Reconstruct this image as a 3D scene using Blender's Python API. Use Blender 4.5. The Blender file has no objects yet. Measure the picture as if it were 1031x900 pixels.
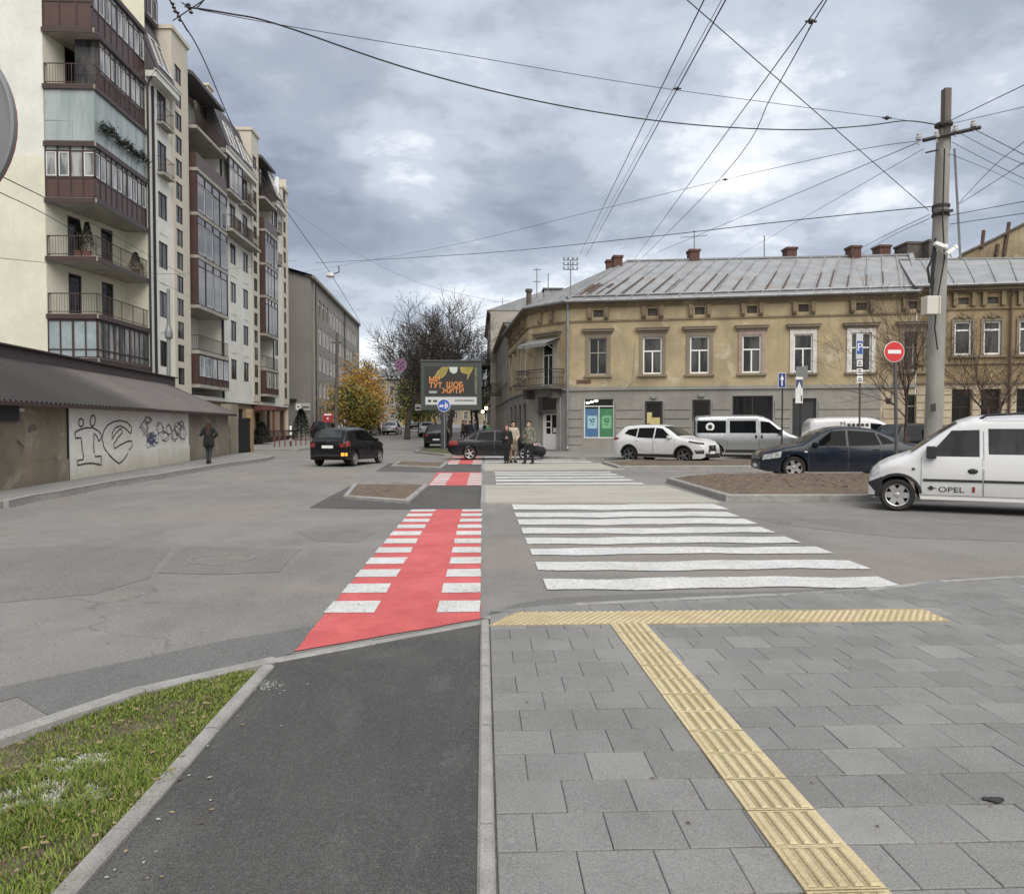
import bpy, bmesh, math, random
from mathutils import Vector, Matrix, Euler
R = math.radians
random.seed(7)
scene = bpy.context.scene
COL = scene.collection

# ------------------------------------------------------------------ camera
F_PX, IW, IH, HOR, VPX, EYE = 750.0, 1031.0, 900.0, 428.0, 487.0, 1.65
cam_data = bpy.data.cameras.new('camera')
cam_data.sensor_width = 36.0
cam_data.lens = 36.0 * F_PX / IW
cam_data.clip_start = 0.05
cam_data.clip_end = 3000
cam = bpy.data.objects.new('camera', cam_data)
COL.objects.link(cam)
cam.location = (0, 0, EYE)
yaw = math.atan((IW / 2 - VPX) / F_PX)
pitch = -math.atan((IH / 2 - HOR) / F_PX)
cam.rotation_euler = (math.pi / 2 + pitch, 0, -yaw)
scene.camera = cam
CR = cam.rotation_euler.to_matrix()

# ------------------------------------------------------------------ world, sun, exposure
SUN_EL, SUN_AZ = R(46), R(158)       # azimuth measured clockwise from +Y
world = bpy.data.worlds.new('World')
scene.world = world
world.use_nodes = True
nt = world.node_tree
nt.nodes.clear()
def wn(t, **k):
    n = nt.nodes.new(t)
    for a, b in k.items(): setattr(n, a, b)
    return n
def wmath(op, a, b=None, clamp=False):
    n = wn('ShaderNodeMath', operation=op, use_clamp=clamp)
    for i, v in enumerate((a, b)):
        if v is None: continue
        if isinstance(v, (int, float)): n.inputs[i].default_value = v
        else: nt.links.new(v, n.inputs[i])
    return n.outputs[0]
wout = wn('ShaderNodeOutputWorld')
sky = wn('ShaderNodeTexSky', sky_type='NISHITA')
sky.sun_disc = False
sky.sun_elevation = SUN_EL
sky.sun_rotation = SUN_AZ
bg_sky = wn('ShaderNodeBackground')
bg_sky.inputs['Strength'].default_value = 0.10
nt.links.new(sky.outputs[0], bg_sky.inputs['Color'])
tc = wn('ShaderNodeTexCoord')
sep = wn('ShaderNodeSeparateXYZ')
nt.links.new(tc.outputs['Generated'], sep.inputs[0])
X_, Y_, Z_ = sep.outputs
zz = wmath('ADD', wmath('MAXIMUM', Z_, 0.0), 0.24)      # a cloud deck overhead, seen in perspective
comb = wn('ShaderNodeCombineXYZ')
nt.links.new(wmath('DIVIDE', X_, zz), comb.inputs[0])
nt.links.new(wmath('DIVIDE', Y_, zz), comb.inputs[1])
def wnoise(scale, detail, rough, dist=0.0, off=(0, 0, 0)):
    mp = wn('ShaderNodeMapping')
    mp.inputs['Location'].default_value = off
    nt.links.new(comb.outputs[0], mp.inputs[0])
    n = wn('ShaderNodeTexNoise')
    n.inputs['Scale'].default_value = scale
    n.inputs['Detail'].default_value = detail
    n.inputs['Roughness'].default_value = rough
    n.inputs['Distortion'].default_value = dist
    nt.links.new(mp.outputs[0], n.inputs['Vector'])
    return n.outputs[0]
nA = wnoise(0.98, 9, 0.54, 0.15, (3.1, 1.7, 0.0))
nB = wnoise(2.6, 9, 0.60, 0.15, (0.4, 5.2, 2.0))
mixv = wmath('ADD', wmath('MULTIPLY', nA, 0.62), wmath('MULTIPLY', nB, 0.38))
ramp = wn('ShaderNodeValToRGB')
nt.links.new(mixv, ramp.inputs[0])
cr = ramp.color_ramp
cr.interpolation = 'EASE'
cr.elements[0].position = 0.36; cr.elements[0].color = (0.175, 0.20, 0.25, 1)
cr.elements[1].position = 0.622; cr.elements[1].color = (0.92, 0.917, 0.91, 1)
for p, c in ((0.44, (0.25, 0.28, 0.335)), (0.515, (0.375, 0.405, 0.46)), (0.56, (0.55, 0.57, 0.60))):
    e = cr.elements.new(p); e.color = (*c, 1)
# brightness of the deck: paler towards the horizon, brighter overhead and on the sun's side
hz = wn('ShaderNodeMapRange'); hz.inputs[1].default_value = 0.0; hz.inputs[2].default_value = 0.22
hz.inputs[3].default_value = 0.55; hz.inputs[4].default_value = 0.0; nt.links.new(Z_, hz.inputs[0])
pale = wn('ShaderNodeMixRGB'); nt.links.new(hz.outputs[0], pale.inputs[0])
nt.links.new(ramp.outputs[0], pale.inputs[1]); pale.inputs[2].default_value = (0.50, 0.53, 0.57, 1)
zen = wn('ShaderNodeMapRange'); zen.inputs[1].default_value = 0.5; zen.inputs[2].default_value = 0.95
zen.inputs[3].default_value = 1.0; zen.inputs[4].default_value = 1.65; nt.links.new(Z_, zen.inputs[0])
back = wn('ShaderNodeMapRange'); back.inputs[1].default_value = -0.55; back.inputs[2].default_value = -1.15
back.inputs[3].default_value = 1.0; back.inputs[4].default_value = 1.55; nt.links.new(wmath('SUBTRACT', Y_, wmath('MULTIPLY', wmath('SUBTRACT', Z_, 0.38), 1.1)), back.inputs[0])
warm = wn('ShaderNodeMapRange'); warm.inputs[1].default_value = 0.25; warm.inputs[2].default_value = -0.5
nt.links.new(wmath('SUBTRACT', Y_, wmath('MULTIPLY', Z_, 0.55)), warm.inputs[0])
tint = wn('ShaderNodeMixRGB', blend_type='MULTIPLY'); nt.links.new(warm.outputs[0], tint.inputs[0])
nt.links.new(pale.outputs[0], tint.inputs[1]); tint.inputs[2].default_value = (1.0, 0.91, 0.79, 1)
bg_cl = wn('ShaderNodeBackground')
nt.links.new(tint.outputs[0], bg_cl.inputs['Color'])
nt.links.new(wmath('MULTIPLY', wmath('MULTIPLY', zen.outputs[0], back.outputs[0]), 0.94), bg_cl.inputs['Strength'])
mixs = wn('ShaderNodeMixShader')
mixs.inputs[0].default_value = 0.93
nt.links.new(bg_sky.outputs[0], mixs.inputs[1])
nt.links.new(bg_cl.outputs[0], mixs.inputs[2])
nt.links.new(mixs.outputs[0], wout.inputs[0])

sd = bpy.data.lights.new('sun', 'SUN')
sd.energy = 1.5
sd.angle = R(55)
sd.color = (1.0, 0.96, 0.9)
sun = bpy.data.objects.new('sun', sd)
COL.objects.link(sun)
sdir = Vector((math.sin(SUN_AZ) * math.cos(SUN_EL), math.cos(SUN_AZ) * math.cos(SUN_EL), math.sin(SUN_EL)))
sun.rotation_euler = sdir.to_track_quat('Z', 'Y').to_euler()
sun.location = (0, 0, 60)

vs = scene.view_settings
vs.view_transform = 'Standard'
vs.look = 'None'
vs.exposure = 0.88
vs.gamma = 1.0
vs.use_curve_mapping = False
scene.cycles.max_bounces = 6

# ------------------------------------------------------------------ pixel -> world (to take real positions off the photograph)
def ray(px, py):
    return (CR @ Vector(((px - IW / 2) / F_PX, -(py - IH / 2) / F_PX, -1.0))).normalized()
def G(px, py, z=0.0):
    d = ray(px, py); t = (z - EYE) / d.z
    return Vector((d.x * t, d.y * t, z))
def AT(px, py, Y):
    d = ray(px, py); t = Y / d.y
    return Vector((d.x * t, Y, EYE + d.z * t))
def gz(y):                                   # the side street climbs gently beyond the crossing
    return 0.0 if y < 52 else min(0.0165 * (y - 52) * min(1, (y - 52) / 12), 3.0)

# ------------------------------------------------------------------ object helpers
def tag(o, label=None, cat=None, group=None, kind=None):
    if label: o['label'] = label
    if cat: o['category'] = cat
    if group: o['group'] = group
    if kind: o['kind'] = kind
    return o
def thing(name, label, cat, loc=(0, 0, 0), rz=0.0, group=None):
    o = bpy.data.objects.new(name, None)
    o.empty_display_size = 0.3
    COL.objects.link(o)
    o.location = loc; o.rotation_euler = (0, 0, rz)
    return tag(o, label, cat, group)
def copy_tree(o, parent=None):
    c = o.copy(); COL.objects.link(c); c.parent = parent
    for ch in list(o.children): copy_tree(ch, c)
    return c

class MB:
    """collects polygons, builds ONE mesh object"""
    def __init__(s, f=None):
        s.v = []; s.p = []; s.m = []; s.f = f; s.cur = 0; s.sm = []
        s.smooth = False
    def vert(s, p):
        p = Vector(p)
        if s.f: p = s.f(p)
        s.v.append(p); return len(s.v) - 1
    def face(s, pts, m=None):
        s.p.append([s.vert(p) for p in pts]); s.m.append(s.cur if m is None else m); s.sm.append(s.smooth)
    def idx(s, ids, m=None):
        s.p.append(list(ids)); s.m.append(s.cur if m is None else m); s.sm.append(s.smooth)
    def box(s, a, b, m=None):
        x0, x1 = sorted((a[0], b[0])); y0, y1 = sorted((a[1], b[1])); z0, z1 = sorted((a[2], b[2]))
        i = [s.vert(q) for q in ((x0,y0,z0),(x1,y0,z0),(x1,y1,z0),(x0,y1,z0),(x0,y0,z1),(x1,y0,z1),(x1,y1,z1),(x0,y1,z1))]
        for f in ((0,3,2,1),(4,5,6,7),(0,1,5,4),(1,2,6,5),(2,3,7,6),(3,0,4,7)): s.idx([i[k] for k in f], m)
    def prism(s, poly, z0, z1, m=None, bottom=True):
        n = len(poly)
        zz0 = z0 if callable(z0) else (lambda p: z0)
        zz1 = z1 if callable(z1) else (lambda p: z1)
        a = [s.vert((p[0], p[1], zz0(p))) for p in poly]; b = [s.vert((p[0], p[1], zz1(p))) for p in poly]
        s.idx(b, m)
        if bottom: s.idx(a[::-1], m)
        for k in range(n): s.idx((a[k], a[(k+1) % n], b[(k+1) % n], b[k]), m)
    def tube(s, pts, r, n=6, caps=True, m=None):
        pts = [Vector(p) for p in pts]
        rr = r if isinstance(r, (list, tuple)) else [r] * len(pts)
        rings = []
        up = None
        for k, p in enumerate(pts):
            t = (pts[min(k+1, len(pts)-1)] - pts[max(k-1, 0)])
            if t.length < 1e-9: t = Vector((0, 0, 1))
            t.normalize()
            if up is None:
                up = Vector((0, 0, 1)) if abs(t.z) < 0.9 else Vector((1, 0, 0))
            a = t.cross(up)
            if a.length < 1e-4: a = t.cross(Vector((0.3, 1, 0.2)))
            a.normalize(); b = a.cross(t).normalized(); up = b
            rings.append([s.vert(p + (a * math.cos(2*math.pi*j/n) + b * math.sin(2*math.pi*j/n)) * rr[k]) for j in range(n)])
        for k in range(len(pts) - 1):
            for j in range(n):
                s.idx((rings[k][j], rings[k][(j+1) % n], rings[k+1][(j+1) % n], rings[k+1][j]), m)
        if caps and n > 2:
            s.idx(rings[0][::-1], m); s.idx(rings[-1], m)
    def lathe(s, prof, n=24, axis='z', o=(0, 0, 0), m=None, caps=True):
        o = Vector(o); rings = []
        for (r, h) in prof:
            ring = []
            for j in range(n):
                a = 2 * math.pi * j / n; c, d = r * math.cos(a), r * math.sin(a)
                p = {'z': (c, d, h), 'y': (c, h, d), 'x': (h, c, d)}[axis]
                ring.append(s.vert(o + Vector(p)))
            rings.append(ring)
        for k in range(len(prof) - 1):
            for j in range(n):
                s.idx((rings[k][j], rings[k][(j+1) % n], rings[k+1][(j+1) % n], rings[k+1][j]), m)
        if caps and prof[0][0] > 1e-6: s.idx(rings[0][::-1], m)
        if caps and prof[-1][0] > 1e-6: s.idx(rings[-1], m)
    def sphere(s, c, r, nu=10, nv=7, sq=(1, 1, 1), m=None):
        c = Vector(c)
        rings = []
        for i in range(1, nv):
            t = math.pi * i / nv
            rings.append([s.vert(c + Vector((r*sq[0]*math.sin(t)*math.cos(2*math.pi*j/nu), r*sq[1]*math.sin(t)*math.sin(2*math.pi*j/nu), r*sq[2]*math.cos(t)))) for j in range(nu)])
        top = s.vert(c + Vector((0, 0, r*sq[2]))); bot = s.vert(c - Vector((0, 0, r*sq[2])))
        for j in range(nu):
            s.idx((top, rings[0][j], rings[0][(j+1) % nu]), m)
            s.idx((bot, rings[-1][(j+1) % nu], rings[-1][j]), m)
            for i in range(len(rings) - 1):
                s.idx((rings[i][j], rings[i+1][j], rings[i+1][(j+1) % nu], rings[i][(j+1) % nu]), m)
    def build(s, name, mats, parent=None, smooth=None, bevel=0, fixn=True, sharp=35):
        me = bpy.data.meshes.new(name)
        me.from_pydata([tuple(v) for v in s.v], [], s.p)
        if not isinstance(mats, (list, tuple)): mats = [mats]
        for m_ in mats: me.materials.append(m_)
        me.polygons.foreach_set('material_index', s.m)
        if smooth is None: me.polygons.foreach_set('use_smooth', s.sm)
        else: me.polygons.foreach_set('use_smooth', [bool(smooth)] * len(s.p))
        if fixn or smooth:
            bm = bmesh.new(); bm.from_mesh(me)
            if fixn: bmesh.ops.recalc_face_normals(bm, faces=bm.faces)
            if smooth:
                for e in bm.edges:
                    if len(e.link_faces) == 2 and e.calc_face_angle(0) > R(sharp): e.smooth = False
            bm.to_mesh(me); bm.free()
        me.update()
        o = bpy.data.objects.new(name, me)
        COL.objects.link(o)
        if parent is not None: o.parent = parent
        if bevel:
            b = o.modifiers.new('bevel', 'BEVEL'); b.width = bevel; b.segments = 2; b.limit_method = 'ANGLE'; b.angle_limit = R(40)
        return o

# ------------------------------------------------------------------ materials
def new_mat(name):
    m = bpy.data.materials.new(name); m.use_nodes = True
    n = m.node_tree; b = n.nodes['Principled BSDF']
    return m, n, b
class NT:
    def __init__(s, n): s.n = n
    def node(s, t, **k):
        x = s.n.nodes.new(t)
        for a, b in k.items(): setattr(x, a, b)
        return x
    def link(s, a, b): s.n.links.new(a, b)
    def coord(s, kind='pos', scale=(1, 1, 1), off=(0, 0, 0)):
        if kind == 'pos': src = s.node('ShaderNodeNewGeometry').outputs['Position']
        else: src = s.node('ShaderNodeTexCoord').outputs['Object']
        mp = s.node('ShaderNodeMapping')
        mp.inputs['Scale'].default_value = scale; mp.inputs['Location'].default_value = off
        s.link(src, mp.inputs[0]); return mp.outputs[0]
    def noise(s, vec, scale, detail=5, rough=0.55, dist=0):
        x = s.node('ShaderNodeTexNoise')
        x.inputs['Scale'].default_value = scale; x.inputs['Detail'].default_value = detail
        x.inputs['Roughness'].default_value = rough; x.inputs['Distortion'].default_value = dist
        s.link(vec, x.inputs['Vector']); return x.outputs[0]
    def step(s, v, lo, hi, a=0.0, b=1.0):
        x = s.node('ShaderNodeMapRange'); x.clamp = True
        for i, q in enumerate((lo, hi, a, b)): x.inputs[i + 1].default_value = q
        s.link(v, x.inputs[0]); return x.outputs[0]
    def mix(s, f, a, b, mode='MIX'):
        x = s.node('ShaderNodeMixRGB', blend_type=mode)
        for i, q in enumerate((f, a, b)):
            if isinstance(q, (int, float)): x.inputs[i].default_value = q
            elif isinstance(q, (tuple, list)): x.inputs[i].default_value = (*q, 1) if len(q) == 3 else q
            else: s.link(q, x.inputs[i])
        return x.outputs[0]
    def math(s, op, a, b=None):
        x = s.node('ShaderNodeMath', operation=op)
        for i, q in enumerate((a, b)):
            if q is None: continue
            if isinstance(q, (int, float)): x.inputs[i].default_value = q
            else: s.link(q, x.inputs[i])
        return x.outputs[0]
    def bump(s, h, bsdf, strength=0.3, dist=0.02):
        x = s.node('ShaderNodeBump'); x.inputs['Strength'].default_value = strength; x.inputs['Distance'].default_value = dist
        s.link(h, x.inputs['Height']); s.link(x.outputs[0], bsdf.inputs['Normal'])

def M(name, col, rough=0.8, col2=None, scale=4.0, lo=0.38, hi=0.65, col3=None, scale3=0.6, lo3=0.5, hi3=0.7, bump=0.0, bscale=60,
      metal=0.0, coat=0.0, spec=0.5, stretch=(1, 1, 1), kind='pos', emit=None, estr=0.0, fine=0.0):
    m, n, b = new_mat(name); k = NT(n)
    b.inputs['Base Color'].default_value = (*col, 1)
    b.inputs['Roughness'].default_value = rough
    b.inputs['Metallic'].default_value = metal
    b.inputs['Coat Weight'].default_value = coat
    b.inputs['Coat Roughness'].default_value = 0.04
    b.inputs['Specular IOR Level'].default_value = spec
    if emit:
        b.inputs['Emission Color'].default_value = (*emit, 1); b.inputs['Emission Strength'].default_value = estr
    vec = k.coord(kind, stretch)
    c = None
    if col2: c = k.mix(k.step(k.noise(vec, scale, 6), lo, hi), col, col2)
    if col3: c = k.mix(k.step(k.noise(vec, scale3, 7, 0.6, 0.4), lo3, hi3), c if c is not None else col, col3)
    if fine:
        f = k.step(k.noise(k.coord(kind), 90, 2), 0.3, 0.7, 1 - fine, 1 + fine)
        g = k.node('ShaderNodeCombineXYZ')
        for i in range(3): k.link(f, g.inputs[i])
        c = k.mix(1.0, c if c is not None else col, g.outputs[0], 'MULTIPLY')
    if c is not None: k.link(c, b.inputs['Base Color'])
    if bump: k.bump(k.noise(k.coord(kind), bscale, 6), b, bump, 0.01)
    return m

def asphalt(name, base, dark, warm, speck=0.35, cracks=True, warm_amt=1.0, scuff=0.0):
    m, n, b = new_mat(name); k = NT(n)
    v = k.coord('pos')
    c = k.mix(k.step(k.noise(v, 0.35, 6, 0.6, 0.6), 0.42, 0.58), base, dark)
    c = k.mix(k.step(k.noise(k.coord('pos', (1, .25, 1), (9, 1, 0)), 0.9, 6, 0.65, 0.5), 0.48, 0.62, 0, 0.4), c, tuple(x * .82 for x in dark))
    if warm: c = k.mix(k.math('MULTIPLY', k.step(k.noise(k.coord('pos', (0.6, 1, 1), (4, 2, 0)), 0.28, 7, 0.65, 1.0), 0.50, 0.60), warm_amt), c, warm)
    c = k.mix(k.step(k.noise(k.coord('pos', (1, 0.5, 1)), 2.2, 8, 0.7), 0.45, 0.75, 0, 0.35), c, tuple(min(1, x * 1.45) for x in base))
    if scuff:
        c = k.mix(k.step(k.noise(k.coord('pos', (1, .45, 1), (3, 3, 0)), 1.9, 8, 0.72, 0.6), 0.50, 0.72, 0, scuff), c, tuple(x * 2.0 for x in base))
        c = k.mix(k.step(k.noise(k.coord('pos', (1, .3, 1), (1, 7, 0)), 6.0, 6, 0.7, 1.0), 0.60, 0.72, 0, scuff * .8), c, tuple(x * 2.4 for x in base))
    c = k.mix(k.step(k.noise(v, 42, 3, 0.75), 0.38, 0.50, 0.62, 0), c, dark)
    c = k.mix(k.step(k.noise(v, 33, 3, 0.75), 0.53, 0.66, 0, 0.6), c, tuple(min(1, x * 1.5) for x in base))
    sp = k.noise(v, 140, 2, 0.5)
    c = k.mix(k.step(sp, 0.35, 0.48, speck, 0), c, tuple(x * 0.35 for x in dark))
    c = k.mix(k.step(sp, 0.56, 0.7, 0, speck), c, tuple(min(1, x * 2.1) for x in base))
    if cracks:
        vo = k.node('ShaderNodeTexVoronoi', feature='DISTANCE_TO_EDGE'); vo.inputs['Scale'].default_value = 0.22
        wv = k.node('ShaderNodeVectorMath', operation='ADD')
        nz = k.node('ShaderNodeTexNoise'); nz.inputs['Scale'].default_value = 0.9; nz.inputs['Detail'].default_value = 6; k.link(v, nz.inputs['Vector'])
        k.link(v, wv.inputs[0]); k.link(nz.outputs['Color'], wv.inputs[1]); k.link(wv.outputs[0], vo.inputs['Vector'])
        cm = k.math('MULTIPLY', k.step(vo.outputs[0], 0.0, 0.004, 1, 0), k.step(k.noise(v, 0.5, 3), 0.52, 0.60))
        c = k.mix(k.math('MULTIPLY', cm, 0.5), c, tuple(x * 0.35 for x in dark))
    k.link(c, b.inputs['Base Color'])
    b.inputs['Roughness'].default_value = 0.88
    b.inputs['Specular IOR Level'].default_value = 0.35
    k.bump(k.math('ADD', k.noise(v, 110, 3), k.math('MULTIPLY', k.noise(v, 6, 5), 0.8)), b, 0.5, 0.006)
    return m

def worn_paint(name, col, under, wear=(0.60, 0.72), col2=None):
    m, n, b = new_mat(name); k = NT(n)
    v = k.coord('pos')
    c = k.mix(k.step(k.noise(v, 3.0, 6, 0.6), 0.35, 0.7), col, col2 or tuple(x * 0.86 for x in col))
    c = k.mix(k.step(k.noise(k.coord('pos', (0.35, 1.6, 1)), 5.0, 8, 0.7), 0.5, 0.8, 0, 0.45), c, tuple(x * 0.72 for x in col))
    c = k.mix(k.step(k.noise(k.coord('pos', (1, .4, 1), (2, 8, 0)), 1.3, 7, 0.7, 0.6), 0.48, 0.7, 0, 0.5), c, tuple(x * 0.62 + u * 0.2 for x, u in zip(col, under)))
    c = k.mix(k.step(k.noise(k.coord('pos', (1, 1, 1), (6, 3, 1)), 1.1, 6, 0.65, 0.8), 0.5, 0.66, 0, 0.45), c, tuple(min(1, x * 1.18 + 0.035) for x in col))
    c = k.mix(k.step(k.noise(v, 60, 3, 0.7), 0.36, 0.47, 0.32, 0), c, tuple(x * .6 for x in col))
    c = k.mix(k.step(k.noise(v, 42, 5, 0.7), wear[0], wear[1], 0, 0.75), c, under)
    k.link(c, b.inputs['Base Color']); b.inputs['Roughness'].default_value = 0.72
    k.bump(k.noise(v, 110, 3), b, 0.35, 0.005)
    return m

def plaster(name, col, dirt, pale=None, dirt_amt=0.8, streak=True, zlow=None):
    m, n, b = new_mat(name); k = NT(n)
    v = k.coord('pos')
    c = k.mix(k.step(k.noise(v, 0.55, 8, 0.62, 0.5), 0.40, 0.66, 0, dirt_amt), col, dirt)
    if pale: c = k.mix(k.step(k.noise(k.coord('pos', (1, 1, 1), (7, 3, 9)), 0.8, 8, 0.66, 0.6), 0.55, 0.66, 0, 0.75), c, pale)
    if streak: c = k.mix(k.step(k.noise(k.coord('pos', (1, 1, 0.12)), 2.4, 6, 0.6), 0.5, 0.75, 0, 0.5 * dirt_amt), c, dirt)
    c = k.mix(k.step(k.noise(v, 9, 6, 0.7), 0.35, 0.7, 0, 0.28), c, tuple(x * 0.7 for x in dirt))
    if zlow:                                  # splash dirt kept to a band above the pavement
        sx = k.node('ShaderNodeSeparateXYZ'); k.link(v, sx.inputs[0])
        h = k.math('ADD', sx.outputs[2], k.math('MULTIPLY', k.noise(v, 1.8, 6, 0.65), 0.9))
        c = k.mix(k.step(h, zlow[0], zlow[1], 0.9, 0.0), c, zlow[2])
    k.link(c, b.inputs['Base Color']); b.inputs['Roughness'].default_value = 0.92
    b.inputs['Specular IOR Level'].default_value = 0.25
    k.bump(k.noise(v, 25, 6, 0.7), b, 0.35, 0.01)
    return m

def glass(name, col=(0.03, 0.035, 0.04), rough=0.04, var=None, spec=0.7):
    m, n, b = new_mat(name); k = NT(n)
    b.inputs['Base Color'].default_value = (*col, 1)
    if var:
        k.link(k.mix(k.step(k.noise(k.coord('pos', (1, 1, 0.25)), 1.6, 3), 0.42, 0.58), col, var), b.inputs['Base Color'])
    b.inputs['Roughness'].default_value = rough
    b.inputs['Specular IOR Level'].default_value = spec
    k.bump(k.noise(k.coord('pos'), 1.3, 2), b, 0.06, 0.05)
    return m

MAT = {}
MAT['road'] = asphalt('road_asphalt', (0.208, 0.201, 0.191), (0.158, 0.154, 0.149), (0.225, 0.190, 0.165), 0.55, True, 0.8)
MAT['fresh'] = asphalt('fresh_asphalt', (0.074, 0.073, 0.071), (0.053, 0.053, 0.052), (0.115, 0.112, 0.106), 0.65, False, 0.75, 0.6)
MAT['patch'] = asphalt('patched_asphalt', (0.145, 0.145, 0.142), (0.12, 0.12, 0.12), None, 0.4, False)
MAT['old_patch'] = asphalt('old_patched_asphalt', (0.178, 0.175, 0.168), (0.142, 0.140, 0.136), (0.20, 0.185, 0.165), 0.5, True, 0.4)
MAT['island_asphalt'] = asphalt('island_asphalt', (0.085, 0.083, 0.08), (0.065, 0.064, 0.062), (0.13, 0.125, 0.115), 0.4, False, 0.6)
MAT['white_paint'] = worn_paint('white_road_paint', (0.60, 0.60, 0.595), (0.25, 0.24, 0.23), (0.50, 0.62), (0.50, 0.52, 0.515))
MAT['red_paint'] = worn_paint('red_road_paint', (0.55, 0.10, 0.098), (0.24, 0.09, 0.085), (0.52, 0.66), (0.45, 0.066, 0.067))
MAT['kerb'] = M('kerb_concrete', (0.30, 0.295, 0.28), 0.9, (0.23, 0.225, 0.215), 6, bump=0.3, fine=0.2, col3=(0.19, 0.18, 0.165), scale3=1.2, lo3=0.55, hi3=0.75)
MAT['slab'] = M('concrete_slab', (0.37, 0.35, 0.305), 0.92, (0.30, 0.285, 0.25), 1.2, bump=0.3, col3=(0.38, 0.37, 0.34), scale3=0.5, fine=0.2, stretch=(0.5, 1.5, 1))
MAT['sidewalk'] = asphalt('sidewalk_asphalt', (0.225, 0.222, 0.212), (0.185, 0.18, 0.175), (0.22, 0.20, 0.18), 0.3, True, 0.4)
MAT['dirt'] = M('bare_soil', (0.105, 0.075, 0.052), 1.0, (0.16, 0.12, 0.085), 9, bump=1.0, bscale=22, col3=(0.065, 0.05, 0.036), scale3=3.5, fine=0.3)
MAT['soil'] = M('lawn_soil', (0.075, 0.062, 0.04), 1.0, (0.12, 0.10, 0.06), 7, bump=0.8, bscale=30, fine=0.3)
MAT['dark_metal'] = M('dark_metal', (0.035, 0.034, 0.034), 0.55, spec=0.4)
MAT['galv'] = M('galvanised_metal', (0.30, 0.31, 0.32), 0.5, (0.22, 0.225, 0.23), 3, metal=0.7)
MAT['black'] = M('black_rubber', (0.018, 0.018, 0.019), 0.75)
MAT['white'] = M('white_enamel', (0.78, 0.78, 0.78), 0.5)
MAT['black_paint'] = M('black_paint', (0.012, 0.012, 0.013), 0.6)
# ================================================================== GROUND
def sheet(name, poly, z, mat, kind='structure', label=None):
    b = MB(); b.face([(p[0], p[1], z + gz(p[1])) for p in poly])
    o = b.build(name, mat, fixn=False); tag(o, label, None, None, kind); return o
def ragged(name, poly, z, mat, amp=.008, step=.07):
    """painted area with a slightly uneven edge"""
    rn = random.Random(len(name) + int(poly[0].y * 100)); out = []
    for a, c in zip(poly, poly[1:] + poly[:1]):
        n = max(1, int((c - a).length / step)); d = (c - a).normalized(); nn = Vector((-d.y, d.x, 0))
        for k in range(n): q = a.lerp(c, k / n); out.append(q + nn * (rn.gauss(0, amp * .5) + amp * .6 * math.sin(k * .7 + rn.random())))
    return sheet(name, out, z, mat)
def gpts(pts): return [G(*p) for p in pts]
def gy(py): return G(VPX, py).y
def offset_poly(poly, d):
    n = len(poly); area = sum(poly[i][0]*poly[(i+1)%n][1] - poly[(i+1)%n][0]*poly[i][1] for i in range(n)); s = 1 if area > 0 else -1
    out = []
    for i in range(n):
        p0, p1, p2 = Vector(poly[i-1][:2]), Vector(poly[i][:2]), Vector(poly[(i+1) % n][:2])
        a = (p1 - p0).normalized(); c = (p2 - p1).normalized()
        na = Vector((-a.y, a.x)) * s; nc = Vector((-c.y, c.x)) * s
        bis = (na + nc)
        bis = bis.normalized() if bis.length > 1e-4 else na
        k = d / max(0.35, bis.dot(na))
        out.append(p1 + bis * k)
    return out
def kerb_ring(name, poly, w, h, mat, z0=0.0):
    """kerb stones round a bed: outer outline, inner outline, rounded top edge"""
    o_, m_, i_ = poly, offset_poly(poly, 0.02), offset_poly(poly, w)
    b = MB(); n = len(poly)
    def P(p, z): return (p[0], p[1], z + z0 + gz(p[1]))
    for k in range(n):
        j = (k + 1) % n
        b.face([P(o_[k], 0), P(o_[j], 0), P(o_[j], h - .02), P(o_[k], h - .02)])
        b.face([P(o_[k], h - .02), P(o_[j], h - .02), P(m_[j], h), P(m_[k], h)])
        b.face([P(m_[k], h), P(m_[j], h), P(i_[j], h), P(i_[k], h)])
        b.face([P(i_[k], h), P(i_[j], h), P(i_[j], 0), P(i_[k], 0)])
    return tag(b.build(name, mat), None, None, None, 'structure')
def kerb_line(name, pts, w, h, mat, z0=0.0, stone=1.0, h_end=None):
    """a row of kerb stones following a line, with thin joints; the body lies to the left of the line"""
    b = MB(); pts = [Vector((p[0], p[1], 0)) for p in pts]
    L = [0]
    for k in range(len(pts) - 1): L.append(L[-1] + (pts[k+1] - pts[k]).length)
    def at(s):
        for k in range(len(pts) - 1):
            if s <= L[k+1] or k == len(pts) - 2:
                t = (s - L[k]) / (L[k+1] - L[k]); d = (pts[k+1] - pts[k]).normalized()
                return pts[k].lerp(pts[k+1], t), Vector((-d.y, d.x, 0))
    s = 0
    while s < L[-1] - 0.02:
        e = min(s + stone, L[-1]); g = 0.004
        p, n0 = at(s + g); q, n1 = at(e - g)
        hh = []
        for r_ in (s, e): hh.append(h if h_end is None else h_end + (h - h_end) * min(1, r_ / 2.5))
        jz = random.uniform(-.004, .004)
        A = [p, q, q + n1 * w, p + n0 * w]; H = [hh[0], hh[1], hh[1], hh[0]]
        c = 0.012
        Ai = [p + n0 * c, q + n1 * c, q + n1 * (w - c), p + n0 * (w - c)]
        lo = [b.vert((a.x, a.y, z0 + gz(a.y))) for a in A]
        mi = [b.vert((a.x, a.y, z0 + gz(a.y) + max(.002, x - c) + jz)) for a, x in zip(A, H)]
        to = [b.vert((a.x, a.y, z0 + gz(a.y) + x + jz)) for a, x in zip(Ai, H)]
        b.idx(to)
        for k in range(4):
            j = (k + 1) % 4
            b.idx((lo[k], lo[j], mi[j], mi[k])); b.idx((mi[k], mi[j], to[j], to[k]))
        s = e
    return tag(b.build(name, mat), None, None, None, 'structure')

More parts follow.
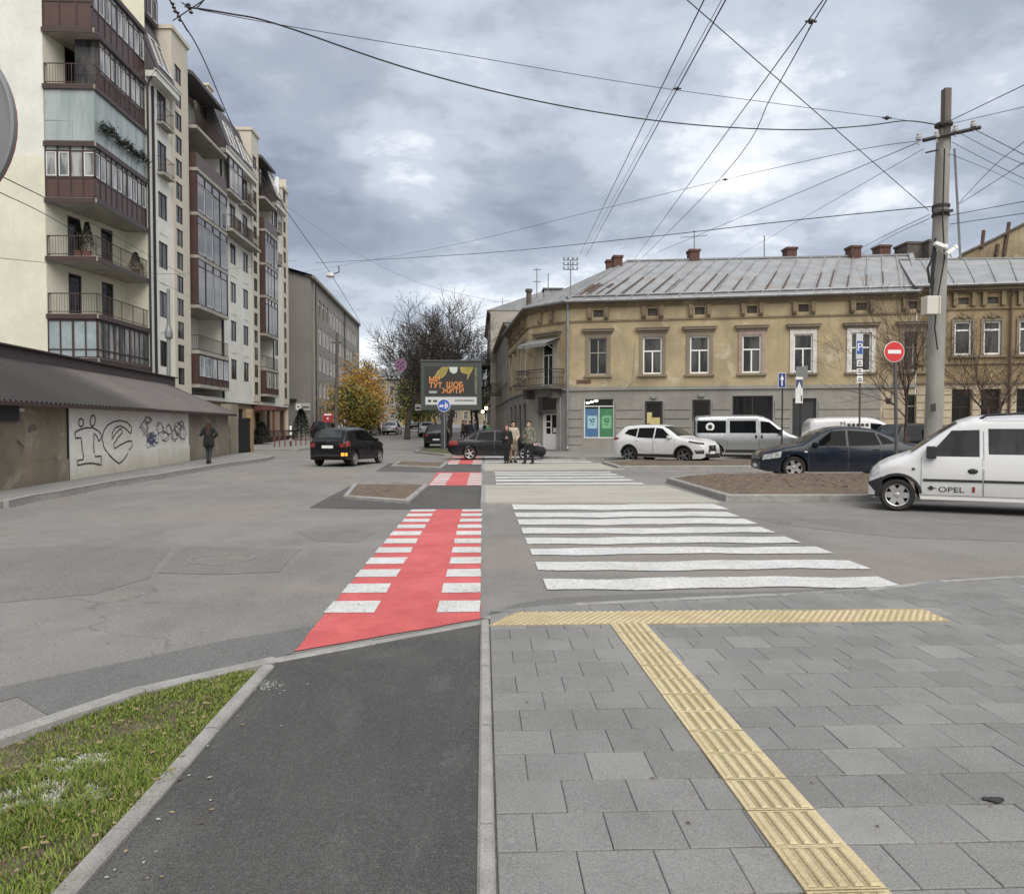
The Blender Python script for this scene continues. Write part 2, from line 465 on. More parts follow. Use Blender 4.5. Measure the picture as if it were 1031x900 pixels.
# --- the one ground sheet (old asphalt), climbing along the side street
b = MB()
ys = [-40, -10, 0, 10, 30, 48, 52] + [52 + 2 * k for k in range(1, 10)] + list(range(75, 300, 8)) + [340, 500, 900]
xs = [-500, -120, -40, -10, 0, 10, 40, 120, 500]
ids = [[b.vert((x, y, gz(y))) for x in xs] for y in ys]
for i in range(len(ys) - 1):
    for j in range(len(xs) - 1): b.idx((ids[i][j], ids[i][j+1], ids[i+1][j+1], ids[i+1][j]))
tag(b.build('road', MAT['road'], fixn=False), None, None, None, 'structure')

# --- patches of newer asphalt
sheet('road_patch', gpts([(-60, 722), (18, 702), (53, 723), (88, 716), (160, 693), (273, 666), (296, 657), (318, 630), (231, 644), (165, 658), (99, 672), (10, 690), (-60, 705)]), .004, MAT['patch'])
sheet('road_patch', gpts([(178, 556), (190, 550), (250, 551.5), (303, 553), (292, 563), (281, 576), (220, 578.5), (158, 577)]), .004, MAT['old_patch'])
sheet('road_patch', gpts([(-40, 556), (60, 549), (172, 552), (160, 566), (150, 582), (96, 598), (30, 604), (-50, 612)]), .003, MAT['old_patch'])
sheet('road_patch', gpts([(300, 536), (352, 533), (377, 537), (360, 546), (318, 545)]), .003, MAT['old_patch'])
sheet('road_patch', gpts([(745, 520), (880, 524), (1100, 533), (1100, 548), (900, 541), (800, 530)]), .003, MAT['old_patch'])
sheet('road_patch', gpts([(311, 511.5), (330, 501), (351, 490), (400, 486), (431, 488.6), (484, 488.6), (484, 512.7), (420, 513), (360, 512.5)]), .004, MAT['island_asphalt'])
sheet('road_patch', gpts([(378, 474.5), (392, 466.5), (447, 464.6), (452, 467.5), (484, 467.5), (484, 475.4), (436, 475.8)]), .004, MAT['island_asphalt'])
sheet('road_patch', gpts([(484, 622), (520, 608), (560, 602), (650, 597.5), (760, 596), (905, 590), (960, 582), (1100, 579), (1100, 584), (960, 585), (905, 594), (700, 604), (560, 611), (490, 623)]), .0035, MAT['patch'])

# --- bike path (fresh asphalt), its flush kerbs, red crossing
sheet('bike_path', [(-1.47, -3), (-0.02, -3), G(484, 625.5), G(290, 660), (-1.47, 5.1)], .006, MAT['fresh'])
kerb_line('path_kerb', [(-1.42, -3), (-1.42, 5.06)], .085, .035, MAT['kerb'], 0, 1.0)
kerb_line('path_kerb', [(.042, -3), (.042, 6.2)], .068, .026, MAT['kerb'], 0, 1.0)
p0, p1 = G(274, 664), G(484, 625.5)
kerb_line('flush_kerb', [p1, p0], .10, .010, MAT['kerb'], 0, 1.0)
kerb_line('road_kerb', [p0, (-1.88, 4.92), (-2.27, 4.47), (-2.55, 3.9), (-2.75, 3.2), (-2.86, 2.2), (-2.9, -3)], .10, .075, MAT['kerb'], 0, .9, h_end=.03)
ragged('red_lane', gpts([(296, 656.5), (484, 623.5), (484, 513), (415, 513)]), .008, MAT['red_paint'])
sheet('red_lane', gpts([(431.5, 489), (484, 489), (484, 475.6), (440, 475.6)]), .008, MAT['red_paint'])
sheet('red_lane', gpts([(447, 467.4), (484, 467.4), (484, 459.6), (457, 459.6)]), .008, MAT['red_paint'])
wb = MB()
def paint_block(x0, x1, y0, y1, z=.012):
    j = lambda a: random.uniform(-a, a)
    a = .006 + .0004 * y0
    wb.face([(x0 + j(a), y0 + j(a), z), (x1 + j(a), y0 + j(a), z), (x1 + j(a), y1 + j(a), z), (x0 + j(a), y1 + j(a), z)])
for k in range(11):
    y = 6.53 + .765 * k
    xl = -1.40
    paint_block(xl, -.955 + .01 * k * .2, y, min(y + .43, 14.5))
    paint_block(-.415, -.035, y - .02, min(y + .41, 14.5))
for k in range(6):
    y = 20.45 + .88 * k
    paint_block(-1.5, -1.06, y, y + .55); paint_block(-.47, -.06, y, y + .55)
for k in range(5):
    y = 31.3 + 1.5 * k
    paint_block(-1.55, -1.1, y, y + .8); paint_block(-.5, -.06, y, y + .8)
tag(wb.build('lane_marking', MAT['white_paint'], fixn=False), None, None, None, 'structure')

def zebra(bars, x0, x1, wob):
    b = MB()
    for (ya, yb, xa, xb) in bars:
        n = 70; lo = []; hi = []
        ph = random.random() * 6
        for i in range(n + 1):
            t = i / n
            w = wob * (math.sin(ph + t * 9) + .6 * math.sin(ph * 2 + t * 23)) * (yb - ya)
            w2 = wob * (math.sin(ph + 1 + t * 8) + .6 * math.sin(ph * 3 + t * 19)) * (yb - ya)
            w += random.gauss(0, .007); w2 += random.gauss(0, .007)
            lo.append(b.vert((xa + (xb - xa) * t, ya + w, .010)))
            hi.append(b.vert((xa + (xb - xa) * t, yb + w2, .010)))
        for i in range(n): b.idx((lo[i], lo[i+1], hi[i+1], hi[i]))
    return tag(b.build('zebra_crossing', MAT['white_paint'], fixn=False), None, None, None, 'structure')
rows = [(513.9, 508.7, 516.5, 729), (521.5, 516.6, 519, 741), (529.1, 523.4, 522, 759), (538.3, 532.6, 526, 778), (548.6, 542.1, 530, 803), (559.5, 552.7, 534.5, 836), (575.8, 566.8, 540.5, 872), (594.8, 583.9, 549, 905)]
zebra([(gy(a), gy(c), G(l, (a+c)/2).x, G(r, (a+c)/2).x) for a, c, l, r in rows], 0, 0, .07)
rows = [(488.3, 486.6, 499.5, 649), (485.0, 483.0, 499, 638), (481.8, 480.2, 498.8, 630), (479.0, 477.6, 498.4, 622), (476.6, 475.4, 498, 616)]
zebra([(gy(a), gy(c), G(l, (a+c)/2).x, G(r, (a+c)/2).x) for a, c, l, r in rows], 0, 0, .05)
rows = [(466.0, 464.8, 488, 596), (463.8, 462.8, 488, 590), (462.0, 461.2, 488, 584), (460.5, 459.8, 488, 578)]
zebra([(gy(a), gy(c), G(l, (a+c)/2).x, G(r, (a+c)/2).x) for a, c, l, r in rows], 0, 0, .02)

# --- concrete refuge slabs between the carriageways
sb = MB()
for poly in ([(488.5, 507.5), (725, 506.5), (668, 489.5), (487.6, 489.5)], [(487.5, 474.2), (630, 473), (606, 467), (487.4, 467)]):
    pts = gpts(poly); sb.prism([(p.x, p.y) for p in pts], 0, .03)
    n = 6
tag(sb.build('concrete_slab', MAT['slab']), None, None, None, 'structure')
kerb_line('refuge_kerb', [G(483.6, 507.8), G(484.8, 489.5)][::-1], .10, .05, MAT['kerb'], 0, 1)
kerb_line('refuge_kerb', [G(484.6, 474.4), G(485, 467)][::-1], .10, .05, MAT['kerb'], 0, 1)

# --- planting beds and verges with kerbs
def bed(name, pix, h, w, mat, bulge, zoff=0, res=.35):
    poly = [(p.x, p.y) for p in gpts(pix)]
    kerb_ring('kerb', poly, w, h, MAT['kerb'])
    inner = offset_poly(poly, w)
    xs_ = [p[0] for p in inner]; ys_ = [p[1] for p in inner]
    # bed surface as a fine soil grid clipped to the kerb by a cut of the polygon
    bm = bmesh.new()
    vs_ = [bm.verts.new((p[0], p[1], 0)) for p in inner]; bm.faces.new(vs_)
    for ax, lo, hi in ((0, min(xs_), max(xs_)), (1, min(ys_), max(ys_))):
        q = lo + res
        while q < hi:
            no = (1, 0, 0) if ax == 0 else (0, 1, 0); co = (q, 0, 0) if ax == 0 else (0, q, 0)
            bmesh.ops.bisect_plane(bm, geom=bm.verts[:] + bm.edges[:] + bm.faces[:], plane_co=co, plane_no=no)
            q += res
    import mathutils
    rnd = random.Random(len(pix) * 7 + int(xs_[0] * 10))
    for v in bm.verts:
        d = min((mathutils.geometry.intersect_point_line(v.co.xy, Vector(inner[i]).to_2d(), Vector(inner[(i+1) % len(inner)]).to_2d())[0] - v.co.xy).length for i in range(len(inner)))
        v.co.z = h - .02 + zoff + gz(v.co.y) + bulge * min(1, d / .8) + (rnd.uniform(-.03, .03) if d > .05 else 0)
    me = bpy.data.meshes.new(name); bm.to_mesh(me); bm.free(); me.materials.append(mat)
    o = bpy.data.objects.new(name, me); COL.objects.link(o)
    for p in me.polygons: p.use_smooth = True
    return tag(o, None, None, None, 'structure')
bed('soil_bed', [(345, 502.5), (412, 507.5), (432, 490), (356, 489.5)], .085, .12, MAT['dirt'], .03)
bed('soil_bed', [(394, 470), (445, 472.2), (451, 467), (402, 465.8)], .08, .12, MAT['dirt'], .03)
bed('soil_bed', [(671, 486), (731, 505), (1200, 505), (1200, 482), (700, 482)], .15, .15, MAT['dirt'], .09)
bed('soil_bed', [(606, 467.5), (622, 472.5), (1100, 471.5), (1100, 465.2), (640, 465.2)], .13, .15, MAT['dirt'], .04)
bed('lawn_bed', [(417, 455.8), (447, 459.3), (468, 459.3), (466, 453), (424, 453)], .12, .15, M('verge_grass', (.06, .075, .03), 1, (.10, .10, .05), 6, bump=1, bscale=40), .05)

# --- pavements
kerb_pts = [G(9, 511.5), G(30, 506), G(63, 500.5), G(110, 490.5), G(158, 482.6), G(200, 475), G(231, 469.6), G(258, 466), G(272, 463.5)]
walk_back = [(-13.9, 38.5), (-13.4, 31), (-12.6, 20), (-12.4, 12), (-13, 8), (-30, 8)]
b = MB()
poly = [(p.x, p.y) for p in kerb_pts] + [G(276, 461.5).to_2d(), G(262, 458).to_2d(), (-14.6, 44)] + [(-16, 44), (-16, 8)]
hs = {0: .02, 1: .07}
front = kerb_pts
kerb_line('kerb', [G(276, 461.5)] + kerb_pts[::-1], -.16, .15, MAT['kerb'], 0, 1.0)
b.prism([(p[0], p[1]) for p in ([Vector((-16, 8, 0)), Vector((-10.5, 8, 0))] + [Vector((p.x - .09, p.y + .04, 0)) for p in kerb_pts] + [G(276, 461.5), G(250, 457.5), Vector((-16, 44, 0))])], 0, .135)
tag(b.build('pavement', MAT['sidewalk']), None, None, None, 'structure')
# pavement further along the left side of the side street
b = MB(); fk = [(-11.9, 47.5), (-12.1, 60), (-12.3, 75), (-12.6, 100), (-13.5, 140)]
for k in range(len(fk) - 1):
    (xa, ya), (xb, yb) = fk[k], fk[k+1]
    for q in range(6):
        u, w = q / 6, (q + 1) / 6
        A = (xa + (xb-xa)*u, ya + (yb-ya)*u); B = (xa + (xb-xa)*w, ya + (yb-ya)*w)
        b.face([(A[0], A[1], gz(A[1]) + .13), (B[0], B[1], gz(B[1]) + .13), (-40, B[1], gz(B[1]) + .13), (-40, A[1], gz(A[1]) + .13)])
b.face([(-11.9, 47.5, 0), (-11.9, 47.5, .13), (-40, 47.5, .13), (-40, 47.5, 0)])
tag(b.build('pavement', MAT['sidewalk'], fixn=False), None, None, None, 'structure')
kerb_line('kerb', fk, -.01, .14, MAT['kerb'], 0, 1.0)
kerb_line('kerb', [(p[0] + .14, p[1]) for p in fk], .14, .145, MAT['kerb'], 0, 1.0)
# pavement round the yellow house and along the right side of the side street
b = MB()
rk = [G(548, 462).to_2d(), G(585, 463.2).to_2d(), G(620, 463.4).to_2d(), (14, 36.4), (24, 34.3), (60, 28)]
lk = [(-1.9, 49), (-1.9, 51.5), (-1.7, 60), (-1.6, 75), (-1.5, 100), (-1.5, 140)]
b.prism([(p[0] + .01, p[1] + .08) for p in rk] + [(60, 44), (24, 48), (2, 49), (-1.9, 49), (-1.9, 47.5), (.5, 43.5)], 0, .13)
for k in range(1, len(lk) - 1):
    (xa, ya), (xb, yb) = lk[k], lk[k+1]
    for q in range(6):
        u, w = q / 6, (q + 1) / 6
        A = (xa + (xb-xa)*u, ya + (yb-ya)*u); B = (xa + (xb-xa)*w, ya + (yb-ya)*w)
        b.face([(A[0], A[1], gz(A[1])), (B[0], B[1], gz(B[1])), (B[0], B[1], gz(B[1]) + .13), (A[0], A[1], gz(A[1]) + .13)])
        b.face([(A[0], A[1], gz(A[1]) + .13), (B[0], B[1], gz(B[1]) + .13), (20, B[1], gz(B[1]) + .13), (20, A[1], gz(A[1]) + .13)])
b.face([(-1.9, 49, .1305), (2, 49, .1305), (2, 51.5, .1305), (-1.9, 51.5, .1305)])
tag(b.build('pavement', MAT['sidewalk']), None, None, None, 'structure')
kerb_line('kerb', [(p[0], p[1] - .0) for p in rk], -.15, .14, MAT['kerb'], 0, 1)

# --- near pavement of square grey pavers
PW, PD = .297, .2835
edge = gpts([(485, 623.5), (505, 617), (530, 613), (560, 610.5), (640, 606.5), (700, 603.5), (800, 599), (905, 592.5), (935, 588), (960, 584), (1031, 581.5), (1120, 580), (1400, 579)])
def yedge(x):
    for a, c in zip(edge, edge[1:]):
        if x <= c.x:
            t = (x - a.x) / (c.x - a.x); return a.y + (c.y - a.y) * max(0, min(1, t))
    return edge[-1].y
m, n, bs = new_mat('grey_pavers'); k = NT(n)
geo = k.node('ShaderNodeNewGeometry')
rr = k.node('ShaderNodeValToRGB'); k.link(geo.outputs['Random Per Island'], rr.inputs[0])
el = rr.color_ramp.elements
el[0].position = 0; el[0].color = (.165, .165, .161, 1); el[1].position = 1; el[1].color = (.245, .245, .240, 1)
for p_, c_ in ((.25, .182), (.6, .196), (.85, .21)):
    e_ = rr.color_ramp.elements.new(p_); e_.color = (c_, c_, c_ * .985, 1)
v = k.coord('pos')
c = k.mix(k.step(k.noise(v, 1.4, 7, .65, .4), .42, .72, 0, .55), rr.outputs[0], (.115, .114, .110))
c = k.mix(k.step(k.noise(k.coord('pos', (1, 1, 1), (5, 5, 5)), .55, 7, .65, .6), .52, .68, 0, .4), c, (.27, .268, .26))
c = k.mix(k.step(k.noise(v, 130, 3), .34, .46, .45, 0), c, (.06, .06, .06))
c = k.mix(k.step(k.noise(v, 130, 3), .56, .68, 0, .35), c, (.38, .38, .37))
k.link(c, bs.inputs['Base Color']); bs.inputs['Roughness'].default_value = .82
k.bump(k.math('ADD', k.noise(v, 100, 3), k.noise(v, 12, 4)), bs, .4, .004)
MAT['paver'] = m
pv = MB()
rnd = random.Random(3)
row = 0; y0 = 2.80 - 14 * PD
while y0 < 8.7:
    y1 = y0 + PD
    off = .202 if row % 2 == 0 else .352
    x = .135 if y0 < 20 else 0
    cuts = [.05] + [off + PW * q for q in range(0, 70) if off + PW * q > .10]
    for xa, xb in zip(cuts, cuts[1:]):
        g = .0011 + rnd.random() * .0007
        if y0 > yedge((xa + xb) / 2): continue
        gr = .0032 + rnd.random() * .0014; ya, yb0, yb1 = y0 + gr, min(y1 - gr, yedge(xa) - .01), min(y1 - gr, yedge(xb) - .01)
        if yb0 - ya < .03 and yb1 - ya < .03: continue
        yb0 = max(yb0, ya + .005); yb1 = max(yb1, ya + .005)
        za, zb, zc, zd = (.021 + rnd.uniform(-.0022, .0022) for _ in range(4))
        c = .0035
        q = [(xa + g, ya), (xb - g, ya), (xb - g, yb1), (xa + g, yb0)]
        t = [(xa + g + c, ya + c), (xb - g - c, ya + c), (xb - g - c, max(yb1 - c, ya + c + .002)), (xa + g + c, max(yb0 - c, ya + c + .002))]
        lo = [pv.vert((p[0], p[1], .006)) for p in q]
        mi = [pv.vert((p[0], p[1], z - .003)) for p, z in zip(q, (za, zb, zc, zd))]
        to = [pv.vert((p[0], p[1], z)) for p, z in zip(t, (za, zb, zc, zd))]
        pv.idx(to)
        for s in range(4):
            j = (s + 1) % 4
            pv.idx((lo[s], lo[j], mi[j], mi[s])); pv.idx((mi[s], mi[j], to[j], to[s]))
    y0 = y1; row += 1
tag(pv.build('pavement', MAT['paver'], fixn=False), None, None, None, 'structure')
sheet('pavement_bed', [(.05, -4), (.05, 6.1)] + [(p.x, p.y - .02) for p in edge] + [(22, -4)], .0075, M('joint_sand', (.075, .071, .064), 1, (.05, .047, .042), 8, fine=.3))
kerb_line('flush_kerb', [(p.x, p.y) for p in edge], -.08, .022, MAT['kerb'], 0, 1)

# --- yellow tactile paving: a line of ribbed slabs leading to a field of studs
TD = M('shaded_tactile_groove', (.30, .24, .145), .95, (.36, .295, .18), 6, fine=.2)  # darker tone paints in the shade between ribs and studs
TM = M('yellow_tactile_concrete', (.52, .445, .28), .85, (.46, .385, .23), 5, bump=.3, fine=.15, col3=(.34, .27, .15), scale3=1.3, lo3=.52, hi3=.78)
b = MB(); y = 1.15
rnd = random.Random(5)
while y < 6.0:
    L_ = .2715
    ya, yb = y + .003, min(y + L_ - .003, 6.06)
    f = lambda yy: 1.262 - (yy - 2.62) * .0245
    dz = rnd.uniform(-.0015, .0015); z = .0295 + dz
    xa0, xb0, xa1, xb1 = f(ya) - .146, f(ya) + .146, f(yb) - .146, f(yb) + .146
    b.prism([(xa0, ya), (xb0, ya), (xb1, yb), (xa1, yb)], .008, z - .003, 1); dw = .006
    for (u0_, u1_) in ((-.146, -.128), (.128, .146)): b.face([(f(ya)+u0_, ya, z), (f(ya)+u1_, ya, z), (f(yb)+u1_, yb, z), (f(yb)+u0_, yb, z)])
    for (v0_, v1_) in ((ya, ya + .010), (yb - .010, yb)): b.face([(f(v0_)-.128, v0_, z), (f(v0_)+.128, v0_, z), (f(v1_)+.128, v1_, z), (f(v1_)-.128, v1_, z)])
    for q in range(5):
        u = -.112 + .056 * q
        r0 = (f(ya + .014) + u, ya + .014); r1 = (f(yb - .014) + u, yb - .014)
        w, w2 = .017, .011
        lo = [(r0[0]-w, r0[1], z), (r0[0]+w, r0[1], z), (r1[0]+w, r1[1], z), (r1[0]-w, r1[1], z)]
        hi = [(r0[0]-w2, r0[1]+.008, z+.006), (r0[0]+w2, r0[1]+.008, z+.006), (r1[0]+w2, r1[1]-.008, z+.006), (r1[0]-w2, r1[1]-.008, z+.006)]
        li = [b.vert(p) for p in lo]; hi_ = [b.vert(p) for p in hi]
        b.idx(hi_)
        for s in range(4): b.idx((li[s], li[(s+1) % 4], hi_[(s+1) % 4], hi_[s]))
    y += L_
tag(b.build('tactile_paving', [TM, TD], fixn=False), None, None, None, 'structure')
b = MB()
q4 = gpts([(491, 632.5), (958, 628.3), (930, 615.5), (519, 619)])
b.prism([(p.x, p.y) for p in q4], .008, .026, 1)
def inq(x, y, mg=.02):
    for i in range(4):
        a, c = q4[i], q4[(i+1) % 4]
        if (c.x-a.x)*(y-a.y) - (c.y-a.y)*(x-a.x) < mg * (c - a).length: return False
    return True
iy = 0
y = 5.95
while y < 6.9:
    x = .03 + (iy % 2) * .03
    while x < 4.3:
        if inq(x, y):
            lo = [b.vert((x + .020*math.cos(a*math.pi/3), y + .020*math.sin(a*math.pi/3), .026)) for a in range(6)]
            hi = [b.vert((x + .012*math.cos(a*math.pi/3), y + .012*math.sin(a*math.pi/3), .032)) for a in range(6)]
            b.idx(hi)
            for s in range(6): b.idx((lo[s], lo[(s+1) % 6], hi[(s+1) % 6], hi[s]))
        x += .06
    y += .045; iy += 1
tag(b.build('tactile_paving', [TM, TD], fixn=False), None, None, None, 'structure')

# --- lawn: soil and blades
lawn_poly = [(-1.44, -3), (-1.44, 5.02), (-1.66, 4.98), (-1.97, 4.78), (-2.36, 4.32), (-2.6, 3.8), (-2.78, 3.1), (-2.88, 2.2), (-2.9, -3)]
lb = MB()
lb.face([(p[0], p[1], .006) for p in lawn_poly])
tag(lb.build('lawn_soil', MAT['soil'], fixn=False), None, None, None, 'structure')
def in_poly(x, y, P):
    c = False; j = len(P) - 1
    for i in range(len(P)):
        if (P[i][1] > y) != (P[j][1] > y) and x < (P[j][0]-P[i][0])*(y-P[i][1])/(P[j][1]-P[i][1]) + P[i][0]: c = not c
        j = i
    return c
m, n, bs = new_mat('grass_blades'); k = NT(n)
geo = k.node('ShaderNodeNewGeometry')
rr = k.node('ShaderNodeValToRGB'); k.link(geo.outputs['Random Per Island'], rr.inputs[0])
rr.color_ramp.elements[0].color = (.065, .10, .02, 1); rr.color_ramp.elements[1].color = (.23, .21, .085, 1)
for p_, c_ in ((.35, (.12, .185, .024)), (.7, (.17, .235, .033)), (.88, (.205, .235, .05))):
    e_ = rr.color_ramp.elements.new(p_); e_.color = (*c_, 1)
k.link(rr.outputs[0], bs.inputs['Base Color']); bs.inputs['Roughness'].default_value = .6
bs.inputs['Specular IOR Level'].default_value = .3
MAT['blade'] = m
MAT['white_blade'] = M('whitewashed_blades', (.55, .56, .52), .8)
MAT['straw'] = M('straw', (.30, .24, .13), .9, (.2, .15, .08), 30)
from mathutils import noise as mnoise
gb = MB(); rnd = random.Random(11); cnt = 0
def white_at(x, y):
    if mnoise.noise(Vector((x * 14, y * 14, 7))) < -.05: return False
    q = 1.6 * mnoise.noise(Vector((x * 5, y * 5, 1.5)))
    d1 = ((x + 2.05) / .42) ** 2 + ((y - 3.28) / .13) ** 2
    d2 = ((x + 1.98) / .22) ** 2 + ((y - 3.62) / .10) ** 2
    return (d1 < 1 + q or d2 < .8 + q) and rnd.random() < .75
while cnt < 44000:
    x = rnd.uniform(-3.0, -1.44); y = rnd.uniform(1.2, 5.05)
    if not in_poly(x, y, lawn_poly) or x < -.66 * y - .5: continue
    q = mnoise.noise(Vector((x * 1.9, y * 1.9, 0))) + .5 * mnoise.noise(Vector((x * 6, y * 6, 4)))
    dens = .74 + .70 * q - .16 * max(0, y - 3.9) - (.35 if x > -1.5 else 0)
    if rnd.random() > dens: cnt += 1 if rnd.random() < .35 else 0; continue
    cnt += 1
    h = rnd.uniform(.018, .044) * (1 + .6 * q) * (1 if y < 3.6 else .72)
    a = rnd.uniform(0, 6.283); w = rnd.uniform(.0016, .0034); ln = rnd.uniform(.2, 1.1) * h * 1.3
    dx, dy = math.cos(a), math.sin(a); px, py = -dy * w, dx * w
    mi = 1 if white_at(x, y) else (2 if rnd.random() < .10 else 0)
    if mi == 1: px *= 1.3; py *= 1.3; h *= .6
    z0 = .004
    v0 = gb.vert((x - px, y - py, z0)); v1 = gb.vert((x + px, y + py, z0))
    v2 = gb.vert((x + px*.8 + dx*ln*.35, y + py*.8 + dy*ln*.35, z0 + h*.62)); v3 = gb.vert((x - px*.8 + dx*ln*.35, y - py*.8 + dy*ln*.35, z0 + h*.62))
    v4 = gb.vert((x + dx*ln, y + dy*ln, z0 + h))
    gb.idx((v0, v1, v2, v3), mi); gb.idx((v3, v2, v4), mi)
tag(gb.build('grass', [MAT['blade'], MAT['white_blade'], MAT['straw']], fixn=False), None, None, None, 'stuff')
# fallen leaves and chips lying on lawn edge, path and soil beds
lf = MB(); rnd = random.Random(21)
def leaf(x, y, z, r, mi):
    a = rnd.uniform(0, 6.28); pts = []
    for t, w in ((-1, 0), (-.4, .5), (.2, .55), (1, 0), (.2, -.55), (-.4, -.5)):
        pts.append((x + r*(t*math.cos(a) - w*math.sin(a)), y + r*(t*math.sin(a) + w*math.cos(a)), z + rnd.uniform(0, r*.35)))
    lf.face(pts, mi)
for _ in range(260):
    x = rnd.uniform(-2.8, -1.46); y = rnd.uniform(2.2, 5)
    if in_poly(x, y, lawn_poly): leaf(x, y, .03, rnd.uniform(.008, .022), rnd.choice((0, 0, 1)))
for _ in range(34): leaf(rnd.gauss(-1.30, .13), rnd.uniform(2.3, 4.9), .012, rnd.uniform(.005, .014), rnd.choice((0, 1, 2, 2)))
for _ in range(40): leaf(rnd.uniform(.1, 4), rnd.uniform(2.7, 7), .026, rnd.uniform(.004, .012), rnd.choice((0, 1, 1)))
for _ in range(900):
    p = G(rnd.uniform(690, 1031), rnd.uniform(483, 500)); leaf(p.x, p.y, .24, rnd.uniform(.02, .06), rnd.choice((0, 1, 1, 3)))
tag(lf.build('fallen_leaves', [MAT['straw'], M('dry_brown_leaf', (.10, .055, .03), .9), M('pale_chip', (.34, .34, .32), .9), M('dull_leaf', (.16, .12, .07), .9)], fixn=False), None, None, None, 'stuff')
b = MB(); rnd = random.Random(31)
for _ in range(1100):
    p = G(rnd.uniform(0, 1031), 470 + 215 * rnd.random() ** 1.4); r = rnd.uniform(.004, .011) * (1 + .4 * (p.y > 12)); a0 = rnd.uniform(0, 6.28)
    if p.y < 5.3 or (p.y < yedge(p.x) + .1 and p.x > -1.5): continue
    b.face([(p.x + r * math.cos(a0 + a * 1.257) * rnd.uniform(.5, 1.2), p.y + r * math.sin(a0 + a * 1.257) * rnd.uniform(.5, 1.2), .014 + rnd.random() * .006) for a in range(5)], rnd.choice((0, 0, 1, 2)))
tag(b.build('road_gravel', [M('dark_grit', (.05, .048, .045), .9), M('pale_grit', (.30, .29, .27), .9), M('brown_leaf_bit', (.11, .07, .04), .9)], fixn=False), None, None, None, 'stuff')
# spilled white powder on the path
lf = MB(); rnd = random.Random(2)
c0 = G(268, 691)
for _ in range(150):
    x = c0.x + rnd.gauss(.0, .055) ; y = c0.y + rnd.gauss(0, .05); r = rnd.uniform(.002, .006)
    lf.face([(x + r*math.cos(a*1.257)*rnd.uniform(.6, 1.3), y + r*math.sin(a*1.257)*rnd.uniform(.6, 1.3), .0085 + rnd.random()*.002) for a in range(5)])
tag(lf.build('spilled_powder', M('white_powder', (.42, .42, .41), 1), fixn=False), None, None, None, 'stuff')
# leaf on the pavers
lm = MB(); c0 = G(1000, 811)
for dx, dy, r in ((0, 0, .03), (.03, .005, .022), (-.025, .01, .02), (.008, -.012, .022)):
    lm.sphere((c0.x + dx, c0.y + dy, .027), r, 8, 5, (1, .7, .35))
tag(lm.build('wet_leaf', M('wet_dark_leaf', (.018, .017, .016), .5), None, True), 'crumpled dark wet leaf lying on the grey pavers', 'leaf')

# --- manhole in the road
mh = thing('manhole_cover', 'round iron manhole cover set in the patched asphalt of the road', 'manhole', G(223, 563))
iron = M('cast_iron', (.165, .158, .148), .8, (.20, .19, .175), 12, bump=.4)
b = MB(); b.lathe([(.40, 0), (.40, .012), (.345, .012), (.345, .006)], 32); b.build('rim', iron, mh)
b = MB(); b.lathe([(.33, 0), (.33, .010), (.0, .010)], 32)
for r_ in (.12, .22, .30): b.lathe([(r_ - .012, .0102), (r_ - .01, .016), (r_ + .01, .016), (r_ + .012, .0102)], 32, caps=False)
for a in range(8):
    c_, s_ = math.cos(a*math.pi/4), math.sin(a*math.pi/4)
    b.tube([(c_*.05, s_*.05, .011), (c_*.3, s_*.3, .011)], .008, 5)
b.build('lid', iron, mh)
# ================================================================== BUILDINGS
class Facade:
    """a wall plane: u runs from p0 to p1, v up, w outward"""
    def __init__(s, p0, p1, z0=0.0, flip=False):
        s.p0 = Vector((p0[0], p0[1], z0)); d = Vector((p1[0]-p0[0], p1[1]-p0[1], 0)); s.L = d.length
        s.U = d.normalized(); s.N = Vector((s.U.y, -s.U.x, 0)) * (-1 if flip else 1)
        s.z0 = z0
    def __call__(s, p): return s.p0 + s.U * p[0] + s.N * p[2] + Vector((0, 0, p[1]))
    def uv(s, px, py):
        o = Vector((0, 0, EYE)); d = ray(px, py); t = (s.p0 - o).dot(s.N) / d.dot(s.N); q = o + d * t - s.p0
        return q.dot(s.U), q.z
    def rect(s, x0, y0, x1, y1):
        a, b_ = s.uv(x0, y0), s.uv(x1, y1); c_, d_ = s.uv(x0, y1), s.uv(x1, y0)
        us = sorted((a[0], b_[0])); return us[0], us[1], (c_[1] + b_[1]) / 2, (a[1] + d_[1]) / 2
def part(mb, name, mat, parent, label=None, **kw):
    o = mb.build(name, mat, None, **kw); o.parent = parent
    if parent.type == 'EMPTY': o.matrix_parent_inverse = Matrix.Translation(-parent.location)
    if label: o['label'] = label
    return o
def wbox(mb, F, u0, u1, v0, v1, w0, w1, m=None):
    """box in facade coordinates"""
    old = mb.f; mb.f = F
    mb.box((u0, v0, w0), (u1, v1, w1), m); mb.f = old
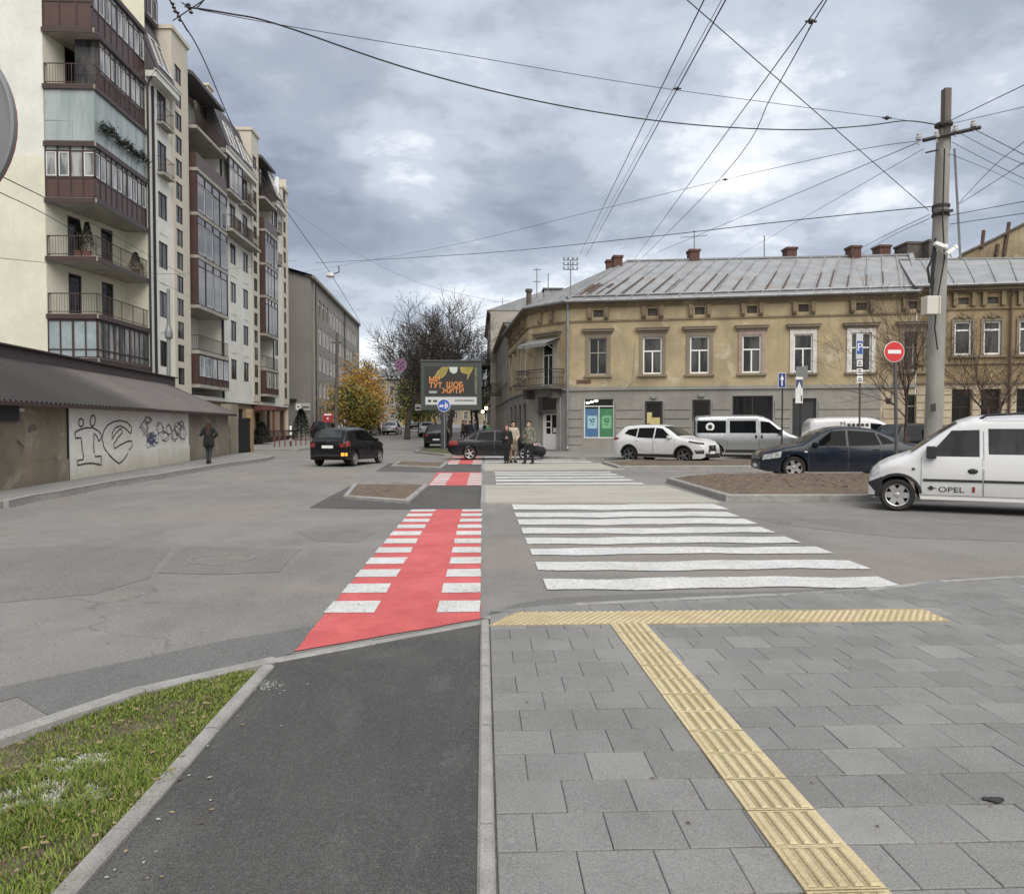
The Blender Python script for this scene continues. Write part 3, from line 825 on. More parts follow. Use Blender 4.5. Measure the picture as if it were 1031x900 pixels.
def wall_mesh(mb, F, u0, u1, v0, v1, ops, depth=.22, w=0.0):
    us = sorted({u0, u1} | {min(max(o[k], u0), u1) for o in ops for k in (0, 1)})
    vs_ = sorted({v0, v1} | {min(max(o[k], v0), v1) for o in ops for k in (2, 3)})
    for a, b_ in zip(us, us[1:]):
        for c_, d_ in zip(vs_, vs_[1:]):
            um, vm = (a + b_) / 2, (c_ + d_) / 2
            if any(o[0] < um < o[1] and o[2] < vm < o[3] for o in ops): continue
            mb.face([F((a, c_, w)), F((b_, c_, w)), F((b_, d_, w)), F((a, d_, w))])
    for o in ops:
        a, b_, c_, d_ = max(o[0], u0), min(o[1], u1), max(o[2], v0), min(o[3], v1)
        if a >= b_ or c_ >= d_: continue
        for p, q in (((a, c_), (a, d_)), ((b_, c_), (b_, d_)), ((a, c_), (b_, c_)), ((a, d_), (b_, d_))):
            mb.face([F((p[0], p[1], w)), F((q[0], q[1], w)), F((q[0], q[1], w - depth)), F((p[0], p[1], w - depth))])
def window(F, op, root, fmat, pmat, mull=(.5,), trans=(.68,), depth=.18, fw=.07, bw=.05, w=0.0, name='window', mull_top=False, label=None, sill=None):
    u0, u1, v0, v1 = op
    b = MB(); a, c = w - depth + .0, w - depth + .07
    e = .002
    wbox(b, F, u0+e, u0 + fw, v0+e, v1-e, a, c); wbox(b, F, u1 - fw, u1-e, v0+e, v1-e, a, c)
    wbox(b, F, u0 + fw, u1 - fw, v0+e, v0 + fw, a, c); wbox(b, F, u0 + fw, u1 - fw, v1 - fw, v1-e, a, c)
    H = v1 - v0; vt = v1 - fw
    for t in trans:
        q = v0 + H * t; wbox(b, F, u0 + fw, u1 - fw, q - bw/2, q + bw/2, a + .004, c - .004); vt = min(vt, q - bw/2) if not mull_top else vt
    for t in mull:
        q = u0 + (u1 - u0) * t; wbox(b, F, q - bw/2, q + bw/2, v0 + fw, vt, a + .008, c - .008)
    fr = part(b, name, fmat, root, label)
    p = MB(); z = w - depth + .03
    p.face([F((u0+e, v0+e, z)), F((u1-e, v0+e, z)), F((u1-e, v1-e, z)), F((u0+e, v1-e, z))])
    part(p, 'pane', pmat, fr, fixn=False)
    if sill:
        s_ = MB(); wbox(s_, F, u0 - .12, u1 + .12, v0 - .10, v0 - .003, w - .05, w + .12)
        part(s_, 'sill', sill, fr)
    return fr
def courses(mb, F, u0, u1, vlist, ops, gap=.075, w=.045, mg=.0):
    for c_, d_ in zip(vlist, vlist[1:]):
        cuts = [(u0, u1)]
        for o in ops:
            if o[2] < d_ - .02 and o[3] > c_ + .02:
                nc = []
                for a, b_ in cuts:
                    if o[1] + mg <= a or o[0] - mg >= b_: nc.append((a, b_)); continue
                    if o[0] - mg > a: nc.append((a, o[0] - mg))
                    if o[1] + mg < b_: nc.append((o[1] + mg, b_))
                cuts = nc
        for a, b_ in cuts:
            if b_ - a > .08: wbox(mb, F, a + .003, b_ - .003, c_ + gap / 2, d_ - gap / 2, -.01, w)

# materials
MAT['yellow_plaster'] = plaster('yellow_plaster', (.44, .365, .225), (.255, .205, .14), (.52, .465, .36), .8)
MAT['grey_plaster'] = plaster('grey_plaster', (.295, .285, .262), (.19, .183, .168), None, .7)
MAT['cream_plaster'] = plaster('cream_plaster', (.50, .43, .32), (.27, .22, .16), (.55, .50, .42), .7)
MAT['cornice'] = plaster('cornice_plaster', (.25, .20, .13), (.13, .105, .075), (.38, .31, .2), .8)
MAT['trim'] = plaster('window_trim', (.25, .21, .16), (.14, .12, .09), None, .6)
MAT['white_trim'] = M('white_trim', (.62, .60, .57), .8, (.50, .48, .45), 3)
MAT['pvc'] = M('white_pvc', (.75, .75, .75), .4)
MAT['old_frame'] = M('old_window_paint', (.36, .33, .28), .8, (.24, .21, .18), 8)
MAT['pane'] = glass('window_glass', (.022, .023, .026), .05, (.085, .085, .083), .35)
MAT['pane_dark'] = glass('dark_glass', (.010, .010, .011), .06, None, .25)
MAT['roof_zinc'] = M('weathered_zinc', (.285, .293, .305), .6, (.22, .227, .236), 1.2, metal=.15, col3=(.24, .19, .15), scale3=.45, lo3=.60, hi3=.72, bump=.15, bscale=3)
MAT['rust'] = M('rusty_sheet', (.065, .046, .037), .9, (.12, .078, .056), 4)
MAT['gutter'] = M('gutter_metal', (.27, .275, .28), .5, (.19, .19, .195), 3, metal=.5)
MAT['brick'] = M('chimney_brick', (.115, .058, .044), .9, (.07, .038, .03), 9, bump=.5, bscale=14)
MAT['soot'] = M('sooty_render', (.075, .066, .06), .95, (.13, .11, .095), 5)
MAT['dark_wood'] = M('dark_wood', (.045, .022, .018), .7, (.03, .016, .014), 6)

def brick_chimney(parent, c, wx, wy, z0, z1, mat, cap=True):
    b = MB(); b.box((c[0]-wx/2, c[1]-wy/2, z0), (c[0]+wx/2, c[1]+wy/2, z1))
    if cap: b.box((c[0]-wx/2-.06, c[1]-wy/2-.06, z1), (c[0]+wx/2+.06, c[1]+wy/2+.06, z1+.14))
    return part(b, 'chimney', mat, parent)

# ------------------------------------------------------------------ yellow two-storey corner house
Z0 = .13
A0, B0 = Vector((4.75, 43.067, 0)), Vector((23.04, 39.0, 0))
C0 = Vector((2.75, 45.6, 0)); D0 = Vector((1.95, 58.6, 0))
F1 = Facade(A0, B0, Z0)
F2 = Facade(C0, A0, Z0)
F3 = Facade(D0, C0, Z0)
house = thing('corner_house', 'long two storey yellow stucco corner house with grey ground floor and metal hip roof', 'house', (A0.x, A0.y, 0))
VB, VT, VC = 3.72 - Z0, 8.62 - Z0, 9.1 - Z0
wins = [(593.3, 341.5, 611, 375), (647.5, 339.7, 666.3, 374.6), (694.8, 338.5, 713.8, 374.6), (747.5, 336.6, 766, 373.5), (799.3, 335.7, 818, 372), (856.7, 333.5, 877, 370.5), (910, 332, 929, 369)]
up = []
for q in wins:
    r_ = F1.rect(*q); up.append((r_[0], r_[1], 4.55 - Z0, 6.62 - Z0))
vents = [((o[0]+o[1])/2 - .27, (o[0]+o[1])/2 + .27, 7.83 - Z0, 8.24 - Z0) for o in up]
b = MB(); wall_mesh(b, F1, 0, F1.L, VB, VT, up + vents, .2)
wall_mesh(b, F2, 0, F2.L, VB, VT, [(1.2, 2.15, VB + .25, 6.5 - Z0)], .2)
l_up = [(u, u + 1.05, 4.55 - Z0, 6.62 - Z0) for u in (1.6, 4.6, 7.6, 10.4)]
wall_mesh(b, F3, 0, F3.L, VB, VT, l_up, .2)
part(b, 'wall', MAT['yellow_plaster'], house, 'yellow stained upper storey wall')
gf = []
for q in ((588, 401, 618, 441), (649.3, 404, 667, 452), (697, 402.5, 715, 452), (737.5, 398.5, 778, 430), (798, 401, 821.5, 452), (845.5, 400, 886, 452), (911, 397, 931.5, 452)):
    r_ = F1.rect(*q); gf.append([r_[0], r_[1], max(r_[2] - 0, .0), r_[3]])
for i in (1, 2, 4, 5, 6): gf[i][2] = .02
gf[3][2] = .85
gf[0][2] = F1.rect(588, 401, 618, 441)[2]
uS = F1.uv(886, 420)[0] + .02      # where the grey ground floor ends and the cream one starts
g1, g2 = [o for o in gf if o[1] < uS], [o for o in gf if o[1] >= uS]
b = MB(); wall_mesh(b, F1, 0, uS, 0, VB, g1, .25)
door_op = (1.02, 2.28, .02, 2.22)
wall_mesh(b, F2, 0, F2.L, 0, VB, [(.85, 2.45, .0, 3.2)], .55)
l_gf = [(u, u + 1.3, .6, 2.9) for u in (1.5, 4.4, 7.4, 10.2)]
wall_mesh(b, F3, 0, F3.L, 0, VB, l_gf, .2)
cl = [.35 + .50 * k for k in range(6)]
courses(b, F1, .05, uS - .05, cl, g1, mg=.10)
wbox(b, F1, 0.001, uS, .0, .33, -.01, .05)
part(b, 'ground_floor_wall', MAT['grey_plaster'], house, 'grey painted ground floor with grooved courses')
b = MB(); wall_mesh(b, F1, uS, F1.L, 0, VB, g2, .25); courses(b, F1, uS + .02, F1.L - .02, cl, g2, mg=.12)
part(b, 'ground_floor_wall', MAT['cream_plaster'], house, 'cream ground floor end with grooved courses')
# string course, frieze ledge, cornice
b = MB()
for F, ua, ub in ((F1, -.05, F1.L), (F2, -.04, F2.L + .05), (F3, 0, F3.L + .04)):
    wbox(b, F, ua, ub, VB - .07, VB + .05, -.01, .10); wbox(b, F, ua, ub, VB + .05, VB + .13, -.012, .05)
part(b, 'string_course', MAT['grey_plaster'], house)
b = MB()
for F, ua, ub in ((F1, -.03, F1.L), (F2, -.03, F2.L + .03), (F3, 0, F3.L + .03)):
    wbox(b, F, ua, ub, 7.56 - Z0, 7.66 - Z0, -.01, .07)
    for k, (lo, hi, w) in enumerate(((8.36, 8.46, .10), (8.46, 8.56, .2), (8.56, 8.68, .34))): wbox(b, F, ua - w * .4, ub + w * .4, lo - Z0, hi - Z0, -.013 - .002 * k, w)
cen = [(F1, (o[0]+o[1])/2) for o in up] + [(F2, 1.62)] + [(F3, (o[0]+o[1])/2) for o in l_up]
for F, c_ in cen:
    for s in (-.48, .48):
        wbox(b, F, c_ + s - .12, c_ + s + .12, 7.72 - Z0, 8.358 - Z0, -.01, .20); wbox(b, F, c_ + s - .09, c_ + s + .09, 7.80 - Z0, 8.1 - Z0, .2, .26)
part(b, 'cornice', MAT['cornice'], house)
for o in vents:
    b = MB(); wbox(b, F1, o[0], o[1], o[2], o[3], -.19, -.12)
    for k in range(3): wbox(b, F1, o[0] + .03, o[1] - .03, o[2] + .06 + .12 * k, o[2] + .09 + .12 * k, -.12, -.08)
    part(b, 'attic_vent', MAT['soot'], house)
# windows of the upper storey, each with its surround, hood and sill
for i, o in enumerate(up):
    old = i in (0, 6)
    sur = MAT['white_trim'] if i in (4, 5) else (M('pink_trim', (.36, .27, .24), .9, (.28, .21, .19), 4) if i == 3 else MAT['trim'])
    fr = window(F1, o, house, MAT['old_frame'] if old else MAT['pvc'], MAT['pane'], trans=(.62,) if not old else (.60,), fw=.075 if not old else .06, bw=.075 if not old else .05, depth=.12, mull_top=old,
                label='old weathered four pane window' if old else None)
    b = MB()
    for ua, ub in ((o[0] - .20, o[0] - .002), (o[1] + .002, o[1] + .20)): wbox(b, F1, ua, ub, o[2] - .05, o[3] + .25, -.01, .06)
    wbox(b, F1, o[0] - .002, o[1] + .002, o[3] + .003, o[3] + .25, -.012, .057)
    part(b, 'surround', sur, fr)
    b = MB(); wbox(b, F1, o[0] - .30, o[1] + .30, o[3] + .253, o[3] + .38, -.01, .10); wbox(b, F1, o[0] - .38, o[1] + .38, o[3] + .38, o[3] + .50, -.012, .22)
    wbox(b, F1, o[0] - .42, o[1] + .42, o[3] + .50, o[3] + .54, -.014, .26)
    part(b, 'hood', MAT['trim'], fr)
    b = MB(); wbox(b, F1, o[0] - .30, o[1] + .30, o[2] - .16, o[2] - .053, -.01, .16); part(b, 'sill', MAT['trim'], fr)
for o in l_up:
    fr = window(F3, o, house, MAT['pvc'], MAT['pane'], depth=.14)
    b = MB(); wbox(b, F3, o[0] - .3, o[1] + .3, o[3] + .2, o[3] + .4, -.01, .2); part(b, 'hood', MAT['trim'], fr); b = MB(); wbox(b, F3, o[0] - .25, o[1] + .25, o[2] - .14, o[2] - .003, -.01, .14); part(b, 'sill', MAT['trim'], fr)
for o in l_gf:
    window(F3, o, house, MAT['dark_metal'], MAT['pane_dark'], depth=.16)
# ground floor shop window with coloured posters
o = gf[0]
sh = window(F1, o, house, MAT['pvc'], MAT['pane_dark'], mull=(.5,), trans=(.80,), depth=.16, fw=.05, bw=.05, name='shop_window', label='shop window with blue and green posters')
blue = M('blue_poster', (.055, .14, .26), .5, (.08, .20, .33), .9, lo=.45, hi=.55); green = M('green_poster', (.045, .17, .08), .5, (.07, .24, .11), .9, lo=.45, hi=.55)
um, H_ = (o[0] + o[1]) / 2, o[3] - o[2]
for ua, ub, mt, pale, dk in ((o[0] + .06, um - .03, blue, (.30, .50, .55), (.02, .05, .08)), (um + .03, o[1] - .06, green, (.16, .40, .22), (.01, .07, .03))):
    b = MB(); wbox(b, F1, ua, ub, o[2] + .06, o[2] + H_ * .74, -.118, -.110); po = part(b, 'poster', mt, sh)
    b = MB(); wbox(b, F1, ua + .14, ub - .08, o[2] + .55, o[2] + H_ * .56, -.110, -.106)
    b.cur = 1
    cu, cv = (ua + ub) / 2 + .03, o[2] + H_ * .42
    for du, dv, s in ((-.12, .1, .05), (0, .16, .04), (.1, .12, .05), (-.05, 0, .06), (.08, -.02, .05), (-.12, -.16, .03), (.02, -.18, .04)): wbox(b, F1, cu + du - s, cu + du + s, cv + dv - s * .8, cv + dv + s * .8, -.106, -.103)
    part(b, 'poster', [M('poster_panel', pale, .5), M('poster_mark', dk, .5)], sh)
for k, (px, py) in enumerate(((591.6, 405.6), (595.9, 404.6), (600.2, 403.5))):
    u, v = F1.uv(px, py); b = MB(); b.f = F1; b.sphere((u, v, -.10), .10, 10, 6, (1.1, .6, .25))
    part(b, 'shop_lamp', M('lamp_glint_glow', (1, 1, 1), .5, emit=(1, .97, .9), estr=2.5), sh)  # glowing blobs imitate reflections of lamps in the shop glass
# other ground floor openings
for i in (1, 2):
    o = gf[i]; fr = window(F1, o, house, MAT['dark_metal'], MAT['pane_dark'], mull=(), trans=(), depth=.14, fw=.10, name='shop_door', label='dark glazed shop door with yellow notices' if i == 1 else 'dark glazed shop door')
    if i == 1:
        b = MB()
        for a_, c_, d_, e_ in ((.12, .40, 1.6, 2.25), (.32, .85, 1.55, 1.95), (.15, .75, 1.2, 1.5)): wbox(b, F1, o[0] + a_, o[0] + c_, d_, e_, -.10, -.096 + .002 * a_)
        part(b, 'notice', M('yellow_notice', (.45, .36, .12), .7, (.55, .5, .3), 6), fr)
    b = MB(); wbox(b, F1, (o[0]+o[1])/2 - .16, (o[0]+o[1])/2 + .16, o[3] + .16, o[3] + .32, -.01, .14); part(b, 'wall_lamp', MAT['gutter'], house)
o = gf[3]; fr = window(F1, o, house, MAT['dark_metal'], MAT['pane_dark'], mull=(.5,), trans=(), depth=.14, fw=.07, name='shop_window', label='wide dark shop window with small notices')
b = MB(); wbox(b, F1, o[0] + .12, o[0] + .60, .95, 1.55, -.105, -.10); part(b, 'notice', M('lime_notice', (.42, .44, .12), .7), fr)
b = MB(); wbox(b, F1, o[0] + 1.2, o[1] - .2, 1.2, 1.42, -.105, -.10); part(b, 'notice', M('red_notice', (.30, .04, .03), .7, (.5, .45, .4), 9), fr)
o = gf[4]; b = MB(); wbox(b, F1, o[0], o[1], o[2], o[3], -.2, -.14); wbox(b, F1, o[0]+.003, o[0]+.08, o[2], o[3]-.003, -.14, -.08); wbox(b, F1, o[1]-.08, o[1]-.003, o[2], o[3]-.003, -.14, -.08); wbox(b, F1, o[0]+.08, o[1]-.08, o[3]-.1, o[3]-.003, -.14, -.08); wbox(b, F1, o[0]+.2, o[1]-.2, .2, 1.1, -.14, -.12); wbox(b, F1, o[0]+.2, o[1]-.2, 1.3, 2.4, -.14, -.12)
part(b, 'door', M('dark_grey_door', (.03, .03, .032), .6), house, 'dark grey house door')
o = gf[5]; b = MB(); wbox(b, F1, o[0], o[1], o[2], o[3], -.2, -.15)
n = 9
for k in range(n): wbox(b, F1, o[0] + .02, o[1] - .02, .05 + k * (o[3] - .1) / n, .03 + (k + 1) * (o[3] - .1) / n, -.15, -.125)
part(b, 'garage_door', MAT['dark_wood'], house, 'wide dark brown panelled garage door')
o = gf[6]; fr = window(F1, o, house, MAT['old_frame'], MAT['pane_dark'], mull=(.62,), trans=(.8,), depth=.2, name='door', label='old doorway with dark glass')
b = MB(); r_ = F1.rect(891.5, 401, 897, 407); wbox(b, F1, r_[0], r_[1], r_[2], r_[3], -.01, .045); part(b, 'number_plate', MAT['black_paint'], house)
b = MB(); r_ = F1.rect(580.5, 382.5, 595, 386); wbox(b, F1, r_[0], r_[1], r_[2], r_[3], -.01, .04); part(b, 'street_plate', M('rusty_plate', (.08, .04, .03), .8, (.14, .08, .05), 10), house)
# cable looping along the wall, downpipe
b = MB(); b.f = F1
pt = [F1.uv(*q) for q in ((564, 391), (575, 393.5), (600, 393), (622, 392.5), (632, 389), (637.5, 382), (639, 372), (640, 345))]
b.tube([(p[0], p[1], .06) for p in pt], .03, 5); part(b, 'wall_cable', M('pale_cable', (.42, .38, .30), .8), house)
b = MB(); b.f = F1; u = .12
b.tube([(u, 9.0 - Z0, .42), (u, 8.5 - Z0, .25), (u, 8.2 - Z0, .13), (u, .3, .13), (u, .12, .25)], .075, 8)
for v in (1.5, 3.2, 5, 7): b.tube([(u, v, .13), (u, v + .06, .13)], .09, 8)
part(b, 'downpipe', MAT['gutter'], house)
# corner: doors, balcony, awning
dr = window(F2, door_op, house, MAT['pvc'], MAT['pane_dark'], mull=(.42,), trans=(), depth=.50, fw=.09, bw=.10, name='door', label='white glazed entrance door at the corner')
b = MB(); wbox(b, F2, door_op[0] + .08, door_op[1] - .08, .05, 1.0, -.47, -.42); wbox(b, F2, .85, door_op[0], 0, 2.3, -.55, -.4); wbox(b, F2, door_op[1], 2.45, 0, 2.3, -.55, -.4)
for v in (1.35, 1.7): wbox(b, F2, door_op[0] + .08, door_op[0] + .52, v, v + .06, -.45, -.42)
part(b, 'door_panel', MAT['pvc'], dr)
b = MB(); wbox(b, F2, door_op[0] + .66, door_op[1] - .14, 1.08, 1.36, -.462, -.455); part(b, 'notice', M('paper_notice', (.6, .6, .6), .8), dr)
b = MB(); wbox(b, F2, .85, 2.45, 2.3, 3.2, -.54, -.42); wbox(b, F2, .80, 2.5, 2.25, 2.42, -.40, .05); part(b, 'door_canopy', MAT['soot'], house)
bd = window(F2, (1.2, 2.15, VB + .25, 6.5 - Z0), house, MAT['pvc'], MAT['pane_dark'], mull=(.5,), trans=(.72,), depth=.15, name='balcony_door')
b = MB(); wbox(b, F2, .75, 1.195, VB + .2, 6.62 - Z0, -.01, .05); wbox(b, F2, 2.155, 2.65, VB + .2, 6.62 - Z0, -.01, .05); wbox(b, F2, 1.195, 2.155, 6.505 - Z0, 6.62 - Z0, -.012, .047); part(b, 'surround', plaster('pale_plaster', (.42, .385, .33), (.26, .23, .19), None, .7), bd)
b = MB(); wbox(b, F2, .6, 2.8, 6.9 - Z0, 7.05 - Z0, -.01, .22); wbox(b, F2, .5, 2.9, 7.05 - Z0, 7.16 - Z0, -.012, .32); part(b, 'hood', MAT['trim'], bd)
bal = MB(); wbox(bal, F2, .0, 3.15, VB + .02, VB + .20, -.01, 1.15); wbox(bal, F2, .3, .55, VB - .5, VB + .02, -.01, .7); wbox(bal, F2, 2.6, 2.85, VB - .5, VB + .02, -.01, .7)
ba = part(bal, 'balcony', MAT['soot'], house, 'small corner balcony with iron railing')
b = MB(); b.f = F2; zt = VB + 1.15
path = [(.05, .0), (.05, 1.1), (3.1, 1.1), (3.1, .0)]
for v in (VB + .27, zt - .16, zt): b.tube([(p[0], v, p[1]) for p in path], .02 if v < zt else .03, 5)
for (pa, pb) in zip(path, path[1:]):
    L_ = math.hypot(pb[0]-pa[0], pb[1]-pa[1]); n = max(2, int(L_ / .115))
    for k in range(n + 1):
        t = k / n; u, w = pa[0] + (pb[0]-pa[0]) * t, pa[1] + (pb[1]-pa[1]) * t
        b.tube([(u, VB + .2, w), (u, VB + .5, w), (u, zt, w)], .011, 4, False)
        if k % 2 == 0: b.sphere((u, VB + .68, w), .05, 6, 4, (1, 1.4, .4))
part(b, 'railing', MAT['dark_metal'], ba)
b = MB(); b.f = F2
b.face([(.35, 6.78 - Z0, .05), (2.85, 6.78 - Z0, .05), (2.85, 6.36 - Z0, 1.2), (.35, 6.36 - Z0, 1.2)]); b.face([(.35, 6.75 - Z0, .05), (2.85, 6.75 - Z0, .05), (2.85, 6.33 - Z0, 1.2), (.35, 6.33 - Z0, 1.2)])
b.face([(.35, 6.36 - Z0, 1.2), (2.85, 6.36 - Z0, 1.2), (2.85, 6.16 - Z0, 1.21), (.35, 6.16 - Z0, 1.21)])
b.tube([(.4, 6.3 - Z0, 1.17), (.4, 5.8 - Z0, .05)], .02, 5); b.tube([(2.8, 6.3 - Z0, 1.17), (2.8, 5.8 - Z0, .05)], .02, 5)
part(b, 'awning', M('grey_awning', (.22, .22, .215), .85, (.16, .16, .155), 4), house, 'grey sloping fabric awning over the corner balcony', fixn=False)
# roof: hip roof of zinc sheets
ov = .46
def eave(F, u): q = F((u, 8.70 - Z0, ov)); return q
E_B = F1((F1.L + 0.0, 8.70 - Z0, ov)); E_A = F1((-.02, 8.70 - Z0, ov)) ; E_C = F2((.05, 8.70 - Z0, ov)); E_D = F3((0, 8.70 - Z0, ov))
R1 = AT(631, 263.5, 49.2); R2 = AT(917, 257.5, 45.2)
RL = Vector((8.6, 60, R1.z)); 
b = MB()
def slab(pts, t=.06):
    top = [b.vert(p) for p in pts]; bot = [b.vert(Vector(p) - Vector((0, 0, t))) for p in pts]
    b.idx(top); b.idx(bot[::-1]); n = len(pts)
    for k in range(n): b.idx((top[k], bot[k], bot[(k+1) % n], top[(k+1) % n]))
up_ = Vector((0, 0, .02))
slab([E_A, E_B, R2, R1]); slab([E_C, E_A, R1]); slab([E_D, E_C, R1, RL])
back = [Vector((R2.x + 3, R2.y + 6, 8.7)), Vector((10, 55, 8.7))]
slab([R2, back[0], back[1], R1])
def rib(p, q, h=.05, w=.03):
    p, q = Vector(p), Vector(q); d = (q - p).normalized(); s_ = d.cross(Vector((0, 0, 1))).normalized() * w; n_ = s_.cross(d).normalized() * h
    if n_.z < 0: n_ = -n_
    i = [b.vert(x) for x in (p - s_, p + s_, p + s_ + n_, p - s_ + n_, q - s_, q + s_, q + s_ + n_, q - s_ + n_)]
    for f in ((0,1,2,3), (4,5,6,7), (0,1,5,4), (1,2,6,5), (2,3,7,6), (3,0,4,7)): b.idx([i[k] for k in f])
nr = 21
for k in range(1, nr):
    t = k / nr; rib(E_A.lerp(E_B, t), R1.lerp(R2, t))
for k in range(1, 14): t = k / 14; rib(E_D.lerp(E_C, t), RL.lerp(R1, t))
for k in range(1, 5): t = k / 5; rib(E_C.lerp(E_A, t), E_C.lerp(E_A, t).lerp(R1, .96))
rib(R1, R2, .10, .10); rib(E_A, R1, .07, .07); rib(E_C, R1, .07, .07); rib(E_B, R2, .16, .12)
roof = part(b, 'roof', MAT['roof_zinc'], house, 'grey standing seam metal hip roof with rust streaks')
b = MB()     # snow ledge and rusty seams, rust patch near the corner hip
rnd = random.Random(9)
for k in range(1, 20):
    t = (k + rnd.uniform(-.15, .15)) / nr; a_ = rnd.uniform(.12, .2); c_ = rnd.uniform(.42, .62)
    p, q = E_A.lerp(E_B, t), R1.lerp(R2, t)
    rib(p.lerp(q, a_) + Vector((.0, 0, .005)), p.lerp(q, c_) + Vector((.0, 0, .005)), .060, .026)
for _ in range(9):
    t = rnd.uniform(.01, .07); p, q = E_A.lerp(E_B, t), R1.lerp(R2, t); s0 = rnd.uniform(.03, .3)
    rib(p.lerp(q, s0), p.lerp(q, s0 + rnd.uniform(.08, .25)), .02, rnd.uniform(.06, .16))
part(b, 'rusty_seam', MAT['rust'], roof)
b = MB()
for pA, pB in ((E_A, E_B), (E_C, E_A), (E_D, E_C)):
    b.tube([pA + Vector((0, 0, .0)), pB + Vector((0, 0, .0))], .09, 8)
    p2, q2 = pA + (R1 - pA) * .09, pB + ((R2 if pB is E_B else R1) - pB) * .09
    if pB is E_B: b.tube([p2 + Vector((0, 0, .06)), q2 + Vector((0, 0, .06))], .07, 6)
part(b, 'gutter', MAT['gutter'], house)
for (px, py, pb, w, Y, mt) in ((621.5, 260.5, 272, .55, 48.6, 'brick'), (613.8, 264.5, 272, .45, 50.5, 'brick'), (698, 254.5, 266, .62, 48.4, 'brick'), (795, 252.5, 264, .62, 47.2, 'brick'), (859, 251, 266, .62, 46.0, 'brick'), (887.5, 250.5, 262, .72, 47.5, 'brick'), (916, 248.5, 262, 1.15, 46.6, 'soot')):
    p = AT(px, py, Y); q = AT(px, pb + 5, Y)
    brick_chimney(roof, (p.x, Y), w, w * 1.3, q.z - .4, p.z, MAT[mt])

# ------------------------------------------------------------------ neighbouring house on the right
F4 = Facade(B0 + Vector((.03, 0, 0)), Vector((44, 34.35, 0)), Z0)
nb = thing('terraced_house', 'ochre two storey terraced house with carved window heads behind the concrete pole', 'house', (F4((5, 0, 0)).x, F4((5, 0, 0)).y, 0))
cu = [F4.uv(px, 340)[0] for px in (969.5, 999, 1035)]
cu += [cu[2] + 1.55, cu[2] + 3.1, cu[2] + 5.2]
up4 = [(c_ - .42, c_ + .42, 5.35 - Z0, 7.1 - Z0) for c_ in cu]
v4 = [(c_ - .26, c_ + .26, 8.0 - Z0, 8.35 - Z0) for c_ in cu]
g4 = [(c_ - .48, c_ + .48, .02, 3.55 - Z0) for c_ in cu]
VB4 = 3.9 - Z0
b = MB(); wall_mesh(b, F4, 0, F4.L, VB4, 8.75 - Z0, up4 + v4, .2); part(b, 'wall', plaster('ochre_plaster', (.33, .255, .15), (.17, .128, .08), (.44, .36, .25), .85), nb)
b = MB(); wall_mesh(b, F4, 0, F4.L, 0, VB4, g4, .3); courses(b, F4, .03, F4.L, [.3 + .4 * k for k in range(9)], g4, mg=.03); part(b, 'ground_floor_wall', MAT['cream_plaster'], nb)
b = MB()
for lo, hi, w in ((VB4 - .06, VB4 + .08, .12), (4.85 - Z0, 4.97 - Z0, .10), (7.72 - Z0, 7.82 - Z0, .09), (8.6 - Z0, 8.7 - Z0, .15), (8.7 - Z0, 8.86 - Z0, .32), (8.86 - Z0, 8.95 - Z0, .45)): wbox(b, F4, 0, F4.L, lo, hi, -.01, w)
for c_ in cu:
    for s in (-.45, .45): wbox(b, F4, c_ + s - .1, c_ + s + .1, 7.9 - Z0, 8.599 - Z0, -.01, .2)
part(b, 'cornice', MAT['cornice'], nb)
for o, g, vv, c_ in zip(up4, g4, v4, cu):
    fr = window(F4, o, nb, MAT['pvc'], MAT['pane'], mull=(), trans=(.74,), depth=.14, fw=.09, bw=.09)
    b = MB(); wbox(b, F4, o[0] - .14, o[0] - .002, o[2] - .05, o[3] + .14, -.01, .06); wbox(b, F4, o[1] + .002, o[1] + .14, o[2] - .05, o[3] + .14, -.01, .06); wbox(b, F4, o[0] - .002, o[1] + .002, o[3] + .003, o[3] + .14, -.012, .058)
    wbox(b, F4, o[0] - .25, o[1] + .25, o[2] - .15, o[2] - .053, -.01, .15); part(b, 'surround', MAT['trim'], fr)
    b = MB(); b.f = F4
    for du, dv, r_ in ((0, .36, .17), (-.2, .28, .13), (.2, .28, .13), (-.36, .2, .1), (.36, .2, .1), (0, .22, .16)): b.sphere((c_ + du, o[3] + dv, .06), r_, 8, 5, (1, .9, .6))
    part(b, 'carved_head', MAT['cornice'], fr)
    b = MB(); wbox(b, F4, vv[0], vv[1], vv[2], vv[3], -.19, -.12); part(b, 'attic_vent', MAT['soot'], nb)
    window(F4, g, nb, MAT['dark_wood'], MAT['pane_dark'], mull=(.5,), trans=(.72,), depth=.28, fw=.08, name='door', label='tall dark ground floor doorway')
b = MB(); b.f = F4; u = F4.uv(1016.6, 330)[0]; b.tube([(u, 8.7 - Z0, .3), (u, 8.3 - Z0, .12), (u, .2, .12)], .06, 7); part(b, 'downpipe', M('brown_pipe', (.09, .06, .045), .7), nb)
e0, e1 = F4((-.3, 8.95 - Z0, .5)), F4((F4.L, 8.95 - Z0, .5)); r0, r1 = e0 + Vector((1.1, 5.0, 2.3)), e1 + Vector((1.1, 5.0, 2.3))
r0 = AT(905, 262, 44.2); r1 = AT(1060, 260.5, 41.8) ; r1 = r0 + (r1 - r0) * 3.2
b = MB(); slab([e0, e1, r1, r0]); slab([r0, r1, r1 + Vector((1, 5, -2.3)), r0 + Vector((1, 5, -2.3))])
for k in range(1, 22): t = k / 22; rib(e0.lerp(e1, t), r0.lerp(r1, t), .04, .025)
rib(r0, r1, .08, .08)
rf4 = part(b, 'roof', MAT['roof_zinc'], nb)
b = MB(); b.tube([e0, e1], .08, 6); part(b, 'gutter', MAT['gutter'], nb)
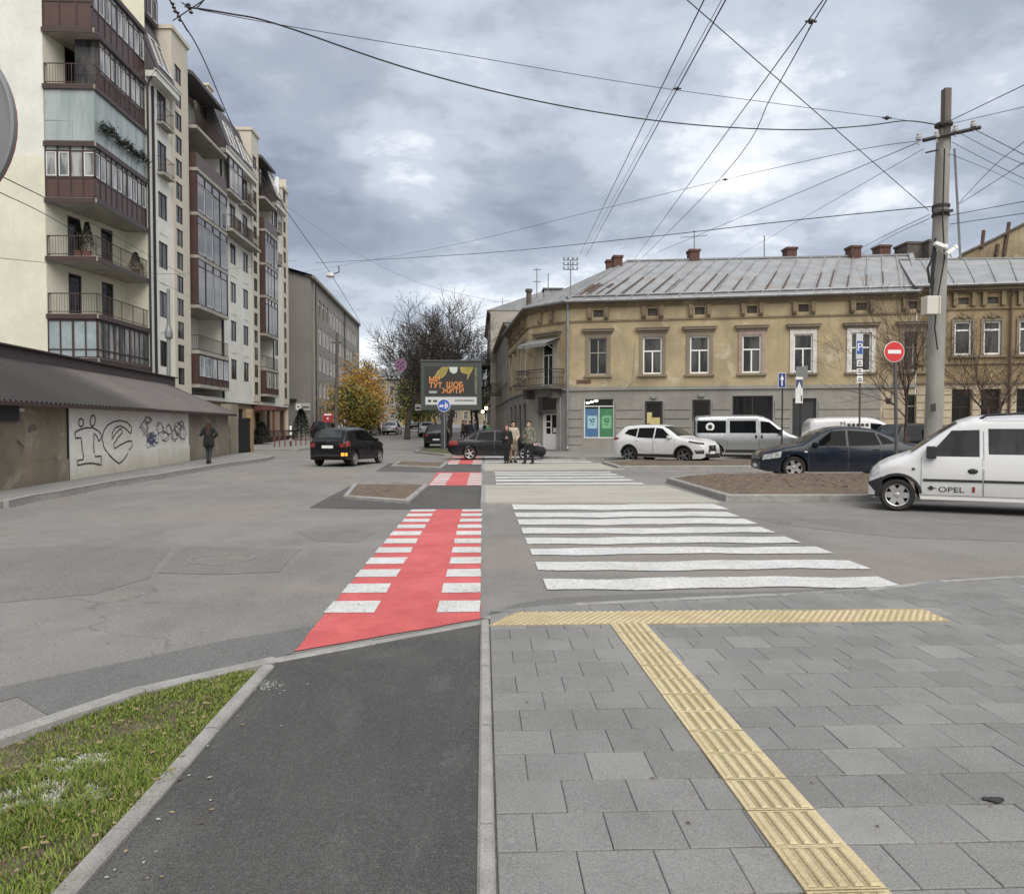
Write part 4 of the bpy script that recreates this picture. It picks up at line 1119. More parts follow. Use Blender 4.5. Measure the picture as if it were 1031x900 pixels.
p = AT(938, 245, 45.6); brick_chimney(rf4, (p.x, 45.6), .8, .8, 10.5, p.z, MAT['soot'])
# tall blank gable behind it
gw = thing('gable_wall', 'weathered yellow blank gable wall rising behind the terraced roof', 'wall', (AT(1000, 262, 52).x, 52, 0))
b = MB(); pl = [AT(957, 266, 52), AT(966, 258, 52), AT(1000, 242, 52), AT(1031, 226, 52), AT(1090, 200, 52), AT(1090, 266, 52)]
fr_, bk_ = [b.vert(p) for p in pl], [b.vert(p + Vector((2, 9, 0))) for p in pl]
b.idx(fr_); b.idx(bk_[::-1])
for k in range(6): b.idx((fr_[k], fr_[(k+1) % 6], bk_[(k+1) % 6], bk_[k]))
part(b, 'wall', plaster('bare_gable', (.33, .27, .17), (.17, .13, .085), (.42, .37, .28), .95), gw)
b = MB()
for q0, q1 in zip(pl[1:4], pl[2:5]): b.tube([q0 + Vector((0, -.1, .05)), q1 + Vector((0, -.1, .05))], .10, 5)
part(b, 'coping', MAT['soot'], gw)
for px, y0, y1 in ((990.5, 250, 232), (1005, 258, 246), (1013, 258, 224)):
    b = MB(); p, q = AT(px - 2, y0, 51.9), AT(px + (3 if px > 1010 else 0), y1, 51.9); b.tube([p, q], .12, 6); part(b, 'flue_pipe', MAT['rust'], gw)

# ------------------------------------------------------------------ houses further along the right side of the side street
def simple_house(name, label, F, H, mats, rows, du, u0, wsize, side=None, depth_back=12, balcony_rows=(), roof_h=2.2, roofm='roof_zinc', gf=True, end=None):
    t = thing(name, label, 'house', tuple(F((F.L / 2, 0, 0)))[:2] + (F.z0,))
    ops = []
    for v in rows:
        u = u0
        while u + wsize[0] < F.L - .3: ops.append((u, u + wsize[0], v, v + wsize[1])); u += du
    b = MB(); wall_mesh(b, F, 0, F.L, 0, H, ops, .16)
    for ua, ub in ((0, 0), (F.L, F.L)): b.face([F((ua, 0, 0)), F((ua, H, 0)), F((ua, H, -depth_back)), F((ua, 0, -depth_back))])
    b.face([F((0, 0, -depth_back)), F((F.L, 0, -depth_back)), F((F.L, H, -depth_back)), F((0, H, -depth_back))])
    part(b, 'wall', mats[0], t)
    b = MB()
    for lo, hi, w in ((H - .35, H - .2, .15), (H - .2, H, .32)): wbox(b, F, -.02, F.L + .02, lo, hi, -.01, w)
    wbox(b, F, 0, F.L, rows[0] + wsize[1] + .5, rows[0] + wsize[1] + .65, -.01, .10)
    part(b, 'cornice', mats[1], t)
    for o in ops: window(F, o, t, mats[2], MAT['pane'], depth=.12, sill=mats[1])
    b = MB(); b.f = F
    a = [(-.1, H, .4), (F.L + .1, H, .4), (F.L + .1, H + roof_h, -depth_back / 2), (-.1, H + roof_h, -depth_back / 2), (-.1, H, -depth_back - .3), (F.L + .1, H, -depth_back - .3)]
    b.face([a[0], a[1], a[2], a[3]]); b.face([a[3], a[2], a[5], a[4]]); b.face([a[0], a[3], a[4]]); b.face([a[1], a[2], a[5]]); b.face([a[0], a[1], a[5], a[4]])
    part(b, 'roof', MAT[roofm], t)
    for (u, v, n) in balcony_rows:
        bb = MB(); wbox(bb, F, u, u + n, v, v + .15, -.01, 1.0); bo = part(bb, 'balcony', MAT['soot'], t)
        bb = MB(); bb.f = F
        for hh in (.1, 1.0): bb.tube([(u, v + .1 + hh, 0), (u, v + .1 + hh, .96), (u + n, v + .1 + hh, .96), (u + n, v + .1 + hh, 0)], .025, 4)
        for k in range(int(n / .14) + 1): bb.tube([(u + .14 * k, v + .15, .96), (u + .14 * k, v + 1.1, .96)], .014, 3, False)
        for k in range(7): bb.tube([(u, v + .15, .14 * k), (u, v + 1.1, .14 * k)], .014, 3, False); bb.tube([(u + n, v + .15, .14 * k), (u + n, v + 1.1, .14 * k)], .014, 3, False)
        part(bb, 'railing', MAT['dark_metal'], bo)
    return t
greyh = plaster('grey_facade', (.27, .255, .23), (.17, .16, .145), (.36, .34, .3), .7)
paleh = plaster('pale_facade', (.42, .39, .34), (.25, .23, .20), (.5, .48, .43), .7)
simple_house('town_house', 'narrow grey two storey house next to the corner house along the side street', Facade((1.35, 80), (1.92, 58.7), gz(60)), 9.6, (greyh, MAT['trim'], MAT['pvc']), (1.0, 5.0), 2.9, 1.2, (1.1, 2.0), balcony_rows=((9.5, 4.3, 2.4),))
simple_house('town_house', 'tall pale house with stacked balconies beyond the grey two storey house', Facade((.5, 104), (.75, 80.2), gz(84)), 13.4, (paleh, MAT['trim'], MAT['pvc']), (1.0, 4.6, 8.2, 11.0), 2.6, 1.0, (1.1, 1.8), balcony_rows=((17, 4.0, 3.5), (17, 7.6, 3.5), (20.5, 7.6, 2.8), (6, 4.0, 3)))
simple_house('town_house', 'dull ochre house closing the far end of the side street', Facade((-8.0, 175), (9, 168), gz(170)), 8.5, (plaster('far_plaster', (.35, .30, .22), (.2, .17, .13), None, .6), MAT['trim'], MAT['pvc']), (1.0, 4.6), 2.6, 1.0, (1.1, 1.8))
simple_house('town_house', 'low yellow house with dark openings far up the side street', Facade((-15.8, 143), (-9.6, 143), gz(143)), 3.6, (plaster('far_yellow', (.45, .34, .12), (.32, .24, .1), None, .5), MAT['trim'], MAT['dark_metal']), (.3,), 2.0, .8, (1.0, 1.9), roof_h=1.0)
simple_house('town_house', 'long grey four storey building closing the view behind the low yellow house', Facade((-44, 190), (-5, 190), gz(190)), 11, (greyh, MAT['trim'], MAT['pvc']), (1.0, 4.4, 7.6, 10.2), 2.4, 1.0, (1.1, 1.7), roof_h=3)
# ================================================================== LEFT SIDE
MAT['cream_wall'] = plaster('cream_stucco', (.66, .65, .535), (.54, .53, .44), None, .7)
MAT['pale_wall'] = plaster('pale_grey_stucco', (.70, .70, .655), (.57, .57, .53), None, .7)
MAT['beige_wall'] = plaster('beige_stucco', (.58, .54, .46), (.48, .445, .375), None, .5)
MAT['brown_panel'] = M('brown_panel', (.075, .038, .033), .45, (.058, .03, .027), 2)
MAT['brown_frame'] = M('brown_frame', (.045, .026, .023), .5)
MAT['sash'] = M('white_sash', (.6, .6, .6), .5)
MAT['balcony_slab'] = M('balcony_slab', (.36, .34, .30), .9, (.25, .235, .21), 2, bump=.2)
MAT['slate'] = M('slate_cladding', (.085, .078, .082), .7, (.06, .055, .058), 6)
MAT['bal_glass'] = glass('balcony_glass', (.10, .115, .12), .04, (.36, .37, .37), .8)
MAT['clear_glass'] = glass('frameless_glass', (.26, .31, .31), .06, (.34, .38, .38), .6)
MAT['bay_glass'] = glass('bay_glass', (.018, .02, .022), .03, (.05, .052, .052), 1.1)
XF = -19.95
apt = thing('apartment_block', 'tall cream apartment block with brown glazed corner balconies', 'apartment block', (-22.5, 39.5, 0))
FE = Facade((-48, 39.5), (-22.5, 39.5))          # end wall facing the crossing
FC = Facade((-22.5, 39.5), (-21.25, 45.4))        # splayed corner
FA = Facade((XF, 45.4), (XF, 77.0))              # street front
zs = lambda k: 4.35 + 3.05 * k                    # floor slabs above the ground floor
TOP = 30
b = MB(); wall_mesh(b, FE, 0, FE.L, 15.4, TOP, [], .2); part(b, 'wall', MAT['pale_wall'], apt, 'pale upper end wall')
b = MB(); wall_mesh(b, FE, 0, FE.L, 0, 15.4, [], .2)
cdoor = [(u, u + .95, zs(k) + .15, zs(k) + 2.4) for k in range(7) for u in (1.5, 4.0)]
wall_mesh(b, FC, 0, FC.L, 0, TOP, cdoor, .12)
b.face([(-21.25, 45.39, 0), (XF, 45.39, 0), (XF, 45.39, TOP - 2.6), (-21.25, 45.39, TOP - 2.6)])
part(b, 'wall', MAT['cream_wall'], apt, 'cream lower end wall and splayed corner')
for k, o in enumerate(cdoor):
    window(FC, o, apt, MAT['brown_frame'], MAT['pane_dark'], mull=(), trans=(.8,), depth=.08, fw=.09, name='balcony_door')
# --- corner balconies
BX0, BX1, BY0, BY1 = -22.5, XF, 39.5, 45.4
def bal_pts(g=0): return [(BX0 - g, BY0 - g), (BX1 + g, BY0 - g), (BX1 + g, BY1), (-21.25, BY1)]
FB1 = Facade((BX0, BY0), (BX1, BY0)); FB2 = Facade((BX1, BY0), (BX1, BY1))
def corner_balcony(z, style, label):
    b = MB(); b.prism(bal_pts(.05), z - .24, z); sl = part(b, 'balcony', MAT['balcony_slab'], apt, label)
    b = MB()
    for F in (FB1, FB2): wbox(b, F, 0.06 if F is FB2 else -.0, F.L + .0, z - .27, z - .02, .052, .085)
    part(b, 'edge_trim', MAT['brown_frame'], sl)
    if style == 'rail' or style == 'glass':
        b = MB(); path = [(BX0 + .05, BY0 + .9), (BX0 + .05, BY0 + .05), (BX1 - .05, BY0 + .05), (BX1 - .05, BY1 - .02)]
        if style == 'glass': path = path[1:]
        for h in (.12, 1.05): b.tube([(p[0], p[1], z + h) for p in path], .022 if h < 1 else .03, 5)
        for pa, pb in zip(path, path[1:]):
            L_ = math.hypot(pb[0]-pa[0], pb[1]-pa[1]); n = int(L_ / .13)
            for k in range(n + 1):
                t = k / n; q = (pa[0] + (pb[0]-pa[0])*t, pa[1] + (pb[1]-pa[1])*t)
                big = k % 10 == 0
                b.tube([(q[0], q[1], z), (q[0], q[1], z + 1.05)], .026 if big else .010, 4, False)
        part(b, 'railing', MAT['brown_frame'], sl)
    return sl
def glazing(parent, F, z, h, n, solid, w=-.02, top=.35, u0=0.0, u1=None, gm=None, lean=None, white=True):
    """a run of framed panes over a solid parapet"""
    u1 = F.L if u1 is None else u1
    b = MB(); du = (u1 - u0) / n
    wbox(b, F, u0, u1, z + h - .09, z + h, w - .07, w + .01); wbox(b, F, u0, u1, z, z + .08, w - .07, w + .01)
    if solid: wbox(b, F, u0, u1, z + solid - .05, z + solid + .05, w - .072, w + .012)
    if top: wbox(b, F, u0, u1, z + h - top - .03, z + h - top + .03, w - .068, w + .008)
    for k in range(n + 1):
        u = u0 + du * k; wd = .05 if k % 2 == 0 else .032
        wbox(b, F, max(u0, u - wd), min(u1, u + wd), z + .005, z + h - .005, w - .066, w + .014)
    fr = part(b, 'glazed_front', MAT['brown_frame'], parent)
    if solid:
        b = MB()
        for k in range(n): wbox(b, F, u0 + du * k + .02, u0 + du * (k + 1) - .02, z + .06, z + solid - .03, w - .05, w - .02)
        part(b, 'parapet', MAT['brown_panel'], fr)
    b = MB()
    b.face([F((u0 + .03, z + (solid or .05), w - .035)), F((u1 - .03, z + (solid or .05), w - .035)), F((u1 - .03, z + h - .05, w - .035)), F((u0 + .03, z + h - .05, w - .035))])
    part(b, 'pane', gm or MAT['bal_glass'], fr, fixn=False)
    if white:
        for k in range(n):
            if (k * 7 + int(z)) % 3 == 0: continue
            ua, ub, va, vb = u0 + du*k + .06, u0 + du*(k+1) - .06, z + (solid or .1) + .07, z + h - (top or .06) - .06; b = MB()
            for r_ in ((ua, ua + .05, va, vb), (ub - .05, ub, va, vb), (ua + .05, ub - .05, va, va + .05), (ua + .05, ub - .05, vb - .05, vb)): wbox(b, F, *r_, w - .03, w - .005)
            part(b, 'sash', MAT['sash'], fr)
    return fr
s0, s1, s2, s3, s4, s5, s6 = 5.2, 7.4, 10.35, 13.33, 16.2, 19.1, 21.95
# lowest: glazed with short sill
bl = corner_balcony(s0 - .08, 'none', 'glazed corner balcony with brown frames, lowest on the block')
glazing(bl, FB1, s0 - .08, 2.0, 4, None, top=1.55, gm=M('pale_curtain_glass', (.22, .27, .29), .08, (.30, .35, .37), 1.5), white=False); glazing(bl, FB2, s0 - .08, 2.0, 10, None, top=1.55, white=False)  # paler glass tone for the white curtains behind
corner_balcony(s1, 'rail', 'open corner balcony with iron railing')
b3 = corner_balcony(s2, 'rail', 'open corner balcony with potted conifers')
b4 = corner_balcony(s3, 'none', 'glazed corner balcony with brown panelled parapet')
glazing(b4, FB1, s3, 2.75, 4, 1.05); glazing(b4, FB2, s3, 2.75, 10, 1.05)
b5 = corner_balcony(s4, 'glass', 'corner balcony enclosed in frameless glass with trailing plants')
for F in (FB1, FB2):
    b = MB(); b.face([F((.04, s4 + .05, -.03)), F((F.L - .04, s4 + .05, -.03)), F((F.L - .04, s5 - .26, -.03)), F((.04, s5 - .26, -.03))])
    for k in range(5 if F is FB1 else 11):
        u = .04 + (F.L - .08) * k / (4 if F is FB1 else 10); wbox(b, F, max(.03, u - .012), min(F.L - .03, u + .012), s4 + .05, s5 - .26, -.029, -.018)
    part(b, 'pane', MAT['clear_glass'], b5, fixn=False)
b = MB(); rnd = random.Random(4)
for _ in range(1500):
    t = rnd.random(); y = BY0 + .2 + (BY1 - BY0 - .4) * t; z = s4 + .95 + rnd.gauss(.0, .16) - .1 * math.sin(t * 20); x = BX1 + .1 + abs(rnd.gauss(0, .13)); a = rnd.uniform(0, 6.28); r_ = rnd.uniform(.04, .09)
    b.face([(x + r_*math.cos(a), y + r_*math.sin(a), z + rnd.uniform(-.05, .05)), (x - r_*math.sin(a)*.5, y + r_*math.cos(a)*.5, z), (x - r_*math.cos(a), y - r_*math.sin(a), z + rnd.uniform(-.05, .05)), (x + r_*math.sin(a)*.5, y - r_*math.cos(a)*.5, z)])
MAT['dark_leaf'] = M('dark_leaf', (.022, .035, .018), .7, (.04, .055, .025), 8)
pt_ = thing('trailing_plants', 'dark trailing plants along the railing of the frameless glass balcony', 'plants', (BX1 + .15, 42, s4 + .8)); part(b, 'foliage', MAT['dark_leaf'], pt_, fixn=False)
b6 = corner_balcony(s5, 'rail', 'corner balcony half glazed behind an iron railing')
b = MB(); wbox(b, FB1, 1.25, 2.3, s5 + .02, s6 - .3, -.72, -.70); part(b, 'pane', MAT['pane'], b6)
glazing(b6, Facade((BX0 + 1.25, BY0 + .7), (BX1 - .05, BY0 + .7)), s5, 2.65, 3, .85, gm=MAT['pane'])
glazing(b6, Facade((BX1 - .04, BY0 + .72), (BX1 - .04, BY1)), s5, 2.65, 9, .9, gm=MAT['bal_glass'])
b7 = corner_balcony(s6, 'none', 'topmost glazed corner balcony with tall brown panelled parapet')
glazing(b7, FB1, s6, 2.75, 3, 1.35); glazing(b7, FB2, s6, 2.75, 9, 1.05)
corner_balcony(s6 + 2.98, 'none', 'roof slab over the topmost corner balcony')
# conifers and pots on the balcony
def potted(x, y, z, h, r, label):
    t = thing('potted_conifer', label, 'plant', (x, y, z))
    b = MB(); b.lathe([(.16, 0), (.22, .32), (.24, .32), (.24, .36), (.2, .36)], 12, 'z', (x, y, z)); part(b, 'pot', M('clay_pot', (.2, .1, .07), .9), t)
    b = MB(); rn = random.Random(int(h * 100))
    for _ in range(1700):
        t_ = rn.random() ** .8; rad = r * (1 - t_) * rn.uniform(.5, 1.05) + .03; a = rn.uniform(0, 6.28); zz_ = z + .36 + h * t_
        p = Vector((x + rad*math.cos(a), y + rad*math.sin(a), zz_)); d = Vector((math.cos(a), math.sin(a), rn.uniform(-.3, .5))) * .09; s_ = Vector((-math.sin(a), math.cos(a), 0)) * .03
        b.face([p - s_, p + s_, p + d])
    part(b, 'foliage', MAT['dark_leaf'], t, fixn=False)
potted(-20.65, 39.95, s2, 1.5, .42, 'bushy potted conifer on the open balcony, nearer its outer corner')
potted(-21.1, 39.95, s2, 1.45, .36, 'slimmer potted conifer on the open balcony beside the bushy one')
potted(-20.3, 44.6, s2, 1.0, .45, 'dark rounded potted shrub at the far end of the open balcony')
# --- street front: bays
FAw = lambda Y: Y - 45.4
def bay(y0, y1, cols, stair, wallm, stair_top=26.8, mans=True, z_low=3.7, upper_glaze=False, frenchtop=True):
    u0, u1 = FAw(y0), FAw(y1); sA, sB = FAw(stair[0]), FAw(stair[1]); us = u1 - FAw(stair[2])
    ops = []; fr_ops = []
    for ca, cb in cols:
        for k in range(6):
            zc = 6.1 + 3.05 * k
            if k >= 4 and frenchtop: fr_ops.append((FAw(ca), FAw(cb), zc - 1.15, zc + .85)); ops.append(fr_ops[-1])
            else: ops.append((FAw(ca), FAw(cb), zc - .8, zc + .8))
    st = [(sA, sB, 4.3 + 1.5 * k, 5.4 + 1.5 * k) for k in range(14)]
    ue = FAw(stair[2])
    b = MB(); wall_mesh(b, FA, u0, ue, z_low, 22.6, ops, .16)
    if y0 > 46: b.face([FA((u0, z_low, 0)), FA((u0, 22.6, 0)), FA((u0, 22.6, -1.8)), FA((u0, z_low, -1.8))])
    part(b, 'wall', wallm, apt)
    b = MB(); wall_mesh(b, FA, ue, u1, z_low, stair_top, st, .16, w=.12)
    for u in (ue, u1): b.face([FA((u, z_low, .12)), FA((u, stair_top, .12)), FA((u, stair_top, -3)), FA((u, z_low, -3))])
    b.face([FA((ue, stair_top, .12)), FA((u1, stair_top, .12)), FA((u1, stair_top, -3)), FA((ue, stair_top, -3))])
    wbox(b, FA, ue - .1, u1 + .1, stair_top, stair_top + .25, -3, .25)
    part(b, 'stair_tower', MAT['beige_wall'], apt, 'beige stair tower with a column of small windows')
    for o in ops: window(FA, o, apt, MAT['brown_frame'], MAT['pane'], mull=(.5,), trans=(), depth=.12, fw=.07)
    for o in st: window(FA, o, apt, MAT['brown_frame'], MAT['pane'], mull=(.5,), trans=(), depth=.1, fw=.05, w=.12)
    for o in fr_ops:
        bb = MB(); wbox(bb, FA, o[0] - .15, o[1] + .15, o[2] - .16, o[2] - .02, -.01, .45); bo = part(bb, 'french_balcony', MAT['balcony_slab'], apt)
        bb = MB(); bb.f = FA
        for v in (.1, .95): bb.tube([(o[0] - .1, o[2] + v, 0), (o[0] - .1, o[2] + v, .4), (o[1] + .1, o[2] + v, .4), (o[1] + .1, o[2] + v, 0)], .02, 4)
        n = 12
        for k in range(n + 1): u = o[0] - .1 + (o[1] - o[0] + .2) * k / n; bb.tube([(u, o[2], .4), (u, o[2] + .95, .4)], .012, 3, False)
        part(bb, 'railing', MAT['brown_frame'], bo)
    bb = MB()     # raised plaster panels under the windows
    for o in ops:
        if o not in fr_ops and o[2] > 5.5: wbox(bb, FA, o[0] + .1, o[1] - .1, o[2] - .95, o[2] - .55, -.01, .03)
    part(bb, 'wall_panel', wallm, apt)
    if mans:
        b = MB(); e = .55
        q = [(u0, 22.6), (ue, 22.6)]
        P = lambda u, v, w: FA((u, v, w))
        b.face([P(u0, 22.6, e), P(ue, 22.6, e), P(ue, 26.6, -.9), P(u0, 26.6, -.9)])
        b.face([P(u0, 22.6, e), P(u0, 26.6, -.9), P(u0, 22.6, -.9)]); b.face([P(u0, 26.6, -.9), P(ue, 26.6, -.9), P(ue, 27, -6), P(u0, 27, -6)])
        ms = part(b, 'mansard_roof', MAT['slate'], apt)
        b = MB(); wbox(b, FA, u0, ue - .005, 22.25, 22.62, -.01, e + .04); wbox(b, FA, u0, ue - .006, 22.62, 22.72, e - .05, e + .12); part(b, 'eaves', MAT['pale_wall'], ms)
        b = MB(); b.f = FA; b.tube([(u0 + .05, 26.6, -.85), (u0 + .05, 22.7, e + .1), (u0 + .05, 22.0, .2), (u0 + .05, 21.6, .1), (u0 + .05, z_low, .1)], .06, 6); part(b, 'downpipe', MAT['black_paint'], apt)
        for ca, cb in cols:
            bb = MB(); ua, ub = FAw(ca) - .2, FAw(cb) + .3
            sl = lambda v: e - (v - 22.6) / 4 * (e + .9)
            for (x0_, x1_, v0_, v1_) in ((ua, ua + .1, 23.6, 25.3), (ub - .1, ub, 23.6, 25.3), (ua, ub, 23.5, 23.62), (ua, ub, 25.28, 25.4), ((ua + ub) / 2 - .05, (ua + ub) / 2 + .05, 23.6, 25.3)):
                p4 = [P(x0_, v0_, sl(v0_) + .08), P(x1_, v0_, sl(v0_) + .08), P(x1_, v1_, sl(v1_) + .08), P(x0_, v1_, sl(v1_) + .08)]
                p5 = [P(x0_, v0_, sl(v0_) - .05), P(x1_, v0_, sl(v0_) - .05), P(x1_, v1_, sl(v1_) - .05), P(x0_, v1_, sl(v1_) - .05)]
                i4 = [bb.vert(p) for p in p4]; i5 = [bb.vert(p) for p in p5]; bb.idx(i4)
                for k in range(4): bb.idx((i4[k], i4[(k+1) % 4], i5[(k+1) % 4], i5[k]))
            w_ = part(bb, 'roof_window', MAT['sash'], ms)
            bb = MB(); bb.face([P(ua, 23.6, sl(23.6) + .04), P(ub, 23.6, sl(23.6) + .04), P(ub, 25.3, sl(25.3) + .04), P(ua, 25.3, sl(25.3) + .04)]); part(bb, 'pane', MAT['bay_glass'], w_, fixn=False)
bay(45.4, 51.5, [(46.95, 48.3)], (49.35, 50.4, 48.9), MAT['pale_wall'])
bay(57.7, 67.2, [(59.9, 61.3), (63.0, 64.4)], (65.6, 66.6, 65.2), MAT['pale_wall'], frenchtop=True)
bay(71.5, 77.0, [(72.4, 73.6)], (75.3, 76.2, 74.9), MAT['pale_wall'], stair_top=25)
def recess(y0, y1, z_b):
    ua, ub = FAw(y0), FAw(y1); Fr = Facade((XF - 1.7, y0), (XF - 1.7, y1))
    ops = [(.7 + 2.6 * q, 1.7 + 2.6 * q, zs(k) + .15, zs(k) + 2.4) for k in range(7) for q in range(2 if y1 - y0 > 5 else 1)]
    b = MB(); wall_mesh(b, Fr, 0, Fr.L, 3.7, 25.2, ops, .12); part(b, 'wall', MAT['pale_wall'], apt)
    for o in ops: window(Fr, o, apt, MAT['brown_frame'], MAT['pane_dark'], mull=(.5,), trans=(.8,), depth=.08, fw=.08, name='balcony_door')
    b = MB(); P = lambda u, v, w: FA((u, v, w))
    t4 = [P(ua + .003, 25.4, .45), P(ub - .003, 25.4, .45), P(ub - .003, 26.6, -2.4), P(ua + .003, 26.6, -2.4)]; i4 = [b.vert(p) for p in t4]; i5 = [b.vert(p - Vector((0, 0, .25))) for p in t4]
    b.idx(i4); b.idx(i5[::-1])
    for k in range(4): b.idx((i4[k], i4[(k+1) % 4], i5[(k+1) % 4], i5[k]))
    part(b, 'shed_roof', MAT['slate'], apt)
    def slab_(z, d=.0): bb = MB(); wbox(bb, FA, ua + .25, ub - .01, z - .22, z, -1.7, .58 + d); return part(bb, 'balcony', MAT['balcony_slab'], apt)
    def rail(parent, z):
        bb = MB(); bb.f = FA; u0_, u1_ = ua + .3, ub - .05; w1 = .52
        pts = [(u0_, -1.6), (u0_, w1), (u1_, w1)]
        for h in (.1, 1.05): bb.tube([(p[0], z + h, p[1]) for p in pts], .025, 4)
        n = int((u1_ - u0_) / .13)
        for k in range(n + 1): bb.tube([(u0_ + (u1_ - u0_) * k / n, z, w1), (u0_ + (u1_ - u0_) * k / n, z + 1.05, w1)], .011, 3, False)
        for k in range(12): bb.tube([(u0_, z, w1 - .14 * k), (u0_, z + 1.05, w1 - .14 * k)], .011, 3, False)
        part(bb, 'railing', MAT['brown_frame'], parent)
    s_ = slab_(s6); rail(s_, s6)
    if y1 - y0 > 5:
        bb = MB(); wbox(bb, FA, ua + .5, ua + 1.2, 24.2, 24.75, -1.69, -1.4); part(bb, 'air_conditioner', MAT['white'], apt)
    s_ = slab_(s5); bb = MB(); wbox(bb, FA, ua + .3, ub - .06, s5, s5 + 1.0, .49, .53); wbox(bb, FA, ua + .26, ua + .3, s5, s5 + 1.0, -1.65, .53); part(bb, 'parapet', MAT['brown_panel'], s_)
    FQ = Facade((XF + .55, y0 + .28), (XF + .55, y1 - .03)); FS = Facade((XF - 1.6, y0 + .27), (XF + .55, y0 + .27))
    for k in range(3):
        z = s5 - .24 - 3.1 * (k + 1) + .24
        z = (s4 - .08, s3 - .1, s2 - .5)[k]; h = (s5 - .25 - z, s4 - .08 - .26 - z + .24, s3 - .1 - z)[k]
        s_ = slab_(z); glazing(s_, FQ, z, h - .02, 4, None, w=0, top=.7, gm=MAT['bay_glass'])
        bb = MB(); wbox(bb, FS, 0.01, FS.L - .06, z, z + h - .03, -.05, 0); part(bb, 'side_panel', MAT['brown_panel'], s_)
    s_ = slab_(s1 - .65); rail(s_, s1 - .65)
    s_ = slab_(z_b); glazing(s_, FQ, z_b, s1 - .9 - z_b, 5, .5, w=0, top=None); bb = MB(); wbox(bb, FS, .01, FS.L - .06, z_b, s1 - .9, -.05, 0); part(bb, 'side_panel', MAT['brown_panel'], s_)
recess(51.5, 57.7, 4.45)
recess(67.2, 71.5, 4.45)
# glazed bay windows high on the middle bay, with railings under them
for (ya, yb, z, h, n, sol) in ((58.2, 61.4, 19.7, 2.5, 3, None), (61.9, 65.1, 19.7, 1.0, 3, .9)):
    bb = MB(); wbox(bb, FA, FAw(ya), FAw(yb), z - .2, z, .03, .6); s_ = part(bb, 'bay_window', MAT['balcony_slab'], apt)
    if h > 2: glazing(s_, Facade((XF + .58, ya), (XF + .58, yb)), z, h, n, None, w=0, top=.7, gm=MAT['bay_glass'])
    else:
        bb = MB(); bb.f = FA
        for v in (.1, 1.0): bb.tube([(FAw(ya), z + v, .55), (FAw(yb), z + v, .55)], .025, 4)
        for k in range(24): u = FAw(ya) + (yb - ya) * k / 23; bb.tube([(u, z, .55), (u, z + 1, .55)], .012, 3, False)
        part(bb, 'railing', MAT['brown_frame'], s_)
bb = MB(); wbox(bb, FA, FAw(57.8), FAw(65.1), 16.4, 16.62, .03, .9); s_ = part(bb, 'balcony', MAT['balcony_slab'], apt)
bb = MB(); bb.f = FA
for v in (.1, 1.0): bb.tube([(FAw(57.8), 16.62 + v, .1), (FAw(57.8), 16.62 + v, .85), (FAw(65.1), 16.62 + v, .85)], .025, 4)
for k in range(56): u = FAw(57.8) + 7.3 * k / 55; bb.tube([(u, 16.62, .85), (u, 17.6, .85)], .012, 3, False)
part(bb, 'railing', MAT['brown_frame'], s_)
# ground floor, roof body, chimneys, far end wall
stone = M('beige_stone', (.40, .31, .22), .9, (.32, .25, .175), 4)
b = MB(); Fg = Facade((XF - .35, 45.4), (XF - .35, 77))
gops = [(FAw(y), FAw(y) + 1.3, .9, 3.0) for y in (59.5, 62.5, 70.5, 75)] + [(FAw(67), FAw(68.6), .15, 2.8)]
wall_mesh(b, Fg, 0, Fg.L, 0, 3.7, gops, .2); courses(b, Fg, 9, Fg.L, [.3 * k for k in range(1, 12)], gops, gap=.03)
gfw = part(b, 'ground_floor_wall', stone, apt, 'beige rusticated stone ground floor')
for o in gops: window(Fg, o, apt, MAT['dark_wood'], MAT['pane_dark'], depth=.15)
b = MB(); wbox(b, FA, 0, FA.L, 3.45, 3.72, -.34, .06); part(b, 'string_course', MAT['pale_wall'], apt)
b = MB(); wbox(b, FA, FAw(66), FAw(69.6), 2.95, 3.2, -.3, 1.7); wbox(b, FA, FAw(66), FAw(69.6), 3.2, 3.35, -.3, 1.2)
for u in (66.3, 69.3): wbox(b, FA, FAw(u) - .08, FAw(u) + .08, .1, 2.95, 1.4, 1.56)
part(b, 'porch', M('dark_red_porch', (.10, .035, .03), .6), apt, 'dark red porch over the street entrance')
b = MB(); b.box((-45, 45.6, 20), (XF - 1.9, 77, 26.5)); b.box((-45, 39.6, 26), (-24, 45.6, 30)); b.face([(XF, 77, 0), (-45, 77, 0), (-45, 77, 26.5), (XF, 77, 26.5)]); part(b, 'roof_storey', MAT['beige_wall'], apt)
b = MB(); wbox(b, FA, FAw(60.0), FAw(61.0), 26.6, 28.2, -2.6, -1.6); wbox(b, FA, FAw(59.9), FAw(61.1), 28.2, 28.4, -2.7, -1.5); part(b, 'chimney', MAT['beige_wall'], apt)
for y in (46.2, 57.9):
    b = MB(); wbox(b, FA, FAw(y) - .06, FAw(y) + .06, 3.7, 22, .02, .14); part(b, 'downpipe', MAT['black_paint'], apt)
b = MB(); wbox(b, FA, FAw(45.6), FAw(48.6), 26.6, 28.4, -1.6, -.6); part(b, 'dormer', MAT['slate'], apt)
b = MB(); glz = glazing(apt, Facade((XF - .6, 45.6), (XF - .6, 48.6)), 26.7, 1.6, 4, None, w=.02, top=None, gm=MAT['bay_glass'])
